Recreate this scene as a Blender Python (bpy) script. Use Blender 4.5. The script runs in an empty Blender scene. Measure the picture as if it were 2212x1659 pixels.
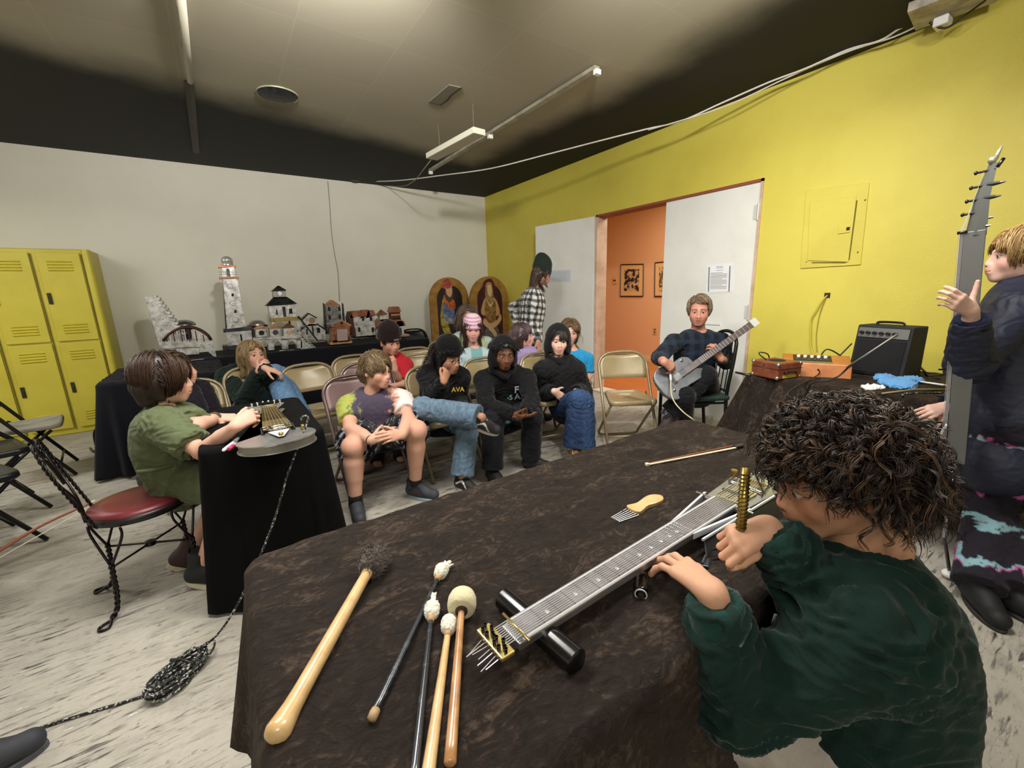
import bpy, math, random
import numpy as np
from mathutils import Vector, Matrix
random.seed(7); RNG=np.random.default_rng(11)
SC=bpy.context.scene; COL=SC.collection
PI=math.pi; rad=math.radians
def V(*a): return np.array(a if len(a)>1 else a[0],float)
def nrm(v): v=np.asarray(v,float); return v/(np.linalg.norm(v)+1e-12)
# ---------------- camera model (photo frame 2212x1659) ----------------
PW,PH,FP=2212,1659,904.4
YAW,PIT,ROL=rad(34.094),rad(12.567),rad(1.690)
CAM=V(0,0,1.36)
_f=V(math.sin(YAW)*math.cos(PIT),math.cos(YAW)*math.cos(PIT),-math.sin(PIT))
_r0=V(math.cos(YAW),-math.sin(YAW),0); _d0=np.cross(_f,_r0)
_r=_r0*math.cos(ROL)+_d0*math.sin(ROL); _d=-_r0*math.sin(ROL)+_d0*math.cos(ROL)
CM=np.array([_r,_d,_f])
def ray(x,y): return CM.T@V((x-PW/2)/FP,(y-PH/2)/FP,1)
def at(x,y,D): return CAM+ray(x,y)*D            # point seen at pixel, at depth D along the view axis
def atz(x,y,z): v=ray(x,y); return CAM+v*(z-CAM[2])/v[2]
def atx(x,y,X): v=ray(x,y); return CAM+v*(X/v[0])
def aty(x,y,Y): v=ray(x,y); return CAM+v*(Y/v[1])
def atl(A,x,y,L,s):                             # point on the pixel's ray at distance L from A; s<0 nearer, s>0 farther
    v=ray(x,y); n=np.linalg.norm(v); r=v/n; a=np.asarray(A)-CAM; b=a@r; q=L*L-a@a+b*b
    if q<=0:
        p=CAM+r*b; return p if abs(q)<1e-9 else np.asarray(A)+nrm(p-A)*min(L*1.05,np.linalg.norm(p-A))
    return CAM+r*(b+s*math.sqrt(q))
XW,YW,ZC=4.05,6.657,2.952                        # yellow wall x, white wall y, ceiling z
# ---------------- materials ----------------
_M={}
def lin(c):
    if isinstance(c,str):
        c=c.lstrip('#'); c=[int(c[i:i+2],16)/255 for i in (0,2,4)]
        return tuple(x/12.92 if x<=.04045 else ((x+.055)/1.055)**2.4 for x in c)
    return tuple(c)
def mat(name,col=(.5,.5,.5),rough=.6,metal=0,col2=None,nscale=8,nlo=.4,nhi=.6,ndet=5,stretch=(1,1,1),bump=0,bscale=60,attr=False,sheen=0,coat=0,spec=.5,trans=0,emit=0,alpha=1,ior=1.45,sss=0,coord='Object',brick=None):
    if name in _M: return _M[name]
    m=bpy.data.materials.new(name); m.use_nodes=True; nt=m.node_tree; N=nt.nodes; L=nt.links
    b=N['Principled BSDF']; I=b.inputs
    c=lin(col); I['Base Color'].default_value=(*c,1); I['Roughness'].default_value=rough; I['Metallic'].default_value=metal
    I['Specular IOR Level'].default_value=spec
    if sheen: I['Sheen Weight'].default_value=sheen; I['Sheen Roughness'].default_value=.4
    if coat: I['Coat Weight'].default_value=coat; I['Coat Roughness'].default_value=.15
    if trans: I['Transmission Weight'].default_value=trans; I['IOR'].default_value=ior
    if sss: I['Subsurface Weight'].default_value=sss; I['Subsurface Radius'].default_value=(1,.35,.2); I['Subsurface Scale'].default_value=.006
    if emit: I['Emission Color'].default_value=(*c,1); I['Emission Strength'].default_value=emit
    tc=N.new('ShaderNodeTexCoord'); mp=N.new('ShaderNodeMapping'); L.new(tc.outputs[coord],mp.inputs[0]); mp.inputs['Scale'].default_value=stretch
    src=None
    if attr:
        a=N.new('ShaderNodeAttribute'); a.attribute_name='Col'; src=a.outputs['Color']
    if col2 is not None:
        n=N.new('ShaderNodeTexNoise'); n.inputs['Scale'].default_value=nscale; n.inputs['Detail'].default_value=ndet; n.inputs['Roughness'].default_value=.6
        L.new(mp.outputs[0],n.inputs['Vector'])
        mr=N.new('ShaderNodeMapRange'); mr.inputs[1].default_value=nlo; mr.inputs[2].default_value=nhi; L.new(n.outputs[0],mr.inputs[0])
        mx=N.new('ShaderNodeMix'); mx.data_type='RGBA'; L.new(mr.outputs[0],mx.inputs[0])
        if src: L.new(src,mx.inputs[6])
        else: mx.inputs[6].default_value=(*c,1)
        mx.inputs[7].default_value=(*lin(col2),1); src=mx.outputs[2]
    if src is not None: L.new(src,I['Base Color'])
    if bump:
        n=N.new('ShaderNodeTexNoise'); n.inputs['Scale'].default_value=bscale; n.inputs['Detail'].default_value=4
        L.new(mp.outputs[0],n.inputs['Vector']); bp=N.new('ShaderNodeBump'); bp.inputs['Strength'].default_value=bump; bp.inputs['Distance'].default_value=.01
        L.new(n.outputs[0],bp.inputs['Height']); L.new(bp.outputs[0],I['Normal'])
    _M[name]=m; return m
# ---------------- objects ----------------
def props(o,label=None,cat=None,group=None,kind=None):
    if label: o['label']=label
    if cat: o['category']=cat
    if group: o['group']=group
    if kind: o['kind']=kind
    return o
def root(name,label,cat,loc=(0,0,0),rz=0,group=None,kind=None):
    o=bpy.data.objects.new(name,None); COL.objects.link(o); o.empty_display_size=.05
    o.location=tuple(float(x) for x in loc); o.rotation_euler=(0,0,rz)
    return props(o,label,cat,group,kind)
def mesh(name,v,f,m,parent=None,smooth=True,cols=None,world=True,bevel=0,mi=None,label=None,sharp=None):
    v=np.asarray(v,np.float32)
    if parent is not None and world:
        q=parent; 
        while q is not None: v=v-np.array(q.location,np.float32); q=q.parent
    me=bpy.data.meshes.new(name)
    if isinstance(f,np.ndarray) and f.ndim==2:
        k=f.shape[1]; n=len(f)
        me.vertices.add(len(v)); me.vertices.foreach_set('co',v.ravel())
        me.loops.add(n*k); me.loops.foreach_set('vertex_index',f.astype(np.int32).ravel())
        me.polygons.add(n); me.polygons.foreach_set('loop_start',np.arange(0,n*k,k,dtype=np.int32)); me.polygons.foreach_set('loop_total',np.full(n,k,np.int32))
        me.update(calc_edges=True); me.validate()
    else: me.from_pydata(v.tolist(),[],[list(map(int,q)) for q in f]); me.update()
    for mm in (m if isinstance(m,(list,tuple)) else [m]): me.materials.append(mm)
    if mi is not None: me.polygons.foreach_set('material_index',np.asarray(mi,np.int32))
    if smooth:
        me.polygons.foreach_set('use_smooth',np.ones(len(me.polygons),bool))
        if sharp: me.set_sharp_from_angle(angle=rad(sharp))
    if cols is not None:
        a=me.color_attributes.new('Col','FLOAT_COLOR','POINT'); c=np.ones((len(v),4),np.float32); c[:,:3]=cols; a.data.foreach_set('color',c.ravel())
    me.update()
    o=bpy.data.objects.new(name,me); COL.objects.link(o)
    if parent is not None: o.parent=parent
    if bevel:
        b=o.modifiers.new('bevel','BEVEL'); b.width=bevel; b.segments=2; b.limit_method='ANGLE'; b.angle_limit=rad(40)
    if label: o['label']=label
    return o
class MB:
    def __init__(s): s.v=[]; s.f=[]; s.c=[]; s.cc=None; s.mi=[]; s.m=0
    def _add(s,v,f):
        b=len(s.v); s.v+= [tuple(map(float,p)) for p in v]; s.f+=[tuple(b+i for i in q) for q in f]; s.mi+=[s.m]*len(f)
        if s.cc is not None: s.c+=[s.cc]*len(v)
        return s
    def box(s,c,d,R=None):
        c=V(c); d=V(d)/2; P=[V(x,y,z)*d for x in(-1,1) for y in(-1,1) for z in(-1,1)]
        if R is not None: P=[np.asarray(R)@p for p in P]
        return s._add([c+p for p in P],[(0,1,3,2),(4,6,7,5),(0,4,5,1),(2,3,7,6),(0,2,6,4),(1,5,7,3)])
    def hexa(s,P): # 8 pts: bottom 4 ccw, top 4 ccw
        return s._add(P,[(3,2,1,0),(4,5,6,7),(0,1,5,4),(1,2,6,5),(2,3,7,6),(3,0,4,7)])
    def tube(s,pts,r,n=8,closed=False,flat=None):
        pts=[V(p) for p in pts]; m=len(pts); rs=r if hasattr(r,'__len__') else [r]*m
        T=[nrm((pts[(i+1)%m] if closed or i<m-1 else pts[i])-(pts[i-1] if closed or i>0 else pts[i])) for i in range(m)]
        u=nrm(np.cross(T[0],V(0,0,1) if abs(T[0][2])<.9 else V(1,0,0))); vs=[]
        for i in range(m):
            u=nrm(u-T[i]*(u@T[i])); w=np.cross(T[i],u)
            for k in range(n):
                a=2*PI*k/n; vs.append(pts[i]+(u*math.cos(a)+w*math.sin(a)*(flat or 1))*rs[i])
        fs=[]
        for i in range(m if closed else m-1):
            j=(i+1)%m
            for k in range(n): fs.append((i*n+k,i*n+(k+1)%n,j*n+(k+1)%n,j*n+k))
        if not closed: fs.append(tuple(range(n-1,-1,-1))); fs.append(tuple((m-1)*n+k for k in range(n)))
        return s._add(vs,fs)
    def cyl(s,a,b,r,n=16,r2=None): return s.tube([a,b],[r,r if r2 is None else r2],n)
    def lathe(s,prof,c=(0,0,0),n=24,R=None,ax=None):
        c=V(c)
        if ax is not None:
            z=nrm(ax); x=nrm(np.cross(z,V(0,0,1) if abs(z[2])<.9 else V(1,0,0))); y=np.cross(z,x); R=np.array([x,y,z]).T
        if R is None: R=np.eye(3)
        vs=[];fs=[];m=len(prof)
        for (r,z) in prof:
            for k in range(n): a=2*PI*k/n; vs.append(c+np.asarray(R)@V(r*math.cos(a),r*math.sin(a),z))
        for i in range(m-1):
            for k in range(n): fs.append((i*n+k,i*n+(k+1)%n,(i+1)*n+(k+1)%n,(i+1)*n+k))
        if prof[0][0]>1e-6: fs.append(tuple(range(n-1,-1,-1)))
        if prof[-1][0]>1e-6: fs.append(tuple((m-1)*n+k for k in range(n)))
        return s._add(vs,fs)
    def prism(s,out,h,o=(0,0,0),X=(1,0,0),Y=(0,1,0),Z=(0,0,1),taper=1):
        o,X,Y,Z=V(o),V(X),V(Y),V(Z); n=len(out); c=np.mean([V(*p) for p in out],0)
        vs=[o+X*a+Y*b for a,b in out]+[o+X*(c[0]+(a-c[0])*taper)+Y*(c[1]+(b-c[1])*taper)+Z*h for a,b in out]
        fs=[tuple(range(n-1,-1,-1)),tuple(range(n,2*n))]+[(i,(i+1)%n,n+(i+1)%n,n+i) for i in range(n)]
        return s._add(vs,fs)
    def sphere(s,c,r,n=16,m=10,R=None):
        r=V(r) if hasattr(r,'__len__') else V(r,r,r); vs=[];fs=[]; c=V(c)
        for i in range(m+1):
            t=PI*i/m
            for k in range(n):
                a=2*PI*k/n; p=V(math.sin(t)*math.cos(a),math.sin(t)*math.sin(a),math.cos(t))*r
                vs.append(c+(np.asarray(R)@p if R is not None else p))
        for i in range(m):
            for k in range(n): fs.append((i*n+k,(i+1)*n+k,(i+1)*n+(k+1)%n,i*n+(k+1)%n))
        return s._add(vs,fs)
    def grid(s,P):
        P=np.asarray(P,float); a,b=P.shape[:2]
        return s._add(P.reshape(-1,3),[(i*b+j,i*b+j+1,(i+1)*b+j+1,(i+1)*b+j) for i in range(a-1) for j in range(b-1)])
    def obj(s,name,m,parent=None,smooth=False,bevel=0,world=True,label=None,sharp=None):
        return mesh(name,s.v,s.f,m,parent,smooth or bool(sharp),s.c if s.c else None,world,bevel,s.mi if any(s.mi) else None,label,sharp)
def spline(P,n=8,closed=False):
    P=[V(p) for p in P]; m=len(P); out=[]
    for i in range(m if closed else m-1):
        g=lambda k:P[k%m] if closed else P[min(max(k,0),m-1)]
        a,b,c,d=g(i-1),g(i),g(i+1),g(i+2)
        for t in np.linspace(0,1,n,endpoint=False): out.append(.5*((2*b)+(c-a)*t+(2*a-5*b+4*c-d)*t*t+(-a+3*b-3*c+d)*t**3))
    if not closed: out.append(P[-1])
    return out
def struct(name,b,m,parent=None,**k):
    o=b.obj(name,m,parent,**k)
    if parent is None: o['kind']='structure'
    return o
def dup(o,parent=None,**pr):
    c=o.copy(); COL.objects.link(c)
    if parent is not None: c.parent=parent
    for ch in list(o.children): dup(ch,c)
    for k,v in pr.items(): c[k]=v
    return c
def rotz(a): c,s=math.cos(a),math.sin(a); return np.array([[c,-s,0],[s,c,0],[0,0,1.]])
def rotaxis(ax,a): return np.array(Matrix.Rotation(a,3,Vector(ax)))
# vector noise for wrinkles: sum of warped sines
_W=[(nrm(RNG.normal(size=3)),RNG.uniform(0,6.28)) for _ in range(12)]
def vnoise(p,wl,seed=0,oct=3):
    p=np.asarray(p,np.float64)+seed*1.37; o=np.zeros(len(p)); amp=1; k=2*PI/wl
    q=p+.25*wl*np.sin(p[:,[1,2,0]]*k*.7+seed)
    for i in range(oct):
        for j in range(3):
            d,ph=_W[(i*3+j+seed)%12]; o+=amp*np.sin(q@d*k*(1+.23*j)+ph+1.3*np.sin(q@_W[(i+j*2+5)%12][0]*k*.6))
        amp*=.5; k*=1.9
    return o/4.
# ---------------- signed distance field mesher ----------------
class SDF:
    def __init__(s,lo,hi,vox):
        s.lo=V(lo)-3*vox; s.vox=vox; s.n=tuple(int(x) for x in np.ceil((V(hi)+3*vox-s.lo)/vox)+1); s.f=np.full(s.n,1.,np.float32)
    def _sl(s,lo,hi):
        a=np.maximum(np.floor((lo-s.lo)/s.vox).astype(int),0); b=np.minimum(np.ceil((hi-s.lo)/s.vox).astype(int)+1,s.n)
        if (b<=a).any(): return None,None
        sl=tuple(slice(x,y) for x,y in zip(a,b))
        X,Y,Z=np.meshgrid(*[s.lo[i]+s.vox*np.arange(a[i],b[i]) for i in range(3)],indexing='ij')
        return sl,(X,Y,Z)
    def _comb(s,sl,d,k,op):
        a=s.f[sl]; d=d.astype(np.float32); k=max(k,1e-5)
        if op=='+': h=np.maximum(k-np.abs(a-d),0)/k; s.f[sl]=np.minimum(a,d)-h*h*k*.25
        elif op=='-': d=-d; h=np.maximum(k-np.abs(a-d),0)/k; s.f[sl]=np.maximum(a,d)+h*h*k*.25
    def cap(s,a,b,ra,rb=None,k=.02,op='+',sq=None,m=None):
        a,b=V(a),V(b); rb=ra if rb is None else rb; R=max(ra,rb)+k+2*s.vox
        if sq is not None and sq[1]<1: R=R/sq[1]
        sl,g=s._sl(np.minimum(a,b)-R,np.maximum(a,b)+R)
        if sl is None: return s
        X,Y,Z=[g[i]-a[i] for i in range(3)]; ab=b-a
        if sq is not None:
            n,q=nrm(sq[0]),sq[1]; e=(X*n[0]+Y*n[1]+Z*n[2])*(q-1); X=X+e*n[0]; Y=Y+e*n[1]; Z=Z+e*n[2]; ab=ab+(q-1)*(ab@n)*n
        L=ab@ab+1e-9; t=np.clip((X*ab[0]+Y*ab[1]+Z*ab[2])/L,0,1)
        d=np.sqrt((X-t*ab[0])**2+(Y-t*ab[1])**2+(Z-t*ab[2])**2)-(ra+(rb-ra)*t)
        s._comb(sl,d,k,op); return s
    def ell(s,c,r,R=None,k=.02,op='+'):
        c,r=V(c),V(r); m=r.max()+k+2*s.vox; sl,g=s._sl(c-m,c+m)
        if sl is None: return s
        X,Y,Z=[g[i]-c[i] for i in range(3)]
        if R is not None: R=np.asarray(R); X,Y,Z=[X*R[0,i]+Y*R[1,i]+Z*R[2,i] for i in range(3)]
        k0=np.sqrt((X/r[0])**2+(Y/r[1])**2+(Z/r[2])**2); k1=np.sqrt((X/r[0]**2)**2+(Y/r[1]**2)**2+(Z/r[2]**2)**2)
        s._comb(sl,k0*(k0-1)/(k1+1e-9),k,op); return s
    def box(s,c,h,R=None,rd=.005,k=.005,op='+'):
        c,h=V(c),V(h); m=np.linalg.norm(h)+k+2*s.vox; sl,g=s._sl(c-m,c+m)
        if sl is None: return s
        P=[g[i]-c[i] for i in range(3)]
        if R is not None: R=np.asarray(R); P=[P[0]*R[0,i]+P[1]*R[1,i]+P[2]*R[2,i] for i in range(3)]
        q=[np.abs(P[i])-h[i]+rd for i in range(3)]
        d=np.sqrt(sum(np.maximum(x,0)**2 for x in q))+np.minimum(np.maximum(np.maximum(q[0],q[1]),q[2]),0)-rd
        s._comb(sl,d,k,op); return s
    def plane(s,p,n,k=.01): # keep the side the normal points away from
        X,Y,Z=np.meshgrid(*[s.lo[i]+s.vox*np.arange(s.n[i]) for i in range(3)],indexing='ij'); n=nrm(n)
        d=-((X-p[0])*n[0]+(Y-p[1])*n[1]+(Z-p[2])*n[2]); s._comb((slice(None),)*3,d,k,'-'); return s
    def mesh(s,smooth=1):
        f=s.f; f[0]=f[-1]=1; f[:,0]=f[:,-1]=1; f[:,:,0]=f[:,:,-1]=1
        ins=f<0; n=s.n
        c=np.zeros(tuple(x-1 for x in n),np.int8)
        for a in(0,1):
            for b in(0,1):
                for e in(0,1): c+=ins[a:n[0]-1+a,b:n[1]-1+b,e:n[2]-1+e]
        act=np.argwhere((c>0)&(c<8)); 
        if not len(act): return np.zeros((0,3)),np.zeros((0,4),int)
        idx=np.full(c.shape,-1,np.int32); idx[tuple(act.T)]=np.arange(len(act))
        acc=np.zeros((len(act),3)); cnt=np.zeros(len(act)); cor=[(a,b,e) for a in(0,1) for b in(0,1) for e in(0,1)]
        val={q:f[act[:,0]+q[0],act[:,1]+q[1],act[:,2]+q[2]] for q in cor}
        for q in cor:
            for ax in range(3):
                if q[ax]: continue
                q2=list(q); q2[ax]=1; q2=tuple(q2); a,b=val[q],val[q2]; m=(a<0)!=(b<0); t=np.where(m,a/(a-b+1e-20),0)
                for i in range(3): acc[:,i]+=np.where(m,q[i]+(t if i==ax else 0),0)
                cnt+=m
        v=s.lo+(act+acc/cnt[:,None])*s.vox; F=[]
        for ax in range(3):
            o=[i for i in range(3) if i!=ax]; A=[slice(None)]*3; B=[slice(None)]*3; A[ax]=slice(0,n[ax]-1); B[ax]=slice(1,n[ax])
            a,b=ins[tuple(A)],ins[tuple(B)]; e=np.argwhere(a!=b); fl=a[tuple(e.T)]
            def g(d1,d2):
                q=e.copy(); q[:,o[0]]-=d1; q[:,o[1]]-=d2; return idx[tuple(q.T)]
            Q=np.stack([g(1,1),g(0,1),g(0,0),g(1,0)],1)
            if ax==1: fl=~fl
            Q[~fl]=Q[~fl][:,::-1]; F.append(Q)
        F=np.concatenate(F); F=F[(F>=0).all(1)]
        for _ in range(smooth):
            S=np.zeros_like(v); K=np.zeros(len(v))
            for i in range(4):
                j=(i+1)%4; np.add.at(S,F[:,i],v[F[:,j]]); np.add.at(K,F[:,i],1)
            v=v*.5+.5*S/np.maximum(K,1)[:,None]
        return v,F
def vnormals(v,F):
    n=np.cross(v[F[:,2]]-v[F[:,0]],v[F[:,3]]-v[F[:,1]]); N=np.zeros_like(v)
    for i in range(4): np.add.at(N,F[:,i],n)
    return N/(np.linalg.norm(N,axis=1,keepdims=True)+1e-12)
def join(parts):
    v=[];f=[];c=[];b=0
    for p in parts:
        v.append(p[0]); f.append(np.asarray(p[1])+b); b+=len(p[0])
        if len(p)>2: c.append(p[2])
    return np.concatenate(v),np.concatenate(f),(np.concatenate(c) if c else None)
# ================= THE ROOM =================
cam=bpy.data.cameras.new('camera'); co=bpy.data.objects.new('camera',cam); COL.objects.link(co); SC.camera=co
cam.sensor_fit='HORIZONTAL'; cam.sensor_width=36; cam.lens=36*FP/PW; cam.clip_start=.02
mw=Matrix.Identity(4)
for i in range(3): mw[i][0]=_r[i]; mw[i][1]=-_d[i]; mw[i][2]=-_f[i]; mw[i][3]=CAM[i]
co.matrix_world=mw
SC.cycles.max_bounces=6; SC.cycles.diffuse_bounces=4; SC.cycles.glossy_bounces=3; SC.cycles.transmission_bounces=5; SC.cycles.use_adaptive_sampling=True; SC.cycles.adaptive_threshold=.035; SC.cycles.use_denoising=True; SC.cycles.caustics_reflective=False; SC.cycles.caustics_refractive=False
SC.view_settings.view_transform='Standard'; SC.view_settings.look='None'; SC.view_settings.gamma=1; SC.view_settings.exposure=0
w=bpy.data.worlds.new('world'); SC.world=w; w.use_nodes=True; w.node_tree.nodes['Background'].inputs[0].default_value=(.9,.95,1,1); w.node_tree.nodes['Background'].inputs[1].default_value=.03

XL,YB=-3.2,-2.6
def wallmat(name,c,c2,bump=.12):
    return mat(name,c,rough=.75,col2=c2,nscale=1.3,nlo=.35,nhi=.75,bump=bump,bscale=90)
M_white=wallmat('white_wall_paint','#e3e0d2','#dad6c6'); M_yel=mat('yellow_wall_paint','#d2c452',.55,col2='#c9ba4a',nscale=1.1,bump=.1,bscale=70)
M_door=mat('white_door_paint','#e2e2dc',.45,col2='#d6d5cc',nscale=2,nlo=.45,nhi=.8,bump=.04)
M_org=mat('orange_wall_paint','#dba67c',.6,bump=.05); M_trimw=mat('worn_white_trim','#d9d0c0',.5,col2='#a08c6c',nscale=14,nlo=.55,nhi=.75)
# floor: worn grey-white painted boards / concrete, streaks running across the room
def floormat():
    m=bpy.data.materials.new('worn_painted_floor'); m.use_nodes=True; N=m.node_tree.nodes; L=m.node_tree.links; b=N['Principled BSDF']
    tc=N.new('ShaderNodeTexCoord')
    def noise(sc,st,det=6,rot=0,ro=.6,dist=0):
        mp=N.new('ShaderNodeMapping'); mp.inputs['Scale'].default_value=st; mp.inputs['Rotation'].default_value=(0,0,rot); L.new(tc.outputs['Object'],mp.inputs[0])
        n=N.new('ShaderNodeTexNoise'); n.inputs['Scale'].default_value=sc; n.inputs['Detail'].default_value=det; n.inputs['Roughness'].default_value=ro; n.inputs['Distortion'].default_value=dist; L.new(mp.outputs[0],n.inputs['Vector']); return n.outputs[0]
    def ramp(x,a,c):
        r=N.new('ShaderNodeMapRange'); r.inputs[1].default_value=a; r.inputs[2].default_value=c; L.new(x,r.inputs[0]); return r.outputs[0]
    def mix(f,a,c):
        x=N.new('ShaderNodeMix'); x.data_type='RGBA'; L.new(f,x.inputs[0])
        for i,k in ((6,a),(7,c)):
            if isinstance(k,str): x.inputs[i].default_value=(*lin(k),1)
            else: L.new(k,x.inputs[i])
        return x.outputs[2]
    base=mix(ramp(noise(1.1,(1,1,1),8,0,.65),.35,.7),'#b3ada0','#8e887d')
    base=mix(ramp(noise(7,(1,2.2,1),8,.25,.7),.5,.8),base,'#77736c')
    s1=noise(9,(.9,6.5,1),9,.12,.62,.4); s2=noise(1.6,(1,1,1),4)
    mm=N.new('ShaderNodeMath'); mm.operation='MULTIPLY'; L.new(ramp(s1,.545,.65),mm.inputs[0]); L.new(ramp(s2,.34,.56),mm.inputs[1])
    base=mix(mm.outputs[0],base,'#2c2926')
    s3=noise(22,(1,3,1),6,.2,.6,1.2); base=mix(ramp(s3,.61,.74),base,'#3b3834')
    base=mix(ramp(noise(14,(1,4,1),6,.1,.5),.68,.74),base,'#d2cdc2')
    L.new(base,b.inputs['Base Color']); b.inputs['Roughness'].default_value=.62
    bp=N.new('ShaderNodeBump'); bp.inputs['Strength'].default_value=.25; bp.inputs['Distance'].default_value=.01; L.new(s1,bp.inputs['Height']); L.new(bp.outputs[0],b.inputs['Normal'])
    return m
struct('floor',MB().box(((XL+XW)/2,(YB+YW)/2,-.05),(XW-XL+.3,YW-YB+.3,.1)),floormat())
# ceiling: grey sprayed tiles with black paint round the edge of the room
def ceilmat():
    m=bpy.data.materials.new('sprayed_ceiling_tiles'); m.use_nodes=True; N=m.node_tree.nodes; L=m.node_tree.links; b=N['Principled BSDF']
    tc=N.new('ShaderNodeTexCoord'); sx=N.new('ShaderNodeSeparateXYZ'); L.new(tc.outputs['Object'],sx.inputs[0])
    n=N.new('ShaderNodeTexNoise'); n.inputs['Scale'].default_value=1.2; n.inputs['Detail'].default_value=5; L.new(tc.outputs['Object'],n.inputs['Vector'])
    def mth(op,a,c,clamp=False):
        x=N.new('ShaderNodeMath'); x.operation=op; x.use_clamp=clamp
        for i,k in enumerate((a,c)):
            if isinstance(k,(int,float)): x.inputs[i].default_value=k
            else: L.new(k,x.inputs[i])
        return x.outputs[0]
    def edge(coord,a,c):
        d=mth('ADD',coord,mth('MULTIPLY',mth('SUBTRACT',n.outputs[0],.5),.5)); r=N.new('ShaderNodeMapRange'); r.interpolation_type='SMOOTHSTEP'; r.inputs[1].default_value=a; r.inputs[2].default_value=c; L.new(d,r.inputs[0]); return r.outputs[0]
    # grey where far enough from both walls
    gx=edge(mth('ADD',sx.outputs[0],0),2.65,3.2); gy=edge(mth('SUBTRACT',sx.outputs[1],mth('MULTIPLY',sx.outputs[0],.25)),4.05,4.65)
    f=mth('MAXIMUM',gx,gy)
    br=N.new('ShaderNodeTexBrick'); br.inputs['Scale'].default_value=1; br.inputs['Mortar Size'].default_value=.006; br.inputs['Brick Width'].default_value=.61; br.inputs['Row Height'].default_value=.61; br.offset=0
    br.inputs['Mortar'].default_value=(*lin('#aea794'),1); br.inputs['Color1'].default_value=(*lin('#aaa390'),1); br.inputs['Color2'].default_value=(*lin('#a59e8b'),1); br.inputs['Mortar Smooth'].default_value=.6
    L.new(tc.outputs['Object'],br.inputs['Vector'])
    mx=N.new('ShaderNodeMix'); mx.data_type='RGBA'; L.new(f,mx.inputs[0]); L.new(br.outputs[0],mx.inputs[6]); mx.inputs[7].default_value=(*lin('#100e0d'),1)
    L.new(mx.outputs[2],b.inputs['Base Color']); b.inputs['Roughness'].default_value=.8
    return m
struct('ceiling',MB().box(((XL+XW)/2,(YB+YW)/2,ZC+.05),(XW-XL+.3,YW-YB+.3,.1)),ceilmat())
struct('wall_far',MB().box(((XL+XW)/2,YW+.06,ZC/2),(XW-XL+.24,.12,ZC)),M_white)
struct('wall_left',MB().box((XL-.06,(YB+YW)/2,ZC/2),(.12,YW-YB,ZC)),M_white)
struct('wall_back',MB().box(((XL+XW)/2,YB-.06,ZC/2),(XW-XL+.24,.12,ZC)),M_white)
# yellow wall with the double door opening
DY0,DY1=1.985,3.985; DH=2.25
b=MB(); T=.16
b.box((XW+T/2,(YB+DY0)/2,ZC/2),(T,DY0-YB,ZC)); b.box((XW+T/2,(DY1+YW)/2,ZC/2),(T,YW-DY1,ZC)); b.box((XW+T/2,(DY0+DY1)/2,(DH+ZC)/2),(T,DY1-DY0,ZC-DH))
struct('wall_right',b,M_yel)
M_frame=mat('worn_pink_door_frame','#cdb29c',.5,col2='#b89a80',nscale=6)
b=MB(); b.box((XW+T/2,DY1-.012,DH/2),(T+.02,.024,DH)); b.box((XW+T/2,DY0+.012,DH/2),(T+.02,.024,DH)); 
struct('trim_1',b,M_frame)
struct('trim_2',MB().box((XW+T/2,(DY0+DY1)/2,DH-.012),(T+.02,DY1-DY0,.024)),mat('door_head_red_paint','#8c4a36',.6))
struct('trim_3',MB().box((XW+.05,(DY0+DY1)/2,.012),(.22,DY1-DY0,.024)),M_trimw)
struct('baseboard_right',MB().box((XW-.008,(YB+DY0)/2,.05),(.016,DY0-YB,.1)).box((XW-.008,(DY1+YW)/2,.05),(.016,YW-DY1,.1)),mat('orange_wood_baseboard','#a9825c',.5))
struct('baseboard_far',MB().box(((XL+XW)/2,YW-.008,.05),(XW-XL,.016,.1)),mat('dark_baseboard','#4a443c',.6))
# hall beyond the doors
hf=atz(1322,770,0); hg=atz(1413,782,0); hd=nrm(hg-hf); HX=max(hf[0],hg[0])
struct('floor_hall',MB().box(((XW+T+HX+.6)/2+.0,3.6,-.05+.004),(HX+.6-XW-T,6,.1)),mat('orange_wood_floor','#c4743a',.35,col2='#a85c2a',nscale=3,stretch=(9,.6,1),nlo=.3,nhi=.7,coat=.3))
hn=V(-hd[1],hd[0],0); 
if hn[0]<0: hn=-hn
mid=(hf+hg)/2; Rh=np.array([hd,hn,[0,0,1]]).T
struct('wall_hall_far',MB().box(mid+hn*.05+hd*0+V(0,0,1.45),(4.6,.1,2.9),Rh),M_org)
struct('baseboard_hall',MB().box(mid-hn*.01+V(0,0,.05),(4.6,.02,.1),Rh),mat('cream_hall_baseboard','#dcb98a',.5))
struct('wall_hall_left',MB().box((5.4,6.65,1.45),(2.2,.1,2.9)),M_org); struct('wall_hall_right',MB().box((5.4,.6,1.45),(2.2,.1,2.9)),M_org)
struct('ceiling_hall',MB().box((5.4,3.6,2.9),(2.6,6,.08)),mat('hall_ceiling_paint','#d8c6a8',.7))
def onhall(px,py):
    v=ray(px,py); t=((mid-CAM)@hn)/(v@hn); return CAM+v*t
# door leaves: children hinges / handle
def leaf(name,hinge,ang,w,z0=.015,h=DH-.03,flip=1):
    r=root(name,None,None,(hinge[0],hinge[1],0),ang,kind='structure'); 
    mesh_=MB().box((w/2,0,z0+h/2),(w,.042,h)); o=mesh_.obj('door_leaf',M_door,r,bevel=.003,world=False)
    return r
# left leaf folded back toward the wall
pL=at(1160,490,1); 
hl=V(XW-.02,DY1+.005); 
hw=(DY1-DY0)/2-.006
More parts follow.
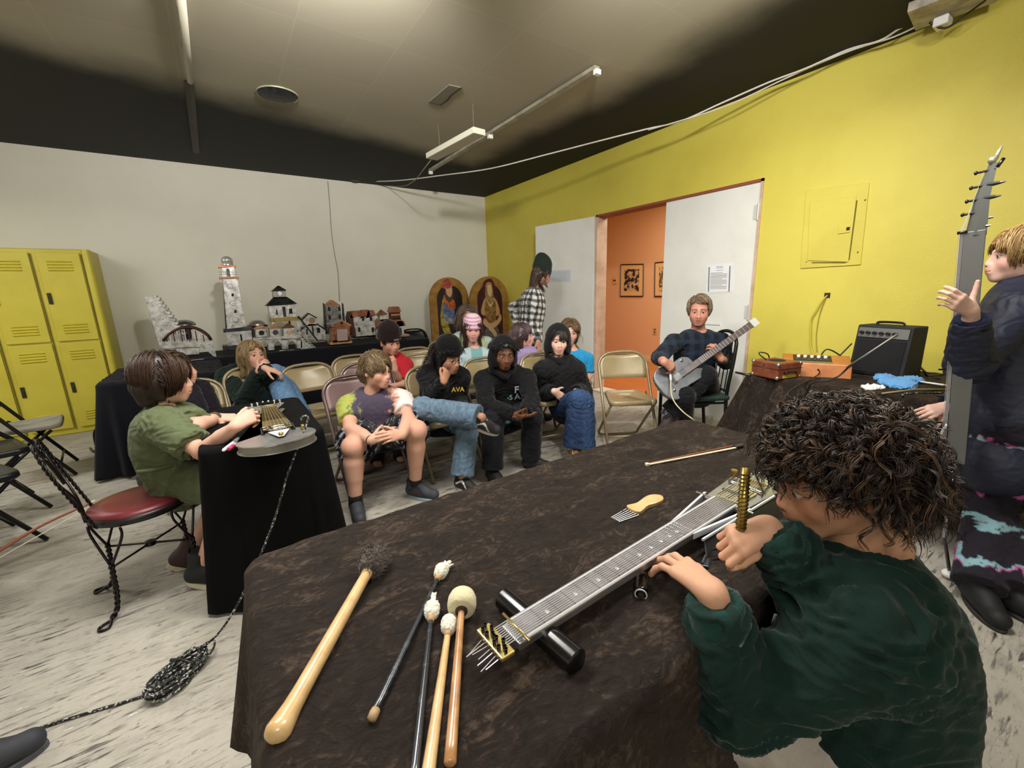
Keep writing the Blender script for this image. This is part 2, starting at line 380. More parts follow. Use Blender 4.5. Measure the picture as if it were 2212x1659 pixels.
# direction of left leaf: solve so that its free edge projects at x=1160
best=min(((abs(((CM@(V(hl[0]+math.cos(a)*hw,hl[1]+math.sin(a)*hw,1.6)-CAM))[0]/(CM@(V(hl[0]+math.cos(a)*hw,hl[1]+math.sin(a)*hw,1.6)-CAM))[2])*FP+PW/2-1160),a) for a in np.linspace(rad(95),rad(175),161)))
LA=best[1]
dl=leaf('door_1',hl,LA,hw); dr=leaf('door_2',V(XW+.03,DY0+.028),PI/2,hw-.03)
M_hinge=mat('dark_hinge_metal','#33303a',.4,.8); M_hw=mat('white_painted_hinge','#cfcfcb',.35,.2)
for z in (1.98,1.1,.28):
    MB().cyl((-.012,-.028,z-.055),(-.012,-.028,z+.055),.011).box((.02,-.024,z),(.06,.006,.1)).obj('hinge',M_hinge,dl,world=False)
    MB().cyl((-.0,.028,z-.07),(-.0,.028,z+.07),.014).box((.02,.024,z),(.05,.006,.12)).obj('hinge',M_hw,dr,world=False)
MB().box((hw-.2,-.026,1.0),(.28,.006,.02)).box((hw-.34,-.026,.6),(.012,.006,.8)).box((hw-.06,-.026,.6),(.012,.006,.8)).obj('panel_moulding',M_door,dl,world=False)
MB().box((.42,.026,.98),(.3,.01,.025)).box((.42,.026,.30),(.3,.01,.02)).obj('panel_moulding',M_door,dr,world=False)
MB().box((hw/2,-.0225,.11),(hw-.02,.004,.2)).obj('kick_plate',mat('tan_kick_plate','#a98a5c',.5),dl,world=False)
def leafpt(dv,local): a=dv.rotation_euler.z; return V(*dv.location)+rotz(a)@V(*local)
# papers taped on the leaves
M_paper=mat('white_paper','#e9e9ec',.6); M_ink=mat('black_print','#3a3a3c',.7); M_blue=mat('faded_blue_paper','#c9ced6',.6)
def sheet(name,label,cat,q,m,ox=0,thick=.003):
    """q: 4 corner points tl,tr,br,bl"""
    q=[V(p) for p in q]; n=nrm(np.cross(q[1]-q[0],q[3]-q[0])); 
    if n@(CAM-q[0])<0: n=-n
    r=root(name,label,cat,(q[2]+q[3])/2+n*ox)
    P=[q[3],q[2],q[1],q[0]]; MB().hexa([p+n*ox for p in P]+[p+n*(ox+thick) for p in P]).obj('sheet',m,r)
    return r,q,n
def onleaf(dv,px,py,off=.021):
    a=dv.rotation_euler.z; n=rotz(a)@V(0,1,0); 
    if n@(CAM-V(*dv.location))<0: n=-n
    p0=V(*dv.location)+n*off; v=ray(px,py); return CAM+v*(((p0-CAM)@n)/(v@n))
fr=[onleaf(dr,x,y,.022) for x,y in ((1527,571),(1586,567),(1583,631),(1525,634))]
r,q,n=sheet('notice_sheet','white printed notice in a clear holder on the closed white door','notice',fr,mat('white_plastic_holder','#e4e5e6',.3))
ins=lambda a,c:q[0]+(q[1]-q[0])*a+(q[3]-q[0])*c
P=[ins(.1,.93),ins(.88,.93),ins(.88,.06),ins(.1,.06)]; MB().hexa([p+n*.004 for p in P]+[p+n*.006 for p in P]).obj('page',M_paper,r)
b=MB()
for k in range(20):
    t=.1+k*.041; wdt=(.25 if k in(0,1,3) else .62 if k%5 else .45); 
    if k in (2,4,19): continue
    a0=.5-wdt/2 if k<4 else .16; c=[ins(a0,t+.012),ins(a0+wdt,t+.012),ins(a0+wdt,t),ins(a0,t)]
    b.hexa([p+n*.0061 for p in c]+[p+n*.0066 for p in c])
b.obj('print_lines',M_ink,r)
for a in (.1,.86):
    b=MB(); c=[ins(a,.93),ins(a+.03,.93),ins(a+.03,.1),ins(a,.1)]; b.hexa([p+n*.006 for p in c]+[p+n*.012 for p in c])
    b.obj('holder_rail',mat('grey_rail','#6d7672',.4),r)
fr=[onleaf(dl,x,y,.022) for x,y in ((1183,584),(1233,583),(1232,608),(1183,609))]
r,q,n=sheet('paper_sign','faded pale blue paper with handwriting taped on the open door','sign',fr,M_blue)
b=MB()
for k in range(4):
    t=.2+k*.2; b.tube([q[0]+(q[1]-q[0])*(.1+.08*i)+(q[3]-q[0])*(t+.03*math.sin(i*2.3+k))+n*.004 for i in range(10)],.0014,4)
b.obj('handwriting',mat('faint_pencil','#a0a6b0',.7),r)
# hall things
M_pf=mat('dark_picture_frame','#3b2a1e',.4); M_mat_=mat('cream_picture_mat','#d8ab74',.7)
def picture(lbl,pts,inner,seed,dark):
    q=[onhall(*p)-hn*.004 for p in pts]; n=-hn; r=root('framed_picture',lbl,'picture',(q[2]+q[3])/2)
    P=[q[3],q[2],q[1],q[0]]; MB().hexa([p for p in P]+[p+n*.012 for p in P]).obj('picture_mat',M_mat_,r)
    b=MB(); 
    for i in range(4): b.tube([P[i]+n*.012,P[(i+1)%4]+n*.012],.012,4)
    b.obj('frame',M_pf,r)
    ins=lambda a,c:q[0]+(q[1]-q[0])*a+(q[3]-q[0])*c
    a0,a1,c0,c1=inner; P=[ins(a0,c1),ins(a1,c1),ins(a1,c0),ins(a0,c0)]
    m=mat('etching_print_%d'%seed,'#c9a070',.7,col2='#1c1512' if dark else '#5d4630',nscale=11+seed,nlo=.47,nhi=.53,ndet=6,coord='Object')
    MB().hexa([p+n*.0125 for p in P]+[p+n*.014 for p in P]).obj('print',m,r)
picture('dark ink etching in a thin black frame, left one on the orange wall',[(1342,572),(1391,571),(1390,640),(1341,640)],(.17,.83,.14,.82),1,True)
picture('pale brown drawing in a thin black frame, partly behind the closed door',[(1416,568),(1500,560),(1500,640),(1415,640)],(.12,.9,.14,.86),5,False)
q=onhall(1329,606)-hn*.01; Rr=Rh
r=root('thermostat','small beige thermostat on the orange hall wall beside the frame','thermostat',q); MB().box(q,(.10,.02,.13),Rr).obj('housing',mat('beige_plastic','#cfa06a',.5),r,bevel=.004); MB().box(q-hn*.012,(.06,.004,.03),Rr).obj('dial_window',mat('dark_slot','#4a3626',.5),r)
q=onhall(1415,715)-hn*.006
r=root('wall_outlet','beige wall outlet low on the orange hall wall','outlet',q); MB().box(q,(.085,.008,.13),Rr).obj('cover_plate',mat('tan_outlet','#c99d6c',.5),r,bevel=.003); [MB().box(q-hn*.006+V(0,0,k),(.03,.004,.03),Rr).obj('socket',mat('brown_socket','#6b4a30',.5),r) for k in(-.025,.025)]
# ---------------- lights ----------------
def area(name,loc,size,power,col=(1,.985,.955),rot=(0,0,0),spread=180):
    l=bpy.data.lights.new(name,'AREA'); l.shape='RECTANGLE'; l.size=size[0]; l.size_y=size[1]; l.energy=power; l.color=col; l.spread=rad(spread)
    o=bpy.data.objects.new(name,l); COL.objects.link(o); o.location=loc; o.rotation_euler=rot; return o
M_shade=mat('lamp_housing_white','#d8d8d0',.5)
LAMPS=[((.15,1.80),62),((1.85,.70),42),((-.9,-1.3),42),((-2.35,4.4),45)]
for i,((x,y),pw) in enumerate(LAMPS):
    r=root('ceiling_lamp',['white fluorescent ceiling lamp above the brown velvet table','white fluorescent ceiling lamp above the curly haired boy','white fluorescent ceiling lamp behind the photographer','white fluorescent ceiling lamp over the black chairs'][i],'lamp',(x,y,2.55))
    b=MB(); b.box((0,0,.15),(1.3,.34,.02)); b.box((0,-.17,.11),(1.3,.012,.10)); b.box((0,.17,.11),(1.3,.012,.10)); b.box((-.65,0,.11),(.012,.34,.10)); b.box((.65,0,.11),(.012,.34,.10))
    b.obj('housing',M_shade,r,world=False)
    for s in(-.07,.07): MB().cyl((-.6,s,.1),(.6,s,.1),.013,10).obj('tube',mat('lamp_tube_glow',(1,.93,.82),emit=6),r,world=False)
    [MB().cyl((q,0,.17),(q,0,.4),.006).obj('hanger',M_shade,r,world=False) for q in(-.4,.4)]
    area('lamp_light',(x,y,2.625),(1.2,.26),pw)
    area('ceiling_fill_light',(x,y,2.72),(1.2,.3),[36,46,24,18][i],rot=(PI,0,0))  # upward fill added to brighten the ceiling; the closed housing has no slot
def spot(lbl,loc,aim,pw,size,blend=.9,rad_=.09):
    loc=V(*loc); d=nrm(V(*aim)-loc); r=root('track_spot',lbl,'lamp',loc); MB().lathe([(.03,-.13),(.05,-.12),(.06,.0),(.062,.03),(.055,.03),(.05,-.02),(0,-.03)],c=loc,ax=d,n=20).obj('lamp_can',mat('black_lamp_can','#151516',.5),r,smooth=True,sharp=40)
    MB().cyl(loc-d*.1,V(loc[0],loc[1],ZC),.012).obj('stem',mat('black_lamp_can','#151516'),r)
    l=bpy.data.lights.new('spot_light','SPOT'); l.energy=pw; l.spot_size=rad(size); l.spot_blend=blend; l.shadow_soft_size=rad_; l.color=(1,.98,.94); o=bpy.data.objects.new('spot_light',l); COL.objects.link(o); o.location=loc+d*.05; o.rotation_euler=Vector(d).to_track_quat('-Z','Y').to_euler()
spot('black track spotlight aimed at the white wall',(.55,1.62,2.80),(1.1,6.66,1.25),520,112)
spot('black track spotlight aimed at the white doors',(1.35,1.05,2.80),(4.05,3.2,1.35),235,112)
spot('black track spotlight aimed at the breaker panel',(1.9,-.1,2.80),(4.05,1.0,1.7),62,110)
area('hall_light',(5.2,3.4,2.8),(1,2),70,(1,.9,.75))
# ================= FURNITURE =================
M_locker=mat('yellow_locker_paint','#c6b93e',.42,col2='#b9ab36',nscale=3,nlo=.4,nhi=.8,bump=.03,bscale=40); M_slot=mat('locker_shadow_gap','#5d561c',.7); M_handle=mat('dark_latch_metal','#4b463c',.35,.9)
# lockers: three double-tier columns, standing against the white wall
LX1=float(aty(196,549,6.2)[0]); LWd=.36; LYf=6.18; LZ=1.90
r=root('lockers','yellow double-tier metal lockers against the white wall','lockers',(LX1-LWd*1.5,LYf+.2,0))
b=MB(); b.box((LX1-LWd*1.5-.02,LYf+.23,.95),(LWd*3+.02,.44,1.9)); b.obj('body',M_locker,r,bevel=.012)
b=MB(); b.cyl((LX1-.04,LYf+.03,0.0),(LX1-.04,LYf+.03,LZ-.004),.038,20); b.obj('corner_post',M_locker,r,smooth=True,sharp=40)
for c in range(3):
    x0=LX1-.065-LWd*(c+1)+.03; x1=x0+LWd-.05; xc=(x0+x1)/2
    for t,(z0,z1) in enumerate(((.07,.965),(.985,1.86))):
        d=MB().box((xc,LYf,(z0+z1)/2),(x1-x0,.022,z1-z0)).obj('door',M_locker,r,bevel=.003)
        for zc in ((z1-.13) if True else 0,z0+.12):
            b=MB()
            for k in range(4): b.hexa([V(xc-.09,LYf-.011,zc-.05+k*.028),V(xc+.09,LYf-.011,zc-.05+k*.028),V(xc+.09,LYf-.010,zc-.05+k*.028),V(xc-.09,LYf-.010,zc-.05+k*.028),V(xc-.09,LYf-.022,zc-.04+k*.028),V(xc+.09,LYf-.022,zc-.04+k*.028),V(xc+.09,LYf-.011,zc-.034+k*.028),V(xc-.09,LYf-.011,zc-.034+k*.028)])
            b.obj('louvre_vent',M_locker,d)
        MB().box((x0+.025,LYf-.016,z0+.43),(.03,.012,.11)).box((x0+.025,LYf-.024,z0+.42),(.014,.01,.05)).obj('handle',M_handle,d,bevel=.002)
    MB().box((x1+.012,LYf+.0,.95),(.006,.006,1.8)).obj('gap_strip',M_slot,r)

# ---------- draped cloths ----------
def cloth_box(x0,x1,y0,y1,z,hem,name,label,cat,m,rd=.03,seed=1,fold=.018,wr=.0035,flare=.05,gv=.02,lump=None,hemf=None,notch=None):
    """a cloth over a table: top plus four hanging sides, as one sheet with rounded edges and corner folds"""
    W,D=x1-x0,y1-y0; cx,cy=(x0+x1)/2,(y0+y1)/2; per=[]
    nper=240; 
    def outline(off):
        hx,hy=W/2-rd,D/2-rd; pts=[]; L=2*(2*hx+2*hy)+2*PI*rd
        for i in range(nper):
            s=i/nper*L; 
            segs=[(2*hx,0),(PI/2*rd,1),(2*hy,2),(PI/2*rd,3),(2*hx,4),(PI/2*rd,5),(2*hy,6),(PI/2*rd,7)]
            for l,k in segs:
                if s<=l: break
                s-=l
            e=s/l if l else 0
            if k==0: p=(-hx+2*hx*e,-hy-rd); n=(0,-1)
            elif k==1: a=-PI/2+PI/2*e; p=(hx+rd*math.cos(a),-hy+rd*math.sin(a)); n=(math.cos(a),math.sin(a))
            elif k==2: p=(hx+rd,-hy+2*hy*e); n=(1,0)
            elif k==3: a=PI/2*e; p=(hx+rd*math.cos(a),hy+rd*math.sin(a)); n=(math.cos(a),math.sin(a))
            elif k==4: p=(hx-2*hx*e,hy+rd); n=(0,1)
            elif k==5: a=PI/2+PI/2*e; p=(-hx+rd*math.cos(a),hy+rd*math.sin(a)); n=(math.cos(a),math.sin(a))
            elif k==6: p=(-hx-rd,hy-2*hy*e); n=(-1,0)
            else: a=PI+PI/2*e; p=(-hx+rd*math.cos(a),-hy+rd*math.sin(a)); n=(math.cos(a),math.sin(a))
            pts.append((p,n,k%2))
        return pts
    O=outline(0); hem_=hem; rows=[]; rng=np.random.default_rng(seed)
    ph=[rng.uniform(0,6.3) for _ in range(6)]; fr=[rng.integers(5,22) for _ in range(6)]
    def ripple(i):
        t=2*PI*i/nper; return sum(math.sin(fr[k]*t+ph[k]) for k in range(6))/3
    # top rings (from centre out)
    nt=36
    for q in range(nt+1):
        e=q/nt; rows.append([V(cx+p[0]*e,cy+p[1]*e,z) for p,n,k in O])
    r0=.018
    for a in np.linspace(.2,PI/2,5): rows.append([V(cx+p[0]+n[0]*r0*math.sin(a),cy+p[1]+n[1]*r0*math.sin(a),z-r0*(1-math.cos(a))) for p,n,k in O])
    ns=26
    for q in range(1,ns+1):
        e=q/ns; row=[]
        for i,(p,n,k) in enumerate(O):
            hm=hem_ if hemf is None else hemf(cx+p[0],cy+p[1],n)
            dz=(z-r0-hm)*e; cor=1 if k else 0; near=max([0]+[1-abs(j)/9 for j in range(-8,9) if O[(i+j)%nper][2]])
            off=r0+flare*e+fold*ripple(i)*e**.8+near*gv*e*(1.3+math.sin(i*1.1))
            row.append(V(cx+p[0]+n[0]*off,cy+p[1]+n[1]*off,z-r0-dz-.01*ripple(i+7)*e))
        rows.append(row)
    P=np.array(rows); a,bn=P.shape[:2]; v=P.reshape(-1,3)
    i,j=np.meshgrid(np.arange(a-1),np.arange(bn),indexing='ij'); F=np.stack([i*bn+j,(i+1)*bn+j,(i+1)*bn+(j+1)%bn,i*bn+(j+1)%bn],-1).reshape(-1,4)
    top=v[:,2]>z-.002
    v=v.copy(); 
    if wr: v[top,2]+=wr*np.maximum(vnoise(v[top]*V(1,1.6,0),.16,seed)+.55,0)*.8
    o=mesh(name,v,F,m,None,True); so=o.modifiers.new('thick','SOLIDIFY'); so.thickness=.004; so.offset=1
    return props(o,label,cat)
def table(name,label,x0,x1,y0,y1,z,m_top,m_leg):
    r=root(name,label,'table',((x0+x1)/2,(y0+y1)/2,0)); MB().box(((x0+x1)/2,(y0+y1)/2,z-.02),(x1-x0,y1-y0,.03)).obj('tabletop',m_top,r,bevel=.005)
    for x in (x0+.09,x1-.09):
        for y in (y0+.07,y1-.07): MB().cyl((x,y,0),(x,y,z-.035),.014,10).obj('leg',m_leg,r)
    return r
M_velvet=None
def velvet():
    m=bpy.data.materials.new('brown_crushed_velvet'); m.use_nodes=True; N=m.node_tree.nodes; L=m.node_tree.links; b=N['Principled BSDF']
    tc=N.new('ShaderNodeTexCoord'); 
    def noise(sc,det,ro=.6,dist=0,st=(1,1,1)):
        mp=N.new('ShaderNodeMapping'); mp.inputs['Scale'].default_value=st; mp.inputs['Rotation'].default_value=(0,0,.5); L.new(tc.outputs['Object'],mp.inputs[0])
        n=N.new('ShaderNodeTexNoise'); n.inputs['Scale'].default_value=sc; n.inputs['Detail'].default_value=det; n.inputs['Roughness'].default_value=ro; n.inputs['Distortion'].default_value=dist; L.new(mp.outputs[0],n.inputs['Vector']); return n.outputs[0]
    a=noise(5,8,.72,1.2,(1,1.8,1)); c=noise(22,6,.7,2.2,(1,1.6,1))
    mm=N.new('ShaderNodeMath'); mm.operation='ADD'; L.new(a,mm.inputs[0]); L.new(c,mm.inputs[1])
    cr=N.new('ShaderNodeValToRGB'); cr.color_ramp.elements[0].position=.38; cr.color_ramp.elements[0].color=(*lin('#120c09'),1); cr.color_ramp.elements[1].position=.66; cr.color_ramp.elements[1].color=(*lin('#55463a'),1)  # pile highlights painted into the colour, paler on the bump's ridges
    e=cr.color_ramp.elements.new(.52); e.color=(*lin('#221913'),1)
    h=N.new('ShaderNodeMath'); h.operation='MULTIPLY'; L.new(mm.outputs[0],h.inputs[0]); h.inputs[1].default_value=.5
    L.new(h.outputs[0],cr.inputs[0]); L.new(cr.outputs[0],b.inputs['Base Color']); b.inputs['Roughness'].default_value=.75
    b.inputs['Specular IOR Level'].default_value=.2; b.inputs['Sheen Weight'].default_value=.10; b.inputs['Sheen Roughness'].default_value=.35; b.inputs['Sheen Tint'].default_value=(*lin('#a08a74'),1)
    bp=N.new('ShaderNodeBump'); bp.inputs['Strength'].default_value=.9; bp.inputs['Distance'].default_value=.016; L.new(h.outputs[0],bp.inputs['Height']); L.new(bp.outputs[0],b.inputs['Normal'])
    return m
M_velvet=velvet()
M_blackcloth=mat('black_table_cloth','#050506',.9,bump=.15,bscale=30,spec=.15); M_navycloth=mat('dark_navy_cloth','#121219',.9,sheen=.04,bump=.2,bscale=25,spec=.2)
M_tt=mat('grey_tabletop','#8d8a80',.5); M_tl=mat('grey_table_leg_metal','#55534f',.4,.7)
TZ=.752
# big brown table
table('folding_table','folding table under the brown velvet cloth in the foreground',.01,1.66,.38,1.06,.745,M_tt,M_tl)
cloth_box(-.025,1.70,.345,1.085,TZ,.42,'velvet_cloth','brown crushed velvet cloth over the big foreground table','tablecloth',M_velvet,rd=.035,seed=3,fold=.02,wr=.006,flare=.04,gv=.03,hemf=lambda x,y,n:.36 if n[0]<-.5 else .30)
# small black table
table('folding_table','small table under the black cloth beside the green jumpsuit kid',-.12,.28,2.1,2.82,.745,M_tt,M_tl)
cloth_box(-.145,.30,2.07,2.84,TZ,.02,'black_cloth','black cloth hanging to the floor over the small steel-guitar table','tablecloth',M_blackcloth,rd=.03,seed=5,fold=.012,wr=.002,flare=.03,gv=.02)
# long display table
table('folding_table','long display table with metal buildings by the white wall',-.45,2.24,5.42,6.1,.745,M_tt,M_tl)
cloth_box(-.5,2.28,5.38,6.12,TZ,.03,'navy_cloth','long dark navy cloth on the display table by the white wall','tablecloth',M_navycloth,rd=.03,seed=8,fold=.02,wr=.004,flare=.05,gv=.03)
table('folding_table','side table under dark cloth beside the yellow lockers',-.82,-.14,4.39,5.22,.74,M_tt,M_tl)
cloth_box(-.86,-.10,4.35,5.28,TZ-.004,.03,'navy_cloth','dark cloth bundled over the side table beside the yellow lockers','tablecloth',M_navycloth,rd=.06,seed=11,fold=.025,wr=.010,flare=.02,gv=.06)
# right hand table
table('folding_table','equipment table under brown velvet by the yellow wall',2.95,3.72,-.35,1.36,.745,M_tt,M_tl)
cloth_box(2.9,3.78,-.42,1.42,TZ,.3,'velvet_cloth','brown velvet cloth over the equipment table by the yellow wall','tablecloth',M_velvet,rd=.04,seed=14,fold=.02,wr=.005,flare=.12,gv=.03)

# ---------- folding chairs ----------
def folding_chair(fr,pan,label,loc,rz,seatm=None,group=None):
    """local: faces -y, origin on the floor at the seat centre"""
    r=root('folding_chair',label,'chair',(*loc,0),rz,group)
    w=.215
    # back frame + front legs: one bent tube per side joined over the back
    arch=[V(-w,-.23,.012),V(-w,.0,.42),V(-w,.145,.68)]+[V(-w*math.cos(a)**.6 if math.cos(a)>0 else 0,.145+.045*(math.sin(a)),.68+.12*math.sin(a)) for a in np.linspace(.15,PI/2,7)]
    full=arch+[V(-p[0],p[1],p[2]) for p in arch[-2::-1]]
    MB().tube(full,.0125,10).obj('front_frame',fr,r,world=False,smooth=True)
    rear=[V(-w+.03,-.16,.40),V(-w+.03,.22,.05),V(-w+.035,.235,.022),V(-w+.075,.24,.014),V(w-.075,.24,.014),V(w-.035,.235,.022),V(w-.03,.22,.05),V(w-.03,-.16,.40)]
    MB().tube(rear,.011,10).obj('rear_frame',fr,r,world=False,smooth=True)
    MB().tube([V(-w,-.165,.13),V(w,-.165,.13)],.008,8).obj('stretcher',fr,r,world=False,smooth=True)
    for s in(-1,1): MB().box((s*(w-.014),.07,.415),(.006,.03,.09),rotaxis((1,0,0),-.7)).obj('hinge_bracket',fr,r,world=False)
    # back panel: curved sheet
    nx,nz=15,7; P=[]
    for k in range(nz):
        z=.575+.20*k/(nz-1); row=[]
        for i in range(nx):
            u=-1+2*i/(nx-1); hw=w-.012; x=u*hw
            if z>.68: 
                s=min((z-.68)/.12,1); hw2=(w)*max(1-s**2,0)**.36-.012; x=u*max(hw2,.02)
            y=.145+(z-.68)*(.42 if z<.68 else .36)+.028*(1-u*u)
            row.append(V(x,y,z))
        P.append(row)
    o=MB().grid(P).obj('backrest',pan,r,world=False,smooth=True); so=o.modifiers.new('t','SOLIDIFY'); so.thickness=.006
    # seat: rounded pan with rolled edge
    out=[]; sw,sd=.198,.20
    for cx,cy,a0 in ((sw-.06,-sd+.06,-PI/2),(sw-.08,sd-.02,0),(-sw+.08,sd-.02,PI/2),(-sw+.06,-sd+.06,PI)):
        for a in np.linspace(a0,a0+PI/2,6): q=.06 if cy<0 else .03; out.append((cx+q*math.cos(a),cy+q*math.sin(a)))
    P=[]
    for e,dz in ((.02,-.006),(.5,-.006),(.86,-.004),(.93,.002),(.985,.0),(1,-.01),(1,-.03),(.97,-.034)): P.append([V(a*e,c*e-.02,.445+dz+.02*(-c)*0) for a,c in out]+[V(out[0][0]*e,out[0][1]*e-.02,.445+dz)])
    o=MB().grid(P).obj('seat',seatm or pan,r,world=False,smooth=True); so=o.modifiers.new('t','SOLIDIFY'); so.thickness=.003
    return r
M_be=mat('beige_chair_enamel','#958563',.38,.05,col2='#837149',nscale=5,nlo=.5,nhi=.8,coat=.3); M_bef=mat('beige_chair_tube','#857759',.34,.2)
M_br=mat('mauve_brown_enamel','#8a7272',.35,.3,coat=.2); M_brf=mat('mauve_brown_tube','#6e5a57',.3,.5)
M_bk=mat('black_chair_enamel','#1a1a1c',.4,.3); M_bkf=mat('black_chair_tube','#232224',.35,.6); M_greyseat=mat('grey_chair_pad','#8a8678',.7,bump=.1)
g='beige metal folding chairs of the audience'
cb=folding_chair(M_bef,M_be,'empty beige metal folding chair at the right end of the front row',(2.80,2.36),rad(-32),group=g)
def fc(src,lab,loc,rz,grp): c=dup(src); c.location=(*loc,0); c.rotation_euler=(0,0,rz); c['label']=lab; c['group']=grp; return c
fc(cb,'beige folding chair under the boy in black beanie and glasses',(1.30,2.90),rad(2),g)
fc(cb,'beige folding chair under the boy with the lettered black hoodie',(1.80,2.92),rad(-4),g)
fc(cb,'beige folding chair under the pale boy in the plain black hoodie',(2.30,2.80),rad(-12),g)
fc(cb,'empty beige folding chair in front of the display table, left of the mauve chair',(.55,3.72),rad(8),g)
fc(cb,'beige folding chair behind the kid in the green jumpsuit',(-.27,3.55),rad(5),g)
fc(cb,'beige folding chair showing its backrest right of the red T-shirt boy',(1.60,4.05),rad(-5),g)
fc(cb,'beige folding chair half hidden behind the beanie boy, nearer of two',(1.45,3.55),rad(-5),g)
fc(cb,'beige folding chair under the girl in the pink striped hat',(1.98,3.62),rad(-8),g)
fc(cb,'beige folding chair under the red T-shirt boy',(.98,3.95),rad(0),g)
fc(cb,'beige folding chair under the girl in the purple jacket',(2.42,3.5),rad(-15),g)
fc(cb,'beige folding chair under the kid in the blue T-shirt',(2.86,3.2),rad(-20),g)
fc(cb,'beige folding chair under the green hoodie girl with knees up',(.17,3.95),rad(10),g)
fc(cb,'beige folding chair under the long-haired man in pale tie-dye',(2.15,4.45),rad(-5),g)
folding_chair(M_brf,M_br,'mauve-brown folding chair under the tie-dye shirt boy',(.72,2.92),rad(4))
gc='mauve folding chairs of the second row'
folding_chair(M_brf,M_br,'mauve folding chair showing only its left corner behind the tie-dye shirt boy',(.94,3.42),rad(0))
gk='black folding chairs by the lockers'
k0=folding_chair(M_bkf,M_bk,'black folding chair with grey seat turned toward the lockers',(-1.42,4.78),rad(100),M_greyseat,group=gk)
k1=folding_chair(M_bkf,M_bk,'black folding chair in the middle of the group by the left edge',(-1.45,4.05),rad(115),group=gk)
fc(k1,'black folding chair nearest the camera at the left edge',(-1.35,3.45),rad(122),gk)
folding_chair(M_bkf,M_bk,'black folding chair behind the right end of the display table',(2.50,6.32),rad(0))
# ---------- wire parlour chair ----------
M_wire=mat('black_twisted_wire','#1c1615',.35,.7,coat=.2); M_redseat=mat('dark_red_vinyl_seat','#6e1f26',.4,col2='#5a171d',nscale=5,bump=.03); M_rim=mat('black_seat_rim','#141112',.4)
def twist(b,pts,r=.006,off=.006,k=60):
    pts=[V(p) for p in pts]
    for s in(0,PI):
        q=[]; L=0
        for i,p in enumerate(pts):
            t=nrm(pts[min(i+1,len(pts)-1)]-pts[max(i-1,0)]); u=nrm(np.cross(t,V(.3,.2,1)if abs(t[2])<.9 else V(1,.1,0))); w=np.cross(t,u)
            if i: L+=np.linalg.norm(p-pts[i-1])
            q.append(p+(u*math.cos(L*k*2.2+s)+w*math.sin(L*k*2.2+s))*off)
        b.tube(q,r,6)
def wire_chair(label,loc,rz):
    """local: faces +x"""
    r=root('wire_chair',label,'chair',(*loc,0),rz)
    R=.185; z=.455
    MB().lathe([(.0,z+.012),(.12,z+.014),(.18,z+.010),(R-.006,z+.002),(R-.004,z-.004)],n=40).obj('seat',M_redseat,r,world=False,smooth=True)
    MB().lathe([(R-.012,z+.003),(R,z),(R+.004,z-.012),(R,z-.03),(R-.012,z-.03)],n=40).obj('seat_rim',M_rim,r,world=False,smooth=True)
    for a in (PI*.22,-PI*.22,PI*.78,-PI*.78):
        d=V(math.cos(a),math.sin(a),0); s=V(-d[1],d[0],0); top=d*(R-.01)+V(0,0,z-.03); kn=d*(R-.0)+V(0,0,.25); ft=d*(R+.05)+V(0,0,.02); b=MB()
        for q in(-1,1): b.tube(spline([top+s*.075*q,d*(R-.01)+s*.07*q+V(0,0,z-.08),kn+s*.006*q],8),.0055,6)
        twist(b,spline([kn,d*(R+.005)+V(0,0,.14),d*(R+.02)+V(0,0,.05),ft],10),.0065,.0055)
        b.tube(spline([ft,ft+d*.035+s*.02+V(0,0,-.013),ft+d*.055+V(0,0,-.013),ft+d*.035-s*.02+V(0,0,-.013),ft+V(0,0,-.005)],6),.006,6)
        b.obj('leg',M_wire,r,world=False,smooth=True)
    for a in (PI*.22,-PI*.22):
        d=V(math.cos(a),math.sin(a),0); MB().tube([d*R+V(0,0,.235),-d*R+V(0,0,.235)],.005,6).obj('cross_brace',M_wire,r,world=False,smooth=True)
    MB().lathe([(0,-.012),(.022,-.01),(.022,.01),(0,.012)],c=(0,0,.235),n=12).obj('brace_hub',M_wire,r,world=False)
    # heart-shaped back
    b=MB(); o=[V(-R+.03,-.13,z-.02),V(-R-.02,-.15,z+.14),V(-R-.06,-.15,z+.28),V(-R-.08,-.09,z+.36),V(-R-.07,-.02,z+.31)]
    o2=o+[V(-R-.065,0,z+.29)]+[V(p[0],-p[1],p[2]) for p in o[::-1]]
    twist(b,spline(o2,14),.0042,.0042)
    for s in(-1,1):
        tt=[V(-R+.0,.05*s,z-.01),V(-R-.01,.035*s,z+.09),V(-R-.04,.10*s,z+.19),V(-R-.06,.11*s,z+.26),V(-R-.065,.06*s,z+.30),V(-R-.05,.03*s,z+.25),V(-R-.03,.02*s,z+.17)]
        b.tube(spline(tt,9),.0055,6)
    b.obj('back_frame',M_wire,r,world=False,smooth=True)
    return r
wire_chair('wire parlour chair with round dark red seat under the green jumpsuit kid',(-.44,2.47),rad(12))
# second wire back seen by the lockers
r=root('bent_wire_loop','loops of black wire on the floor by the foot of the lockers','wire',(-1.02,5.35,0)); b=MB()
b.tube(spline([V(-1.2,5.5,.01),V(-1.17,5.45,.16),V(-1.05,5.4,.26),V(-.95,5.35,.2),V(-.92,5.3,.05),V(-1.0,5.2,.012),V(-1.15,5.22,.012),V(-1.22,5.4,.012)],8),.009,8); b.obj('wire',M_wire,r,smooth=True)
b=MB(); b.tube(spline([V(-1.1,5.5,.01),V(-1.08,5.5,.1),V(-1.0,5.45,.14),V(-.93,5.42,.06),V(-.9,5.4,.01)],8),.007,8); b.obj('inner_wire',M_wire,r,smooth=True)
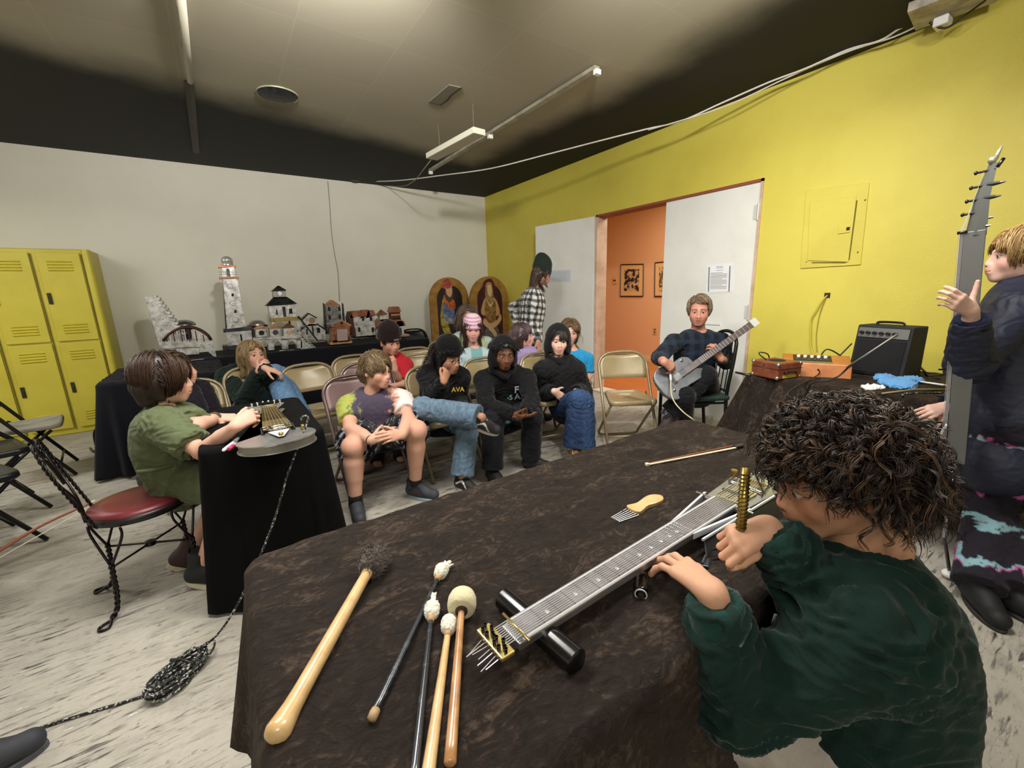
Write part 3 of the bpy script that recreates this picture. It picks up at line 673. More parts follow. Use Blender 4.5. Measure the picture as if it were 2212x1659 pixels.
# ---------- guitarist's dark chair (faces -x) ----------
M_gc=mat('dark_green_black_enamel','#0f1412',.4,.3); M_gs=mat('dark_green_vinyl','#1c2b28',.45,col2='#2a3a36',nscale=12,bump=.05)
def dining(label,loc,rz):
    r=root('dining_chair',label,'chair',(*loc,0),rz)
    MB().box((0,0,.455),(.44,.44,.045)).obj('seat',M_gs,r,world=False,bevel=.018)
    for x in(-.19,.19): MB().cyl((x,-.19,0),(x,-.19,.435),.014).obj('leg',M_gc,r,world=False,smooth=True,sharp=50)
    for x in(-.19,.19): MB().tube(spline([V(x,.24,0),V(x,.2,.43),V(x,.235,.75),V(x*.93,.255,.90)],6),.014,10).obj('leg',M_gc,r,world=False,smooth=True)
    MB().tube(spline([V(-.178,.255,.89),V(-.12,.268,.955),V(0,.275,.98),V(.12,.268,.955),V(.178,.255,.89)],6),.014,10).obj('top_rail',M_gc,r,world=False,smooth=True)
    for k in range(5): x=-.12+.06*k; MB().tube([V(x,.215,.48),V(x*.95,.262,.945)],.005,6).obj('spindle',M_gc,r,world=False)
    MB().tube([V(-.18,.215,.5),V(.18,.215,.5)],.009,8).obj('back_rail',M_gc,r,world=False,smooth=True)
    for s in(-1,1): MB().cyl((s*.19,-.19,.41),(s*.19,.2,.41),.009).obj('side_rail',M_gc,r,world=False)
    MB().cyl((-.19,-.19,.41),(.19,-.19,.41),.009).obj('front_rail',M_gc,r,world=False)
dining('dark green vinyl chair with black spindle back under the guitarist',(3.24,2.03),rad(238))
# dark leg and wooden bow stick at the left edge
r=root('bench','dark bench end with thick leg at the left picture edge','bench',(-1.22,2.9,0)); MB().box((-1.17,2.98,.14),(.075,.075,.28)).obj('leg',M_rim,r,bevel=.01); MB().box((-1.50,2.98,.14),(.075,.075,.28)).obj('leg',M_rim,r,bevel=.01); MB().box((-1.38,2.95,.30),(.5,.22,.04)).obj('seat',M_rim,r,bevel=.01)
M_bowwood=mat('reddish_bow_wood','#8a4e30',.4,coat=.3); M_ivory=mat('pale_tip','#d8cdb6',.5)
p0=at(-30,1208,2.15); p1=at(192,1088,2.45); r=root('wooden_bow','reddish wooden bow stick leaning across the dark bench','bow',p0)
MB().tube(spline([p0,(p0+p1)/2+V(0,0,.02),p1],8),[.009]*8+[.008]*8+[.006],8).obj('stick',M_bowwood,r,smooth=True); u=nrm(p1-p0); MB().tube([p0-V(0,0,.03),p1-V(0,0,.02)],.003,6).obj('bow_hair',M_ivory,r); MB().tube([p1,p1+u*.03],[.01,.004],8).obj('tip',M_ivory,r)
# ================= THINGS ON THE TABLES =================
M_alu=mat('brushed_aluminium','#b9b9b8',.32,.85,col2='#8e8e90',nscale=7,nlo=.4,nhi=.7,bump=.02,bscale=40); M_steel=mat('polished_steel','#d2d2d4',.15,1.); M_brass=mat('brass','#b39a52',.3,.9,col2='#8f7a3c',nscale=20); M_brassplate=mat('brass_plate','#c2ad6a',.25,.8)
M_blackm=mat('black_gloss_cylinder','#0d0d10',.22,.2,coat=.5); M_blackp=mat('black_plastic','#121214',.45); M_white=mat('white_plastic','#e4e4e2',.35); M_fret=mat('grey_fretboard','#8c8588',.35,.3,col2='#6a6467',nscale=20)
M_str=mat('steel_string','#d8d8da',.35,.6); M_maple=mat('maple_handle','#cfae7c',.35,col2='#b78f58',nscale=30,stretch=(1,1,1),nlo=.4,nhi=.75,coat=.4); M_felt=mat('cream_felt','#c9bf9c',.95,sheen=.3,bump=.3,bscale=120); M_yarn=mat('white_yarn','#ddd8c6',.95,sheen=.3,bump=.6,bscale=160)
M_dfelt=mat('dark_brown_felt','#3c332c',.98,sheen=.4,bump=.6,bscale=90,col2='#5c5048',nscale=14); M_blackst=mat('blue_black_lacquered_stick','#22262e',.25,coat=.4,col2='#3b4048',nscale=60,nlo=.55,nhi=.62)
def tp(px,py,z=TZ+.012): return atz(px,py,z)
# mallets -----------------------------------------------------------------
def mallet(label,p0,p1,r0,r1,ms,head,group='mallets on the brown velvet table',knob=None):
    """p0 head centre, p1 butt end"""
    u=nrm(p1-p0); L=np.linalg.norm(p1-p0); r=root('mallet',label,'mallet',(p1+p0)/2*V(1,1,0)+V(0,0,TZ),group=group)
    pts=[p0+u*L*t for t in np.linspace(0,1,14)]; rs=[r0+(r1-r0)*t for t in np.linspace(0,1,14)]
    if knob: pts+=[p1+u*.008,p1+u*.016,p1+u*.02]; rs[-2]=r1*1.05; rs[-1]=knob*.95; rs+=[knob,knob*.85,knob*.4]
    else: pts+=[p1+u*.003]; rs+=[rs[-1]*.6]
    MB().tube(pts,rs,20).obj('handle',ms,r,smooth=True); head(r,p0,u,pts,rs); return r
def fuzzy(r,p0,u,*a):
    S=SDF(p0-.06,p0+.06,.0022); S.cap(p0-u*.012,p0+u*.012,.029,.026,k=.005); v,F=S.mesh(1); n=vnormals(v,F); v=v+n*(vnoise(v,.012,2)*.0022+vnoise(v,.03,4)*.002)[:,None]; v[:,2]=np.maximum(v[:,2],TZ+.003)
    o=mesh('felt_head',v,F,M_dfelt,r); rng=np.random.default_rng(5); b=MB(); k=rng.choice(len(v),900)
    for i in k: q=v[i]; d=nrm(n[i]+rng.normal(0,.6,3)); b.tube([q,q+d*.005+V(0,0,.0),q+d*.008+rng.normal(0,.0015,3)],[.0006,.0005,.0003],3)
    b.obj('felt_fuzz',M_dfelt,o); o['kind']='stuff' if False else 'thing'; del o['kind']
    MB().lathe([(.011,-.004),(.0125,.004),(.011,.012)],c=p0+u*.03,ax=u,n=16).obj('collar',M_maple,r,smooth=True)
mallet('big mallet with dark fuzzy head and pale maple handle, leftmost on the table',tp(806,1215,TZ+.028),tp(608,1568,TZ+.013),.0105,.0135,M_maple,fuzzy,knob=.0185)
def yarn(seed,torn):
    def f(r,p0,u,*a):
        S=SDF(p0-.05,p0+.05,.0018); S.cap(p0-u*.004,p0+u*.006,.0155,.014,k=.004)
        if torn:
            rng=np.random.default_rng(seed)
            for k in range(7): d=nrm(-u*.8+rng.normal(0,.5,3)+V(.3,0,.1)); S.cap(p0-u*.01,p0-u*.012+d*.024,.0045,.002,k=.004)
        v,F=S.mesh(1); n=vnormals(v,F); v=v+n*(vnoise(v,.008,seed)*.0014)[:,None]; v[:,2]=np.maximum(v[:,2],TZ+.002); o=mesh('yarn_head',v,F,M_yarn,r)
        MB().lathe([(.0062,-.006),(.007,.0),(.006,.008)],c=p0+u*.02,ax=u,n=14).obj('collar',mat('tan_wrap','#b08a60',.7),r,smooth=True)
    return f
M_tanend=mat('tan_wood_end','#a58a64',.6)
def with_end(h):
    def f(r,p0,u,pts,rs): h(r,p0,u,pts,rs); MB().lathe([(.0,.004),(.0068,.002),(.0075,-.006),(.0068,-.012)],c=pts[-1],ax=u,n=14).obj('end_cap',M_tanend,r,smooth=True)
    return f
mallet('black mallet with frayed white yarn head, its butt end fully on the table',tp(953,1234,TZ+.017),tp(806,1546),.0042,.0062,M_blackst,with_end(yarn(3,True)))
mallet('black mallet with frayed white yarn head, running off the bottom edge',tp(933,1318,TZ+.018),tp(892,1700),.0042,.0066,M_blackst,yarn(6,True))
def smallball(r,p0,u,*a):
    yarn(9,False)(r,p0,u); 
mallet('pale wood mallet with small speckled round head',tp(970,1349,TZ+.016),tp(918,1720),.0052,.0095,M_maple,smallball)
def bigfelt(r,p0,u,*a):
    c=p0; MB().lathe([(.0,-.024),(.014,-.023),(.0235,-.018),(.027,-.008),(.0275,.004),(.026,.014),(.021,.019),(.010,.019)],c=c,ax=u,n=36).obj('felt_head',M_felt,r,smooth=True); MB().lathe([(.0115,-.003),(.0115,.003),(.006,.004)],c=c+u*.019,ax=u,n=20).obj('washer',mat('dark_washer','#3a2e26',.6),r)
mallet('timpani mallet with big cream felt head and orange wood handle',tp(998,1302,TZ+.03),tp(972,1648,TZ+.012),.0058,.0085,mat('orange_wood_handle','#b98a5c',.3,col2='#9a6e44',nscale=30,coat=.4),bigfelt)
# black cylinder rest ------------------------------------------------------
pa,pb=tp(1088,1292,TZ+.022),tp(1248,1432,TZ+.022)
r=root('cylinder_rest','glossy black cylinder propping up the long steel instrument','rest',(pa+pb)/2*V(1,1,0)+V(0,0,TZ)); MB().lathe([(0,-.002),(.018,-.001),(.0215,.002),(.0215,.01),(.0215,np.linalg.norm(pb-pa)-.01),(.0215,np.linalg.norm(pb-pa)-.002),(.018,np.linalg.norm(pb-pa)),(0,np.linalg.norm(pb-pa))],c=pa,ax=pb-pa,n=32).obj('cylinder',M_blackm,r,smooth=True,sharp=40)
# long steel stick instrument ---------------------------------------------
ZS=TZ+.05; M_rail=mat('bright_aluminium_rail','#dcdde0',.4,.25)
A=(tp(1047,1360,ZS)+tp(1095,1421,ZS))/2; Bq=tp(1600,1062,ZS); ex=nrm((Bq-A)*V(1,1,0)); ey=V(-ex[1],ex[0],0); ez=V(0,0,1)
r=root('stick_instrument','long silver ten-string tapping instrument lying across the velvet table','instrument',A*V(1,1,0)+V(0,0,TZ)+ex*.4)
Rr=np.array([ex,ey,ez]).T
def wq(x0,x1,w0,w1,z0,z1,o=0): # tapered bar along ex
    P=[A+ex*x0-ey*(w0/2-o),A+ex*x1-ey*(w1/2-o),A+ex*x1+ey*(w1/2+o),A+ex*x0+ey*(w0/2+o)]; return [p+ez*z0 for p in P]+[p+ez*z1 for p in P]
LN=.735
MB().hexa(wq(.03,LN,.050,.062,-.016,-.001)).obj('neck',M_alu,r,bevel=.002)
MB().hexa(wq(.045,LN,.044,.056,-.001,.002)).obj('fretboard',M_fret,r)
for s in(-1,1): 
    o0=.0245*s; b=MB(); b.tube([A+ex*.04+ey*(.0225*s)+ez*.001,A+ex*LN+ey*(.0285*s)+ez*.001],.003,6); b.obj('edge_binding',mat('white_edge_binding','#e8e8ea',.3,.3),r)
sc=.68; x=.05
for k in range(1,22):
    xf=.05+sc*(1-2**(-k/11.5)); wd=.044+(xf-.045)/(LN-.045)*.012
    if xf<LN-.02: MB().tube([A+ex*xf-ey*wd/2+ez*.003,A+ex*xf+ey*wd/2+ez*.003],.0007,4).obj('fret',M_steel,r)
    if k in(2,4,6,8,11,13,15,17,19):
        xm=.05+sc*(1-2**(-(k-.5)/11.5)); MB().cyl(A+ex*xm-ey*.003+ez*.0022,A+ex*xm-ey*.003+ez*.0028,.0038,12).obj('inlay_dot',M_white,r)
for k in range(10):
    y0=-.020+.040*k/9; y1=-.026+.052*k/9; MB().tube([A+ex*.012+ey*y0+ez*.006,A+ex*.04+ey*y0+ez*.0075,A+ex*(LN+.10)+ey*y1+ez*.010,A+ex*(LN+.15)+ey*y1+ez*.006],.0009,5).obj('string',M_str,r)
rng=np.random.default_rng(3)
for k in range(7): p=A+ex*-.012+ey*(-.025+.008*k)+ez*-.004; MB().tube([p,p-ex*rng.uniform(.02,.034)+ez*rng.uniform(-.012,.004)+ey*rng.uniform(-.006,.006)],.0009,4).obj('string_end',M_str,r)
MB().box(A+ex*.0+ez*.003,(.026,.074,.008),Rr).obj('head_plate',M_brassplate,r,bevel=.002)
for k in range(12): MB().lathe([(.0032,0),(.0036,.004),(.0036,.009),(.0022,.009),(.0018,.004)],c=A+ex*(-.007+.0075*(k%2)+.006*(k%3==0))+ey*(-.031+.0056*k)+ez*.006,n=12).obj('tuning_screw',M_blackm,r,smooth=True,sharp=40)
MB().tube([A+ex*.042-ey*.037+ez*.0075,A+ex*.042+ey*.037+ez*.0075],.0026,8).obj('nut_bar',M_brassplate,r,smooth=True)
# flared aluminium frame + bridge
for s in(-1,1):
    MB().hexa([A+ex*.53+ey*s*.031-ez*.014,A+ex*.74+ey*s*.062-ez*.014,A+ex*.745+ey*s*.057-ez*.014,A+ex*.535+ey*s*.026-ez*.014]+[A+ex*.53+ey*s*.031+ez*.001,A+ex*.74+ey*s*.062+ez*.001,A+ex*.745+ey*s*.057+ez*.001,A+ex*.535+ey*s*.026+ez*.001]).obj('frame_rail',M_rail,r)
    MB().tube([A+ex*.725+ey*s*.03+ez*.0,A+ex*.725+ey*s*.075+ez*.0],.0035,8).obj('cross_bolt',M_steel,r)
MB().hexa([A+ex*.53-ey*.068-ez*.045,A+ex*.86-ey*.088-ez*.045,A+ex*.86-ey*.084-ez*.045,A+ex*.53-ey*.064-ez*.045]+[A+ex*.55-ey*.050-ez*.012,A+ex*.86-ey*.070-ez*.002,A+ex*.86-ey*.066-ez*.002,A+ex*.55-ey*.046-ez*.012]).obj('side_panel',mat('dark_grey_side_panel','#55585a',.4,.6),r)
MB().tube([A+ex*.54-ey*.048-ez*.010,A+ex*.86-ey*.068+ez*.0],.0035,6).obj('panel_edge',M_rail,r)
for k in range(3): MB().cyl(A+ex*(.64+.03*k)-ey*.073-ez*.03,A+ex*(.64+.03*k)-ey*.062-ez*.025,.005,12).obj('panel_knob',M_steel,r,smooth=True,sharp=40)
MB().hexa(wq(.72,.90,.10,.13,-.012,-.002)).obj('body_plate',M_alu,r,bevel=.002)
MB().hexa(wq(.745,.835,.066,.072,-.002,.003)).obj('pickup',mat('cream_gold_saddles','#cbbd84',.35,.5),r,bevel=.001)
for k in range(9): MB().box(A+ex*.79+ey*(-.029+.0072*k)+ez*.0042,(.084,.0012,.002),Rr).obj('saddle_gap',mat('dark_saddle_gap','#5a5230',.5),r)
MB().box(A+ex*.79+ez*.005,(.010,.07,.003),Rr).obj('saddle_bar',M_blackm,r)
MB().tube(spline([A+ex*.845-ey*.045+ez*.004,A+ex*.85+ez*.006,A+ex*.85+ey*.04+ez*.005,A+ex*.865+ey*.05+ez*.004,A+ex*.88+ey*.04+ez*.004],6),.005,8).obj('tailpiece_loop',M_steel,r,smooth=True)
for k in range(10): MB().cyl(A+ex*.86+ey*(-.03+.0062*k)+ez*.004,A+ex*.895+ey*(-.03+.0062*k)+ez*.008,.0022,6).obj('saddle_screw',M_brass,r)
MB().lathe([(.004,-.012),(.004,.0),(.009,.002),(.010,.008),(.009,.011),(0,.012)],c=A+ex*.885+ey*.052+ez*.016,n=20).obj('volume_knob',M_brass,r,smooth=True,sharp=40)
MB().prism([(.9,-.05),(1.03,-.005),(1.03,.005),(.9,.05)],.006,A-ez*.01,ex,ey,ez).obj('tail_plate',M_alu,r,bevel=.001)
for k in range(6): MB().lathe([(.0025,0),(.0035,.01),(.002,.014)],c=A+ex*(.905+.012*k)+ey*(.035-.006*k),n=8).obj('tuner_peg',M_steel,r,smooth=True)
# black support under the body end
b=MB(); b.box(A+ex*.80-ez*.03,(.14,.07,.036),Rr); b.obj('support_block',M_blackp,r,bevel=.004)
# clear slide -------------------------------------------------------------
p0,p1=tp(1388,1243,TZ+.014),tp(1384,1288,TZ+.014); u=nrm((p1-p0)*V(1,1,0)); c0=(p0+p1)/2
r=root('glass_slide','clear glass tube slide on the velvet beside the long instrument','slide',c0*V(1,1,0)+V(0,0,TZ)); M_gl=mat('clear_glass','#f4f6f6',.03,trans=1,ior=1.47)
MB().lathe([(.0095,-.028),(.0128,-.027),(.0132,-.02),(.0132,.02),(.0128,.027),(.0095,.028),(.0092,.02),(.0092,-.02),(.0095,-.028)],c=c0,ax=u,n=28).obj('tube',M_gl,r,smooth=True)
qx=nrm(np.cross(u,V(0,0,1)))
for q_ in(-1,1): MB().tube([c0+u*.0275*q_+qx*.0112*math.cos(t)+V(0,0,.0112*math.sin(t)) for t in np.linspace(0,2*PI,24,endpoint=False)],.0016,6,closed=True).obj('ground_rim',mat('ground_glass_rim','#b9bcba',.4),r,smooth=True)
# wooden handled comb -----------------------------------------------------
hs_=[tp(x,y,TZ+.006) for x,y in ((1353,1099),(1380,1112),(1400,1098),(1420,1092),(1433,1084),(1428,1076),(1412,1074),(1395,1078),(1375,1092))]
r=root('wire_comb','wooden-handled pick with long steel tines on the velvet','comb',np.mean(hs_,0)*V(1,1,0)+V(0,0,TZ)); sp=spline(hs_,5,closed=True); n=len(sp); b=MB(); b._add([p+V(0,0,z) for z in (-.002,.010) for p in sp],[tuple(range(n-1,-1,-1)),tuple(range(n,2*n))]+[(i,(i+1)%n,n+(i+1)%n,n+i) for i in range(n)]); b.obj('handle',M_maple,r,bevel=.002)
a0,a1=tp(1353,1099,TZ+.010),tp(1380,1112,TZ+.010); t0,t1=tp(1320,1118,TZ+.010),tp(1337,1127,TZ+.010)
for k in range(6): MB().tube([a0+(a1-a0)*k/5,t0+(t1-t0)*k/5],.0009,5).obj('tine',M_str,r)
# aluminium channel bar
r=root('aluminium_bar','short aluminium channel with two bright edges beside the boy','bar',tp(1600,1190)*V(1,1,0)+V(0,0,TZ))
for (q0,q1,nm) in (((1527,1187),(1660,1168),'upper_flange'),((1536,1199),(1664,1180),'lower_flange')):
    a,c=tp(*q0,TZ+.016),tp(*q1,TZ+.016); MB().tube([a,c],[.0032,.0032],4).obj(nm,M_steel,r)
a,c=tp(1531,1193,TZ+.010),tp(1662,1174,TZ+.010); MB().tube([a,c],.008,4,flat=.6).obj('channel',mat('black_channel','#1c1e22',.4,.4),r)
q=tp(1524,1219,TZ+.008); r=root('small_clip','small dark metal clip beside the boy\'s wrist','clip',q*V(1,1,0)+V(0,0,TZ)); MB().box(q,(.03,.014,.012),rotz(.5)).obj('jaw',mat('dark_blue_steel','#4a5060',.3,.8),r,bevel=.002); MB().cyl(q+V(-.012,.0,.008),q+V(.012,.008,.012),.003,8).obj('lever',M_steel,r)
# violin bow --------------------------------------------------------------
a,c=tp(1400,1003,TZ+.012),tp(1590,966,TZ+.012); d=tp(1604,962,TZ+.012); u=nrm(c-a); w=nrm(np.cross(V(0,0,1),u))
r=root('violin_bow','violin bow with white hair lying on the far end of the velvet table','bow',(a+c)/2*V(1,1,0)+V(0,0,TZ))
MB().tube(spline([a+w*.004,(a+c)/2+w*.010,d+w*.012],10),.0028,8).obj('stick',M_bowwood,r,smooth=True); MB().hexa([a-w*.005+V(0,0,-.002),c-w*.007+V(0,0,-.002),c+w*.002+V(0,0,-.002),a+w*.002+V(0,0,-.002),a-w*.005+V(0,0,.001),c-w*.007+V(0,0,.001),c+w*.002+V(0,0,.001),a+w*.002+V(0,0,.001)]).obj('bow_hair',mat('bow_hair','#d6cdaa',.6),r)
MB().box(c+w*.002+u*.012,(.034,.02,.012),np.array([u,w,[0,0,1]]).T).obj('frog',M_blackp,r,bevel=.002); MB().cyl(d+w*.012,d+w*.012+u*.014,.0032,8).obj('end_screw',M_steel,r); MB().box(a+w*.0-u*.003,(.012,.014,.01),np.array([u,w,[0,0,1]]).T).obj('tip_plate',mat('ivory_tip_plate','#d8c8b0',.4),r,bevel=.002)
# ================= LAP STEEL ON THE SMALL BLACK TABLE =================
zl=TZ+.045; r=root('lap_steel','aluminium lute-shaped steel guitar with brass fretboard on the small black table','instrument',(.1,2.1,TZ))
c=V(.115,1.905,0); body=[]
for a in np.linspace(rad(118),rad(118)-2*PI+rad(52),40): body.append((c[0]+.145*math.cos(a),c[1]+.105*math.sin(a)))
neck=[(.19,2.06),(.168,2.42),(.21,2.53),(.20,2.555),(.125,2.50),(.045,2.56),(.03,2.54),(.088,2.43),(.065,2.06)]
out=body+neck
for z,nm in ((zl,'top_plate'),(zl-.034,'bottom_plate')): MB().prism(out,.004,(0,0,z)).obj(nm,M_alu,r,bevel=.001)
MB().prism([(c[0]+(x-c[0])*.965,c[1]+(y-c[1])*.965) for x,y in body],.03,(0,0,zl-.03)).obj('body_side',mat('worn_aluminium_edge','#97948c',.4,.7),r)
MB().prism([(.072,2.03),(.182,2.03),(.160,2.44),(.097,2.44)],.012,(0,0,zl+.004)).obj('fretboard',M_brass,r,bevel=.001)
for k in range(1,18): y=2.44-.41*(1-2**(-k/10)); w_=.0315+(2.44-y)*.056; MB().box((.1285,y,zl+.0175),(w_*2,.002,.002)).obj('fret',mat('dark_brass_line','#6d5c2a',.4,.7),r)
for k in range(6): MB().tube([(.108+.008*k,2.45,zl+.021),(.09+.0155*k,2.0,zl+.024),(.10+.011*k,1.955,zl+.02)],.0006,4).obj('string',M_str,r)
MB().cyl((.086,2.452,zl+.019),(.172,2.452,zl+.019),.0035,10).obj('nut',M_brassplate,r,smooth=True)
for y in(2.02,1.985): MB().cyl((.072,y,zl+.018),(.182,y,zl+.018),.006,12).obj('bridge_roller',mat('rosy_chrome','#cfc2b4',.15,1),r,smooth=True)
for x in(.07,.184): MB().cyl((x,1.965,zl+.004),(x,2.035,zl+.012),.008,10).obj('bridge_post',M_blackm,r)
MB().prism([(.088,1.962),(.168,1.962),(.138,1.875),(.118,1.875)],.004,(0,0,zl+.010)).obj('tailpiece',M_white,r,bevel=.001); MB().sphere((.128,1.885,zl+.018),.010,16,10).obj('tail_button',M_brass,r,smooth=True); MB().sphere((.128,1.915,zl+.0145),(.016,.006,.002),16,6).obj('tail_badge',M_alu,r,smooth=True)
for k in range(6): MB().lathe([(.003,0),(.003,.014),(.006,.016),(.006,.026),(0,.028)],c=(.06+.026*k,2.545-.012*abs(k-2.5),zl+.0),n=8).obj('tuning_peg',M_steel,r,smooth=True)
jk=V(.218,1.945,zl+.006); MB().lathe([(.008,0),(.010,.006),(.007,.012),(.007,.02)],c=jk,n=14).obj('jack_socket',M_brass,r,smooth=True)
# braided cable from the jack to the coil on the floor
def braid(b,pts,r_,seed=0): b.tube(pts,r_,8)
M_braid=mat('black_white_braided_cable','#131313',.7,col2='#a8a8a0',nscale=110,nlo=.55,nhi=.6,ndet=1)
r=root('instrument_cable','black and white braided cable from the steel guitar to a coil on the floor','cable',(-.3,1.75,0))
pts=[jk+V(0,0,.02),jk+V(0,0,.05),jk+V(.02,-.04,.05),atz(640,975,TZ-.02),at(620,1030,1.72),at(590,1130,1.66),at(545,1240,1.62),at(505,1320,1.62),at(470,1370,1.62),atz(428,1407,.03)]
q0=atz(428,1407,.02); ctr=(atz(330,1520,.0)+atz(440,1415,.0))/2; ax=nrm(atz(440,1415,0)-atz(330,1520,0)); ay=V(-ax[1],ax[0],0)
sp1=spline(pts,10); MB().tube(sp1,.0042,8).obj('cable_run',M_braid,r,smooth=True)
rng=np.random.default_rng(8)
for k in range(13):
    a_,b_=.105*rng.uniform(.8,1.06),.052*rng.uniform(.55,1.1); o=ctr+ax*rng.uniform(-.01,.012)+ay*rng.uniform(-.014,.014); ph=rng.uniform(-.25,.25); z0=.006+.0035*k
    X=ax*math.cos(ph)+ay*math.sin(ph); Y=-ax*math.sin(ph)+ay*math.cos(ph)
    loop=[o+X*a_*math.cos(t)*(1+.1*math.sin(2*t+k))+Y*b_*math.sin(t)*(1+.18*math.cos(t*3+k))+V(0,0,z0+.008*math.sin(t*2+k)) for t in np.linspace(0,2*PI,28,endpoint=False)]
    MB().tube(loop,.0042,6,closed=True).obj('coil_loop',M_braid,r,smooth=True)
MB().tube(spline([ctr-ax*.09+V(0,0,.02),atz(325,1500,.006),atz(250,1522,.006),atz(140,1555,.006),atz(40,1590,.006),atz(-60,1640,.006)],8),.0046,8).obj('cable_tail',M_braid,r,smooth=True)
w_=ctr+ax*.02; MB().tube([w_-ay*.05+V(0,0,.05),w_-ay*.0+V(0,0,.062),w_+ay*.05+V(0,0,.05)],.006,6).obj('coil_tie',M_blackp,r,smooth=True)
# marker pens
def pen(label,a,c,col,capc):
    a,c=V(a),V(c); u=nrm(c-a); r=root('marker_pen',label,'pen',(a+c)/2*V(1,1,0)+V(0,0,TZ)); MB().tube([a,a+u*.01,c-u*.035],[.003,.007,.0075],12).obj('barrel',mat('pen_'+col,col,.4),r,smooth=True); MB().tube([c-u*.035,c-u*.002,c],[.0085,.0085,.006],12).obj('cap',mat('pen_'+capc,capc,.4),r,smooth=True)
pen('white marker pen beside the steel guitar',atz(481,974,TZ+.012),atz(515,948,TZ+.012),'#e6e6e4','#d8d8d6'); pen('grey marker pen with pink cap beside the steel guitar',atz(520,952,TZ+.014),atz(494,970,TZ+.014),'#8a8c90','#c8386c')
# ================= EQUIPMENT TABLE =================
def bx8(r,nm,c,d,R,m,bev=.004): return MB().box(c,d,R).obj(nm,m,r,bevel=bev)
M_suit=mat('brown_leatherette','#7a4028',.45,col2='#5f2f1c',nscale=14,bump=.06); M_corner=mat('nickel_corner','#a8a39a',.3,.9); M_orange=mat('orange_brown_cabinet_wood','#b5703a',.4,col2='#9a5826',nscale=6,coat=.25); M_tolex=mat('black_tolex','#141416',.7,bump=.3,bscale=220); M_grille=mat('black_grille_cloth','#0c0c0e',.9,bump=.3,bscale=400)
# small suitcase amp
a,c=atz(1618,812,TZ),atz(1664,822,TZ); d=atz(1707,806,TZ); ux=nrm((c-a)*V(1,1,0)); uy=V(-ux[1],ux[0],0)
if uy@(d-c)<0: uy=-uy
W_=.20; D_=.20; H_=.105; o=a+V(.02,.0,0); cc=o+ux*W_/2+uy*D_/2; R3=np.array([ux,uy,np.cross(ux,uy)]).T
r=root('suitcase_amplifier','small brown suitcase amplifier with metal corners on the equipment table','amplifier',cc)
bx8(r,'case',cc+V(0,0,H_/2+.006),(W_,D_,H_),R3,M_suit,.008); bx8(r,'lid_seam',cc+V(0,0,.072),(W_+.002,D_+.002,.003),R3,M_blackp,0)
for i in(-1,1):
    for j in(-1,1):
        for k in(.016,H_-.004): MB().sphere(cc+R3@V(i*(W_/2-.008),j*(D_/2-.008),0)+V(0,0,k),.014,10,8).obj('corner_cap',M_corner,r,smooth=True)
hp=cc+ux*(W_/2); MB().tube(spline([hp-uy*.045+V(0,0,.05),hp-uy*.04+ux*.015+V(0,0,.055),hp+uy*.04+ux*.015+V(0,0,.055),hp+uy*.045+V(0,0,.05)],6),.006,8).obj('handle',M_blackm,r,smooth=True)
fp=cc-uy*(D_/2); bx8(r,'latch',fp+V(0,0,.078)-uy*.002,(.022,.006,.026),R3,M_steel,.002)
MB().lathe([(.05,0),(.048,.003),(0,.002)],c=cc+V(0,0,H_+.006),n=28).obj('speaker_grille',M_grille,r); bx8(r,'yellow_label',hp+V(0,0,.022)+ux*.001,(.003,.11,.018),R3,mat('yellow_label','#b8a52a',.5),0)
MB().tube(spline([cc+V(-.03,.04,H_),cc+V(-.06,.08,H_+.04),cc+V(.02,.12,H_+.045),cc+V(.1,.10,H_+.02),cc+V(.18,.12,.03)],8),.004,8).obj('lead',M_blackp,r,smooth=True)
mm_=atz(1597,806,TZ+.02); 
r2=root('black_rod','short black rod sticking out over the table corner','rod',mm_); MB().tube([mm_-ux*.03,mm_+ux*.09],[.007,.009],10).obj('rod',M_blackp,r2,smooth=True)
# orange head amp (wedge)
oc=V(3.20,1.13,TZ); ra=rad(-66); R3=rotz(ra); X,Y,Z=R3[:,0],R3[:,1],R3[:,2]
r=root('orange_amplifier','long orange-brown wooden amplifier with white knobs on the equipment table','amplifier',oc)
L_,Dp,Hh=.37,.19,.125
P=[oc+X*x+Y*y for x,y in ((-L_/2,-Dp/2),(L_/2,-Dp/2),(L_/2,Dp/2),(-L_/2,Dp/2))]; Tt=[P[0]+V(0,0,Hh*.72)+Y*.02,P[1]+V(0,0,Hh*.72)+Y*.02,P[2]+V(0,0,Hh),P[3]+V(0,0,Hh)]
MB().hexa(P+Tt).obj('cabinet',M_orange,r,bevel=.005)
tn=nrm(np.cross(Tt[1]-Tt[0],Tt[3]-Tt[0])); tx=nrm(Tt[1]-Tt[0]); ty=np.cross(tn,tx); pc=(Tt[0]+Tt[1]+Tt[2]+Tt[3])/4-tx*.0; RT=np.array([tx,ty,tn]).T
bx8(r,'control_panel',pc-tx*.02+tn*.001,(.21,.12,.004),RT,M_blackp,.001); bx8(r,'silver_strip',pc-tx*.02-ty*.07+tn*.002,(.22,.012,.006),RT,M_steel,.001)
for k in range(5): MB().lathe([(.011,0),(.010,.012),(0,.014)],c=pc+tx*(-.095+.037*k)+ty*.02+tn*.003,ax=tn,n=14).obj('knob',M_white,r,smooth=True,sharp=50)
for k in range(6): MB().cyl(pc+tx*(-.105+.033*k)-ty*.03+tn*.003,pc+tx*(-.105+.033*k)-ty*.03+tn*.008,.004,8).obj('switch',M_steel,r)
pp=pc-ty*.10-V(0,0,.03)+tx*.01; MB().tube(spline([pp,pp-Y*.05+V(0,0,-.03),atz(1705,845,TZ+.006),atz(1715,862,TZ+.006),atz(1760,868,TZ+.006),atz(1800,850,TZ+.006)],8),.004,8).obj('lead',M_blackp,r,smooth=True)
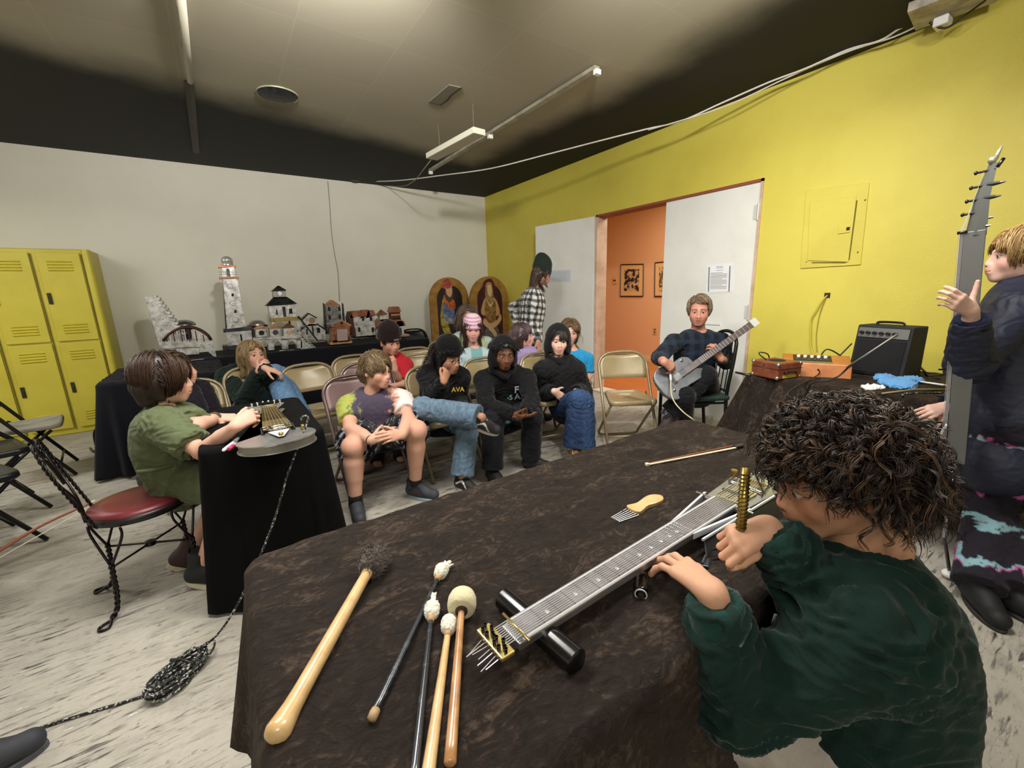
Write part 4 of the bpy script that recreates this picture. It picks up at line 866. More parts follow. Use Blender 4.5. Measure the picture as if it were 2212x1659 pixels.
# black practice amp
ab=atz(1833,803,TZ); ac=atz(1950,830,TZ); ux=rotz(rad(-58))@V(1,0,0); uy=rotz(rad(-58))@V(0,1,0); cc=V(3.47,.845,TZ); R3=rotz(rad(-103)); X,Y=R3[:,0],R3[:,1]; W_,D_,H_=.30,.19,.325
r=root('guitar_amplifier','black box guitar amplifier with grey control strip by the yellow wall','amplifier',cc)
P=[cc+X*x+Y*y for x,y in ((-W_/2,-D_/2),(W_/2,-D_/2),(W_/2,D_/2),(-W_/2,D_/2))]; MB().hexa([p+V(0,0,.012) for p in P]+[P[0]+Y*.04+V(0,0,H_),P[1]+Y*.04+V(0,0,H_),P[2]+V(0,0,H_),P[3]+V(0,0,H_)]).obj('cabinet',M_tolex,r,bevel=.008)
g=[cc+X*x-Y*(D_/2+.002)+Y*yy+V(0,0,z) for x,z,yy in ((-.13,.03,.003),(.13,.03,.003),(.13,.235,.028),(-.13,.235,.028))]; MB().hexa(g+[p-Y*.005 for p in g]).obj('grille',M_grille,r)
g=[cc+X*x-Y*(D_/2+.003)+Y*yy+V(0,0,z) for x,z,yy in ((-.135,.25,.03),(.135,.25,.03),(.135,.31,.037),(-.135,.31,.037))]; MB().hexa(g+[p-Y*.004 for p in g]).obj('control_strip',mat('grey_control_strip','#7d7d7a',.35,.6),r)
for k in range(6): q=cc+X*(-.11+.036*k)-Y*(D_/2-.022)+V(0,0,.28); MB().cyl(q,q-Y*.018,.010,12).obj('knob',M_blackp,r,smooth=True,sharp=50)
MB().tube(spline([cc-X*.07+V(0,0,H_),cc-X*.06+V(0,0,H_+.018),cc+X*.06+V(0,0,H_+.018),cc+X*.07+V(0,0,H_)],5),.008,8,flat=.5).obj('handle',M_blackp,r,smooth=True)
for i in(-1,1):
    for j in(-1,1): MB().sphere(cc+X*i*(W_/2-.008)+Y*j*(D_/2-.01)+V(0,0,.02),.016,8,6).obj('corner_cap',M_corner if j<0 else M_blackp,r,smooth=True)
# cables behind
r=root('black_cables','tangle of black cables on the table left of the black amplifier','cable',(3.5,1.2,TZ))
for k,(pl) in enumerate(([(1766,782),(1785,755),(1815,768),(1838,790)],[(1770,790),(1800,780),(1840,742)],[(1775,795),(1820,783),(1850,781)],[(1780,800),(1795,782),(1830,800),(1848,806)])):
    MB().tube(spline([at(x,y,3.05-.03*i) for i,(x,y) in enumerate(pl)],8),.005,6).obj('cable',M_blackp,r,smooth=True)
r=root('black_cable','black cable looping on the table right of the black amplifier','cable',(3.5,.6,TZ)); MB().tube(spline([at(1948,797,2.75),at(1975,786,2.72),at(1995,800,2.6),atz(2005,812,TZ+.01),atz(2040,808,TZ+.01)],8),.006,6).obj('cable',M_blackp,r,smooth=True); MB().tube(spline([at(1950,800,2.7),at(1980,793,2.6),atz(1990,812,TZ+.01),atz(2030,818,TZ+.01)],8),.005,6).obj('second_loop',M_blackp,r,smooth=True)
# long grey rod leaning on the amp
a,c=atz(1802,812,TZ+.012),at(1938,722,2.42); r=root('metal_rod','long grey metal rod leaning across the black amplifier','rod',a*V(1,1,0)+V(0,0,TZ)); MB().tube([a,c],[.007,.005],10).obj('rod',mat('dull_grey_metal','#8e8c84',.4,.7),r,smooth=True); MB().cyl(a,a+nrm(c-a)*.03,.009).obj('ferrule',M_steel,r,smooth=True)
# blue cloth
def crumple(name,label,cat,pts,m,h,seed):
    P=[atz(x,y,TZ+.004) for x,y in pts]; c=np.mean(P,0); lo=np.min(P,0)-.03; hi=np.max(P,0)+.03; hi[2]=TZ+.12; S=SDF(lo,hi,.005)
    for p in P: S.ell(p+(c-p)*.25+V(0,0,h*.4),(np.linalg.norm(p-c)*.45+.01,np.linalg.norm(p-c)*.35+.012,h*.7),k=.02)
    v,F=S.mesh(1); n=vnormals(v,F); v=v+n*(np.abs(vnoise(v,.035,seed))*.012-.004)[:,None]; v[:,2]=np.maximum(v[:,2],TZ+.002); o=mesh(name,v,F,m); props(o,label,cat)
crumple('blue_cloth','crumpled light blue cloth on the equipment table','cloth',[(1897,820),(1915,832),(1940,828),(1965,830),(1980,826),(1950,840),(1925,812)],mat('light_blue_terry','#5d97cc',.95,sheen=.3,bump=.4,bscale=150),.035,4)
crumple('white_plug','white plastic bag scrap beside the blue cloth','scrap',[(1865,838),(1878,843),(1890,838),(1905,840)],M_white,.018,7)
p=atz(2000,826,TZ+.02); r=root('white_tool','white-handled tool lying right of the blue cloth','tool',p); MB().tube([p-X*.06,p+X*.08],[.006,.012],10,flat=.5).obj('handle',M_white,r,smooth=True); MB().tube([p+X*.08,p+X*.16],.004,8).obj('shaft',M_steel,r)
a,c=atz(1905,850,TZ+.01),atz(2045,842,TZ+.01); r=root('bow_stick','thin pale bow stick at the near edge of the equipment table','bow',(a+c)/2); MB().tube([a,(a+c)/2+V(0,0,.012),c],.005,8).obj('stick',mat('pale_bow_wood','#8d7a52',.5),r,smooth=True)
a=atz(1930,870,TZ+.012); r=root('curled_cable','curled brown braided cable hanging at the equipment table edge','cable',a); MB().tube(spline([atz(1950,855,TZ+.01),atz(1960,850,TZ+.01),atz(2050,848,TZ+.01)],6),.005,6).obj('cable',M_braid,r,smooth=True)
# ================= PEOPLE =================
def _cyl(s,a,b,ra,rb,k=.01,op='+',rd=.004):
    a,b=V(a),V(b); R=max(ra,rb)+k+2*s.vox; sl,g=s._sl(np.minimum(a,b)-R,np.maximum(a,b)+R)
    if sl is None: return s
    X,Y,Z=[g[i]-a[i] for i in range(3)]; ab=b-a; L=np.linalg.norm(ab); u=ab/L; h=X*u[0]+Y*u[1]+Z*u[2]
    r=np.sqrt(np.maximum(X*X+Y*Y+Z*Z-h*h,0)); t=np.clip(h/L,0,1); dr=r-(ra+(rb-ra)*t)+rd; dh=np.abs(h-L/2)-L/2+rd
    s._comb(sl,np.sqrt(np.maximum(dr,0)**2+np.maximum(dh,0)**2)+np.minimum(np.maximum(dr,dh),0)-rd,k,op); return s
SDF.cyl=_cyl
M_skin=mat('skin',rough=.58,attr=True,sss=.12,bump=.05,bscale=220,spec=.3); M_hair=mat('hair',rough=.42,attr=True,spec=.5)
M_fab=mat('jersey_fabric',rough=.9,attr=True,sheen=.12,bump=.18,bscale=180,spec=.2); M_denim=mat('denim',rough=.85,attr=True,col2=None,bump=.25,bscale=260,spec=.2)
M_quilt=mat('quilted_nylon',rough=.62,attr=True,bump=.1,bscale=60); M_shoe=mat('shoe_upper',rough=.7,attr=True,bump=.1,bscale=150); M_sole=mat('shoe_sole',rough=.6,attr=True)
M_knit=mat('ribbed_knit',rough=.95,attr=True,sheen=.2,bump=.3,bscale=120,spec=.1); M_eye=mat('eye_gloss',rough=.15,attr=True); M_glass=mat('spectacle_frame','#1c1a1a',.3,.4)
def frame(az,pitch=0,roll=0):
    f=V(math.cos(az)*math.cos(pitch),math.sin(az)*math.cos(pitch),math.sin(pitch)); r=nrm(np.cross(f,V(0,0,1))); u=np.cross(r,f)
    r2=r*math.cos(roll)+u*math.sin(roll); u2=np.cross(r2,f); return np.array([r2,f,u2]).T   # columns: right, forward, up
def mixc(a,b,t): return a+(b-a)*np.clip(t,0,1)[:,None]
def head_mesh(C,R,hs,tone,brow,jaw=1.,nose=1.,vox=.0034,ears=True,lips=None,neck=None,blur=False,cheek=1.,mouth_open=0):
    S=SDF((-.1,-.13,-.2),(.1,.14,.14),vox)
    S.ell((0,-.014,.03),(.075,.093,.088),k=.02).ell((0,.022,-.02),(.062*cheek,.066,.075),k=.03).ell((0,.03,-.06),(.047*jaw,.055,.05),k=.035)
    S.cap((-.012,.072,-.092),(.012,.072,-.092),.017,k=.025)
    for x in(-1,1):
        S.ell((x*.038*cheek,.056,-.028),(.024,.024,.026),k=.02); S.cap((x*.012,.083,.024),(x*.043,.072,.021),.0075,.006,k=.014)
        S.ell((x*.0305,.095,.003),(.017,.012,.0115),k=.012,op='-')
        S.cap((x*.019,.0815,.0095),(x*.043,.0765,.0085),.0052,.0045,k=.004); S.cap((x*.02,.0805,-.0065),(x*.042,.0765,-.006),.0042,.004,k=.005)
        if ears: S.ell((x*.077,-.012,-.005),(.0085,.019,.031),rotaxis((0,0,1),-x*.35),k=.006); S.ell((x*.084,-.008,-.004),(.006,.011,.02),k=.005,op='-'); S.ell((x*.077,-.004,-.028),(.006,.01,.01),k=.006)
    S.cap((0,.084,.014),(0,.104,-.026*nose),.0072,.0095*nose,k=.012)
    for x in(-1,1): S.ell((x*.0105*nose,.096,-.031),(.0075,.009,.0065),k=.007)
    S.cap((0,.083,-.055),(0,.083,-.055),.024,k=.025)
    for x in(-1,1): S.cap((0,.1005,-.0545),(x*.020,.0885,-.0565),.0052,.003,k=.006)
    S.cap((-.013,.0935,-.0655),(.013,.0935,-.0655),.0062,k=.008); S.cap((-.021,.098,-.0598),(.021,.098,-.0598),.0016+mouth_open,k=.004,op='-')
    S.cap((0,-.02,-.03),(0,-.03,-.17),.052,.05,k=.03)
    v,F=S.mesh(1); x,y,z=v.T; ax=np.abs(x)
    base=np.tile(V(*lin(tone)),(len(v),1)); red=base*V(1.02,.74,.70); dark=base*V(.55,.42,.38)
    g=lambda cx,cy,cz,r:np.exp(-(((ax-cx)**2+(y-cy)**2+(z-cz)**2)/r**2))
    c=mixc(base,red,.55*g(.042,.07,-.03,.028)); c=mixc(c,red,.5*g(0,.108,-.028,.016)); c=mixc(c,red,.7*g(.08,-.01,-.005,.03)); c=mixc(c,base*.93,.6*g(.03,.085,-.008,.014))
    lp=((ax<.0205-.15*np.maximum(z+.058,0))&(z<-.0495)&(z>-.0715)&(y>.083)).astype(float)*np.clip(1.15-ax/.022,0,1)
    lipc=base*V(.86,.50,.47) if lips is None else np.tile(V(*lin(lips)),(len(v),1)); c=mixc(c,lipc,lp*.8); c=mixc(c,dark*.5,(np.abs(z+.0598)<.0022)*(ax<.021)*(y>.08)*1.)
    bz=.0255-.16*np.maximum(ax-.03,0); bw=((np.abs(z-bz)<.0048)&(ax>.012)&(ax<.047)&(y>.05)).astype(float); c=mixc(c,np.tile(V(*lin(brow)),(len(v),1)),bw*.75)
    c=mixc(c,dark*.35,((ax>.005)&(ax<.0135)&(np.abs(z+.0375)<.003)&(y>.085))*1.); 
    c=mixc(c,dark*.5,(np.hypot((ax-.031)/.0155,(z-.0075)/.0028)<1)*(y>.06)*.95)
    parts=[(v,F,c)]
    for sx in(-1,1):
        b=MB().sphere((0,0,0),.0125,16,12,R=rotaxis((1,0,0),-PI/2)); ev=np.array(b.v); ec=np.tile(V(.42,.38,.34),(len(ev),1)); rr=np.hypot(ev[:,0],ev[:,2])
        ec[(rr<.0067)&(ev[:,1]>0)]=V(*lin('#4a3a2c')); ec[(rr<.0035)&(ev[:,1]>0)]=.01
        ev=ev*V(1,1,1)+V(sx*.0305,.0742,.0012); parts.append((ev,np.array(b.f),ec))
    v,F,c=join(parts)
    return C+(v*hs)@R.T,F,c
def hand_mesh(W,d,n,side,s=1.,curl=(.5,.6,.6,.7),spread=.05,thumb=(.55,.7,.4),tbend=.3,vox=.0032,fore=None,rf=.026,tone='#c89a84',nails=None,base_curl=None):
    """W wrist, d finger direction, n back-of-hand normal, side +1 right -1 left"""
    W=V(W); d=nrm(d); n=nrm(V(n)-d*(V(n)@d)); u=-side*np.cross(d,n)
    pts=[W-.03,W+.03]; segs=[]; k_=[(.027,.083,(.040,.025,.020),.0086),(.009,.087,(.044,.028,.021),.0088),(-.009,.082,(.041,.026,.020),.0083),(-.0255,.073,(.033,.02,.018),.0074)]
    tips=[]
    for i,(o,l,ph,r) in enumerate(k_):
        K=W+(d*l+u*o-n*(.004*abs(i-1.3)))*s; segs.append((W+(u*o*.55+d*.012)*s,K,.0125*s,.0105*s,.014*s))
        a=(base_curl[i] if base_curl is not None else curl[i]*.75); p=K; sp=spread*(1.2-i)
        for q,L in enumerate(ph):
            dd=nrm(d*math.cos(a)-n*math.sin(a)+u*sp); e=p+dd*L*s; segs.append((p,e,r*s*(1-.07*q),r*s*(.95-.07*q),.003*s if q else .006*s)); 
            if q==2: tips.append((e,nrm(n*math.cos(a)+d*math.sin(a)),r*s))
            p=e; a+=curl[i]*(1.1 if q==0 else .75)
    B=W+(d*.022+u*.020-n*.008)*s; td=nrm(d*thumb[0]+u*thumb[1]-n*thumb[2]); K=B+td*.040*s; segs.append((W+(d*.01+u*.008)*s,B,.014*s,.014*s,.012*s)); segs.append((B,K,.0135*s,.0105*s,.014*s))
    td2=nrm(td+(d*.5-u*.45)*tbend); E1=K+td2*.030*s; segs.append((K,E1,.0098*s,.009*s,.004*s)); td3=nrm(td2+(d*.5-u*.5)*tbend); E2=E1+td3*.022*s; segs.append((E1,E2,.009*s,.0078*s,.003*s)); tips.append((E2,nrm(np.cross(td3,np.cross(n,td3))*.4+u),.0085*s))
    P=np.array([p for q in segs for p in q[:2]]+([V(fore)] if fore is not None else [])); S=SDF(P.min(0)-.02*s-.01,P.max(0)+.02*s+.01,vox)
    if fore is not None: S.cap(fore,W,rf*1.18,rf*.82,k=.01,sq=None)
    S.cap(W,W+d*.03*s,.019*s,.015*s,k=.02,sq=(n,1.35))
    for a,b,ra,rb,k in segs: S.cap(a,b,ra,rb,k=k)
    v,F=S.mesh(1); c=np.tile(V(*lin(tone)),(len(v),1)); 
    for e,tn,r in tips:
        D=np.linalg.norm(v-e,axis=1); c=mixc(c,c*V(1.03,.78,.74),np.exp(-(D/(.013*s))**2)*.5)
        if nails:
            w=v-(e+tn*r*.8); m=(np.linalg.norm(w,axis=1)<r*.85)&((v-e)@tn>r*.45); c[m]=c[m]*.4+V(*lin(nails))*.6
    return v,F,c
def shoe(par,A,toe,s,col,solecol,stripe=None,lace=None,name='shoe',yaw=0,pitch=0,high=False,roll=0):
    """A ankle centre; toe direction"""
    f=nrm(V(toe[0],toe[1],0)); f=nrm(f*math.cos(pitch)+V(0,0,1)*math.sin(pitch)); r=nrm(np.cross(f,V(0,0,1))); u=np.cross(r,f)
    if roll: r,u=r*math.cos(roll)+u*math.sin(roll),u*math.cos(roll)-r*math.sin(roll)
    R=np.array([r,f,u]).T
    S=SDF((-.07,-.1,-.11),(.07,.21,.1),.0045)
    S.cap((0,-.035,-.055),(0,.13,-.062),.036,.033,k=.02,sq=(V(0,0,1),1.0)); S.cap((0,-.02,-.04),(0,.07,-.05),.036,.034,k=.02); S.cap((0,-.018,-.02),(0,-.022,.012 if not high else .05),.036,.036,k=.02)
    S.ell((0,.02,-.03),(.032,.06,.03),k=.02); S.box((0,.04,-.125),(.1,.2,.04),k=.004,op='-'); S.cyl((0,-.02,.012+(.035 if high else 0)),(0,-.02,.09),.033,.033,k=.003,op='-')
    v,F=S.mesh(1); c=np.tile(V(*lin(col)),(len(v),1)); 
    if stripe: c[(np.abs(v[:,2]+.035+.25*(v[:,1]-.03)-.02*np.sin(v[:,1]*50))<.007)&(v[:,1]>-.03)&(v[:,1]<.09)&(np.abs(v[:,0])>.02)]=V(*lin(stripe))
    T=lambda q:A+(np.asarray(q)*s)@R.T
    o=mesh(name,T(v),F,M_shoe,par,cols=c); out=[]
    for a in np.linspace(0,2*PI,28,endpoint=False):
        y=math.cos(a); x=math.sin(a); yy=.05+.112*y; ww=.035+.006*math.sin((yy)*12); out.append((x*ww,yy))
    b=MB(); b.prism(out,.024*s,A+R@V(0,0,-.106)*s,R[:,0]*s,R[:,1]*s,R[:,2]); v2=np.array(b.v); mesh('sole',v2,b.f,M_sole,o,cols=np.tile(V(*lin(solecol)),(len(v2),1)),smooth=False,bevel=.004)
    if lace:
        b=MB()
        for k in range(5):
            y=.02+k*.016; z=.006-k*.0085
            b.tube([T(V(-.02,y,z-.006)),T(V(0,y+.004,z+.002)),T(V(.02,y,z-.006))],.0028*s,5)
        v2=np.array(b.v); mesh('laces',v2,b.f,M_sole,o,cols=np.tile(V(*lin(lace)),(len(v2),1)))
    return o
# ---- hair ----
HC=V(0,-.012,.03); HR=V(.079,.098,.094)
def hair_strands(C,R,hs,col,n=900,seg=12,length=-.06,fringe=.03,sweep=0.,vol=.012,side=None,wave=.0,thick=.0017,col2=None,seed=1,part=0,back=None,fallout=.0,facew=.9,top=1.,hl=.062,neckR=.06):
    rng=np.random.default_rng(seed); out=[]; cs=[]; 
    c1=V(*lin(col)); c2=V(*lin(col2)) if col2 else c1*1.7
    N=n; th=np.arccos(1-rng.uniform(0,1,N)*1.38); ph=rng.uniform(0,2*PI,N)
    d=np.stack([np.sin(th)*np.cos(ph),np.sin(th)*np.sin(ph),np.cos(th)],1)
    p=HC+d*HR; keep=~((p[:,1]>.035)&(p[:,2]<hl))&~((p[:,2]<.0)&(p[:,1]>-.005)); d=d[keep]; N=len(d)
    lay=vol*(.35+.75*rng.uniform(0,1,N)); 
    P=HC+d*(HR+lay[:,None]*.5); az=np.arctan2(d[:,0],d[:,1])
    px=part; comb=np.stack([np.sign(d[:,0]-px)*.9+sweep*(d[:,1]>-.1),np.where(d[:,1]>.0,.75,-.35),np.zeros(N)],1)
    paths=[P.copy()]; frozen=np.zeros(N,bool); step=(.17 if length<-.12 else .125 if length<-.05 else .1)/seg*1.35
    phs=rng.uniform(0,6.28,N); back=length if back is None else back; side=length if side is None else side
    wig=rng.normal(0,.12,(N,3)); lenj=rng.uniform(-.018,.012,N)
    for k in range(seg):
        g=comb*(1-k/seg)**1.2*.9+V(0,0,-1)*(.35+1.2*k/seg)+wig*.6+fallout*np.stack([d[:,0],d[:,1]*.5,np.zeros(N)],1)
        q=(P-HC)/(HR+lay[:,None]); nn=q/(HR+lay[:,None]); nn/=np.linalg.norm(nn,axis=1,keepdims=True)+1e-9; rr=np.linalg.norm(q,axis=1)
        near=rr<1.12; gt=g-nn*np.sum(g*nn,1,keepdims=True); g=np.where(near[:,None],gt,g); g/=np.linalg.norm(g,axis=1,keepdims=True)+1e-9
        P2=P+g*step+np.stack([np.sin(phs+k*1.1),np.cos(phs*1.3+k),0*phs],1)*wave
        q=(P2-HC)/(HR+lay[:,None]); rr=np.linalg.norm(q,axis=1); m=(rr<1)&(P2[:,2]>-.06); P2[m]=HC+(q[m]/rr[m][:,None])*(HR+lay[m][:,None])
        hr=np.hypot(P2[:,0],P2[:,1]+.02); m=(P2[:,2]<=-.06)&(hr<neckR); P2[m,0]*=(neckR/(hr[m]+1e-6)); P2[m,1]=-.02+(P2[m,1]+.02)*(neckR/(hr[m]+1e-6))
        a2=np.abs(np.arctan2(P2[:,0],P2[:,1])); front=(a2<facew)&(P2[:,1]>.02); lim=np.where(front,fringe,np.where(a2<1.9,side,back))+lenj*np.where(front,.6,1)
        frozen|=(P2[:,2]<lim)
        P2[frozen]=P[frozen]; P=P2; paths.append(P.copy())
    paths=np.array(paths).transpose(1,0,2)
    tot=np.linalg.norm(paths[:,-1]-paths[:,0],axis=1); paths=paths[tot>.012]; N=len(paths)
    # tubes, 3 sides
    t=np.gradient(paths,axis=1); t/=np.linalg.norm(t,axis=2,keepdims=True)+1e-9; up=V(.31,.17,.93); u=np.cross(t,up); u/=np.linalg.norm(u,axis=2,keepdims=True)+1e-9; w=np.cross(t,u)
    m=paths.shape[1]; rad_=thick*np.linspace(1.15,.35,m)[None,:,None]*rng.uniform(.7,1.3,(N,1,1)); V_=[]
    for k in range(3): a=2*PI*k/3; V_.append(paths+(u*math.cos(a)+w*math.sin(a))*rad_)
    v=np.stack(V_,2).reshape(-1,3); i,j,k=np.meshgrid(np.arange(N),np.arange(m-1),np.arange(3),indexing='ij'); b=i*m*3+j*3
    F=np.stack([b+k,b+(k+1)%3,b+3+(k+1)%3,b+3+k],-1).reshape(-1,4); cc=mixc(np.tile(c1,(N,1)),np.tile(c2,(N,1)),rng.uniform(0,1,N)**1.6); c=np.repeat(cc,m*3,0)
    return C+(v*hs)@R.T,F,c
def hair_cap(C,R,hs,col,vol=.01,low=-.05,hl=.06,sides=True,lowback=None):
    S=SDF((-.11,-.14,-.22),(.11,.12,.15),.006); S.ell(HC,HR+vol*.55,k=.01)
    lb=low if lowback is None else lowback
    if lb<-.07: S.cap((-.03,-.06,-.03),(-.03,-.055,lb+.03),.055+vol*.3,.045,k=.03).cap((.03,-.06,-.03),(.03,-.055,lb+.03),.055+vol*.3,.045,k=.03)
    if low<-.07:
        for x in(-1,1): S.cap((x*.066,-.02,.0),(x*.064,-.005,low+.03),.022+vol*.4,.014+vol*.3,k=.02)
    S.box((0,.14,hl-.15),(.058,.105,.15),k=.03,rd=.03,op='-'); S.box((0,0,min(low,lb)-.1),(.2,.2,.1),op='-')
    if low>-.07: S.box((0,.08,low-.1+.03),(.2,.10,.1),op='-',k=.02)
    v,F=S.mesh(1); n=vnormals(v,F); v=v+n*(vnoise(v*V(1,1,.25),.03,3)*.003)[:,None]; c=np.tile(V(*lin(col))*.8,(len(v),1)); return C+(v*hs)@R.T,F,c
def hair(par,C,R,hs,col,vol=.012,length=-.06,fringe=.03,cap=True,low=None,**k):
    hl=k.get('hl',.062); P=[]
    if cap: P.append(hair_cap(C,R,hs,col,vol,low if low is not None else length,max(hl,fringe),lowback=k.get('back')))
    P.append(hair_strands(C,R,hs,col,length=length,fringe=fringe,vol=vol,**k)); v,F,c=join(P); return mesh('hair',v,F,M_hair,par,cols=c)
def beanie(par,C,R,hs,col,h=.17,brim=.045,col2=None,stripes=None,slouch=0,base=.035,tilt=0,w=1.,name='beanie',brimr=.006):
    n=40; prof=[]; z0=base
    A=[(1.0,0),(1.0,brim)]
    rows=[]
    for t in np.linspace(0,1,8): rows.append((1.03+brimr*8*math.sin(t*PI)*.35,z0+brim*t))
    rows.append((1.0,z0+brim+.002))
    H=h-brim
    for t in np.linspace(.04,1,14): rows.append((max(1.0*(1-t**2.6)**.55,.001)*(1-.0*t),z0+brim+H*t))
    vs=[];cs=[];c1=V(*lin(col)); c2=V(*lin(col2)) if col2 else c1*1.0
    for i,(k,z) in enumerate(rows):
        for j in range(n):
            a=2*PI*j/n; rib=1+.006*math.sin(a*20)*(k>.3); x=.087*w*k*math.cos(a)*rib; y=.105*w*k*math.sin(a)*rib-.012
            f=(z-z0)/h; y-=slouch*f*f*.05; zz=z+tilt*y*(1 if f<.5 else .6)
            vs.append((x,y,zz)); cs.append(c2 if (stripes and int((z-z0)/stripes)%2) else c1)
    m=len(rows); F=[(i*n+j,i*n+(j+1)%n,(i+1)*n+(j+1)%n,(i+1)*n+j) for i in range(m-1) for j in range(n)]
    v=C+(np.array(vs)*hs)@R.T; o=mesh(name,v,np.array(F),M_knit,par,cols=np.array(cs)); sm=o.modifiers.new('s','SOLIDIFY'); sm.thickness=.004; return o
def glasses(par,C,R,hs,r=.019,round_=True):
    b=MB()
    T=lambda p:C+R@(V(*p)*hs)
    for x in(-1,1):
        b.tube([T((x*.0305+r*1.15*math.cos(a),.1-.006*abs(math.cos(a)),.0+r*(.9)*math.sin(a))) for a in np.linspace(0,2*PI,16,endpoint=False)],.0016,5,closed=True)
        b.tube([T((x*.052,.094,.004)),T((x*.075,.07,.006)),T((x*.082,-.0,.002)),T((x*.08,-.02,-.012))],.0016,5)
    b.tube([T((-.009,.1,.004)),T((0,.104,.008)),T((.009,.1,.004))],.0016,5); return b.obj('glasses',M_glass,par,smooth=True)
# ---- joints ----
def midj(px,py,A,B,L1,L2):
    D0=(CM@(A-CAM))[2]; D1=(CM@(B-CAM))[2]; Ds=np.linspace(min(D0,D1)-.5,max(D0,D1)+.5,400); Ds=Ds[Ds>.1]
    P=CAM+ray(px,py)[None]*Ds[:,None]; e=(np.linalg.norm(P-A,axis=1)-L1)**2+(np.linalg.norm(P-B,axis=1)-L2)**2; return P[e.argmin()]
def jp(q):
    if len(q)==4 and q[0]=='z': return atz(q[1],q[2],q[3])
    if len(q)==4 and q[0]=='w': return V(*q[1:])
    return at(*q)
def torso(S,J,s,b=1.,e=0.,lo=-.05,hi=.93,bow=.02,belly=0.,k=.05):
    up=nrm(J['nk']-J['pel']); L=np.linalg.norm(J['nk']-J['pel']); side=nrm(J['sR']-J['sL']); side=nrm(side-up*(side@up)*.7); fr=nrm(np.cross(up,side)); 
    side0=nrm(J['hR']-J['hL'])
    for t,w,d in ((lo,.160,.108),(.08,.162,.11),(.25,.150,.104),(.42,.142,.100),(.6,.152,.104),(.76,.160,.102),(.88,.135,.082),(.97,.08,.062)):
        if t>hi+.001: continue
        q=min(max(t,0),1); sd=nrm(side0*(1-q)+side*q); r=(d+belly*math.exp(-((t-.25)/.25)**2))*s*b+e; W=w*s*b+e; c=J['pel']+(J['nk']-J['pel'])*t-fr*bow*math.sin(PI*max(min(t,1),0))
        S.cap(c-sd*(W-r),c+sd*(W-r),r,k=k) if W>r else S.cap(c-sd*.005,c+sd*.005,r,k=k)
    return fr
def person(label,J,s=1.,build=1.,hs=None,az=-PI/2,look=None,tone='#c89a84',brow='#4a3626',top=None,bottom=None,headkw={},group=None,armr=1.,legr=1.,hands=None,skinneck=True,vox=.0075,bow=.02,belly=0.,headR=None,name='person',nohead=False):
    """J: pixel/depth joints. pel nk hd; wR eR wL eL; kR aR kL aL. top/bottom: dict(col, sleeve, infl, fn ...)"""
    hs=hs or (.93+.07*(s-.75)/.25); K={k:jp(q) for k,q in J.items() if not (k[0] in 'ek' and len(k)==2)}
    up=nrm(K['nk']-K['pel']); f=V(math.cos(az),math.sin(az),0); right=nrm(np.cross(f,up)); fr=np.cross(up,right)
    sh=.165*s*build**.6
    for sd,g in (('R',1),('L',-1)):
        if 's'+sd not in K: K['s'+sd]=K['nk']-up*.055*s+right*g*sh
        if 'h'+sd not in K: K['h'+sd]=K['pel']+right*g*.085*s*build
    for sd in 'RL':
        if 'w'+sd in K: K['e'+sd]=midj(*J['e'+sd],K['s'+sd],K['w'+sd],.27*s,.235*s) if len(J['e'+sd])==2 else jp(J['e'+sd])
        if 'a'+sd in K: K['k'+sd]=midj(*J['k'+sd],K['h'+sd],K['a'+sd],.42*s,.40*s) if len(J['k'+sd])==2 else jp(J['k'+sd])
    pts=np.array([K[k] for k in K]); lo,hi=pts.min(0)-.22,pts.max(0)+.22; lo[2]=max(lo[2],0)
    base=(K['pel'][0],K['pel'][1],0); r=root(name,label,'person',base,0,group)
    hd=K['hd']; Rh=headR if headR is not None else frame(*(look or (az,0,0)))
    S=SDF(lo,hi,vox); torso(S,K,s,build*.97,-.004,hi=.97,bow=bow,belly=belly)
    S.cap(K['nk']-up*.02,hd+Rh@V(0,-.03,-.07)*hs,.052*hs*build**.3,.05*hs,k=.03)
    for sd in 'RL':
        S.cap(K['nk']-up*.045*s,K['s'+sd],.05*s,.048*s*armr,k=.04)
        if 'w'+sd in K:
            S.cap(K['s'+sd],K['e'+sd],.046*s*armr,.036*s*armr,k=.02); S.cap(K['e'+sd],K['e'+sd]*.4+K['w'+sd]*.6,.037*s*armr,.033*s*armr,k=.015); S.cap(K['e'+sd]*.4+K['w'+sd]*.6,K['w'+sd],.033*s*armr,.0235*s*armr,k=.01)
        if 'a'+sd in K:
            h,kn,an=K['h'+sd],K['k'+sd],K['a'+sd]; S.cap(h,kn,.078*s*legr*build,.053*s*legr,k=.04); S.cap(kn,an,.048*s*legr,.033*s*legr,k=.02); c=kn+(an-kn)*.3; q=nrm(c-(h+an)/2)*-1; S.cap(c+q*.012,kn+(an-kn)*.55+q*.006,.050*s*legr,.036*s*legr,k=.03); S.ell(kn,(.054*s*legr,)*3,k=.02)
    v,F=S.mesh(2); c=np.tile(V(*lin(tone)),(len(v),1))
    for sd in 'RL':
        if 'k'+sd in K: c=mixc(c,c*V(1.02,.80,.76),.5*np.exp(-(np.linalg.norm(v-K['k'+sd],axis=1)/.06)**2))
        if 'e'+sd in K: c=mixc(c,c*V(1.02,.80,.76),.4*np.exp(-(np.linalg.norm(v-K['e'+sd],axis=1)/.05)**2))
    P=[(v,F,c)]
    if not nohead: P.append(head_mesh(hd,Rh,hs,tone,brow,**headkw))
    for sd,g in (('R',1),('L',-1)):
        if hands and sd in hands:
            hk=dict(hands[sd]); d,n=hk.pop('d'),hk.pop('n'); P.append(hand_mesh(K['w'+sd],d,n,g,s=s*hk.pop('sz',1.0),fore=K['e'+sd]*.35+K['w'+sd]*.65,rf=.0285*s*armr,tone=tone,**hk))
    v,F,c=join(P); mesh('body',v,F,M_skin,r,cols=c)
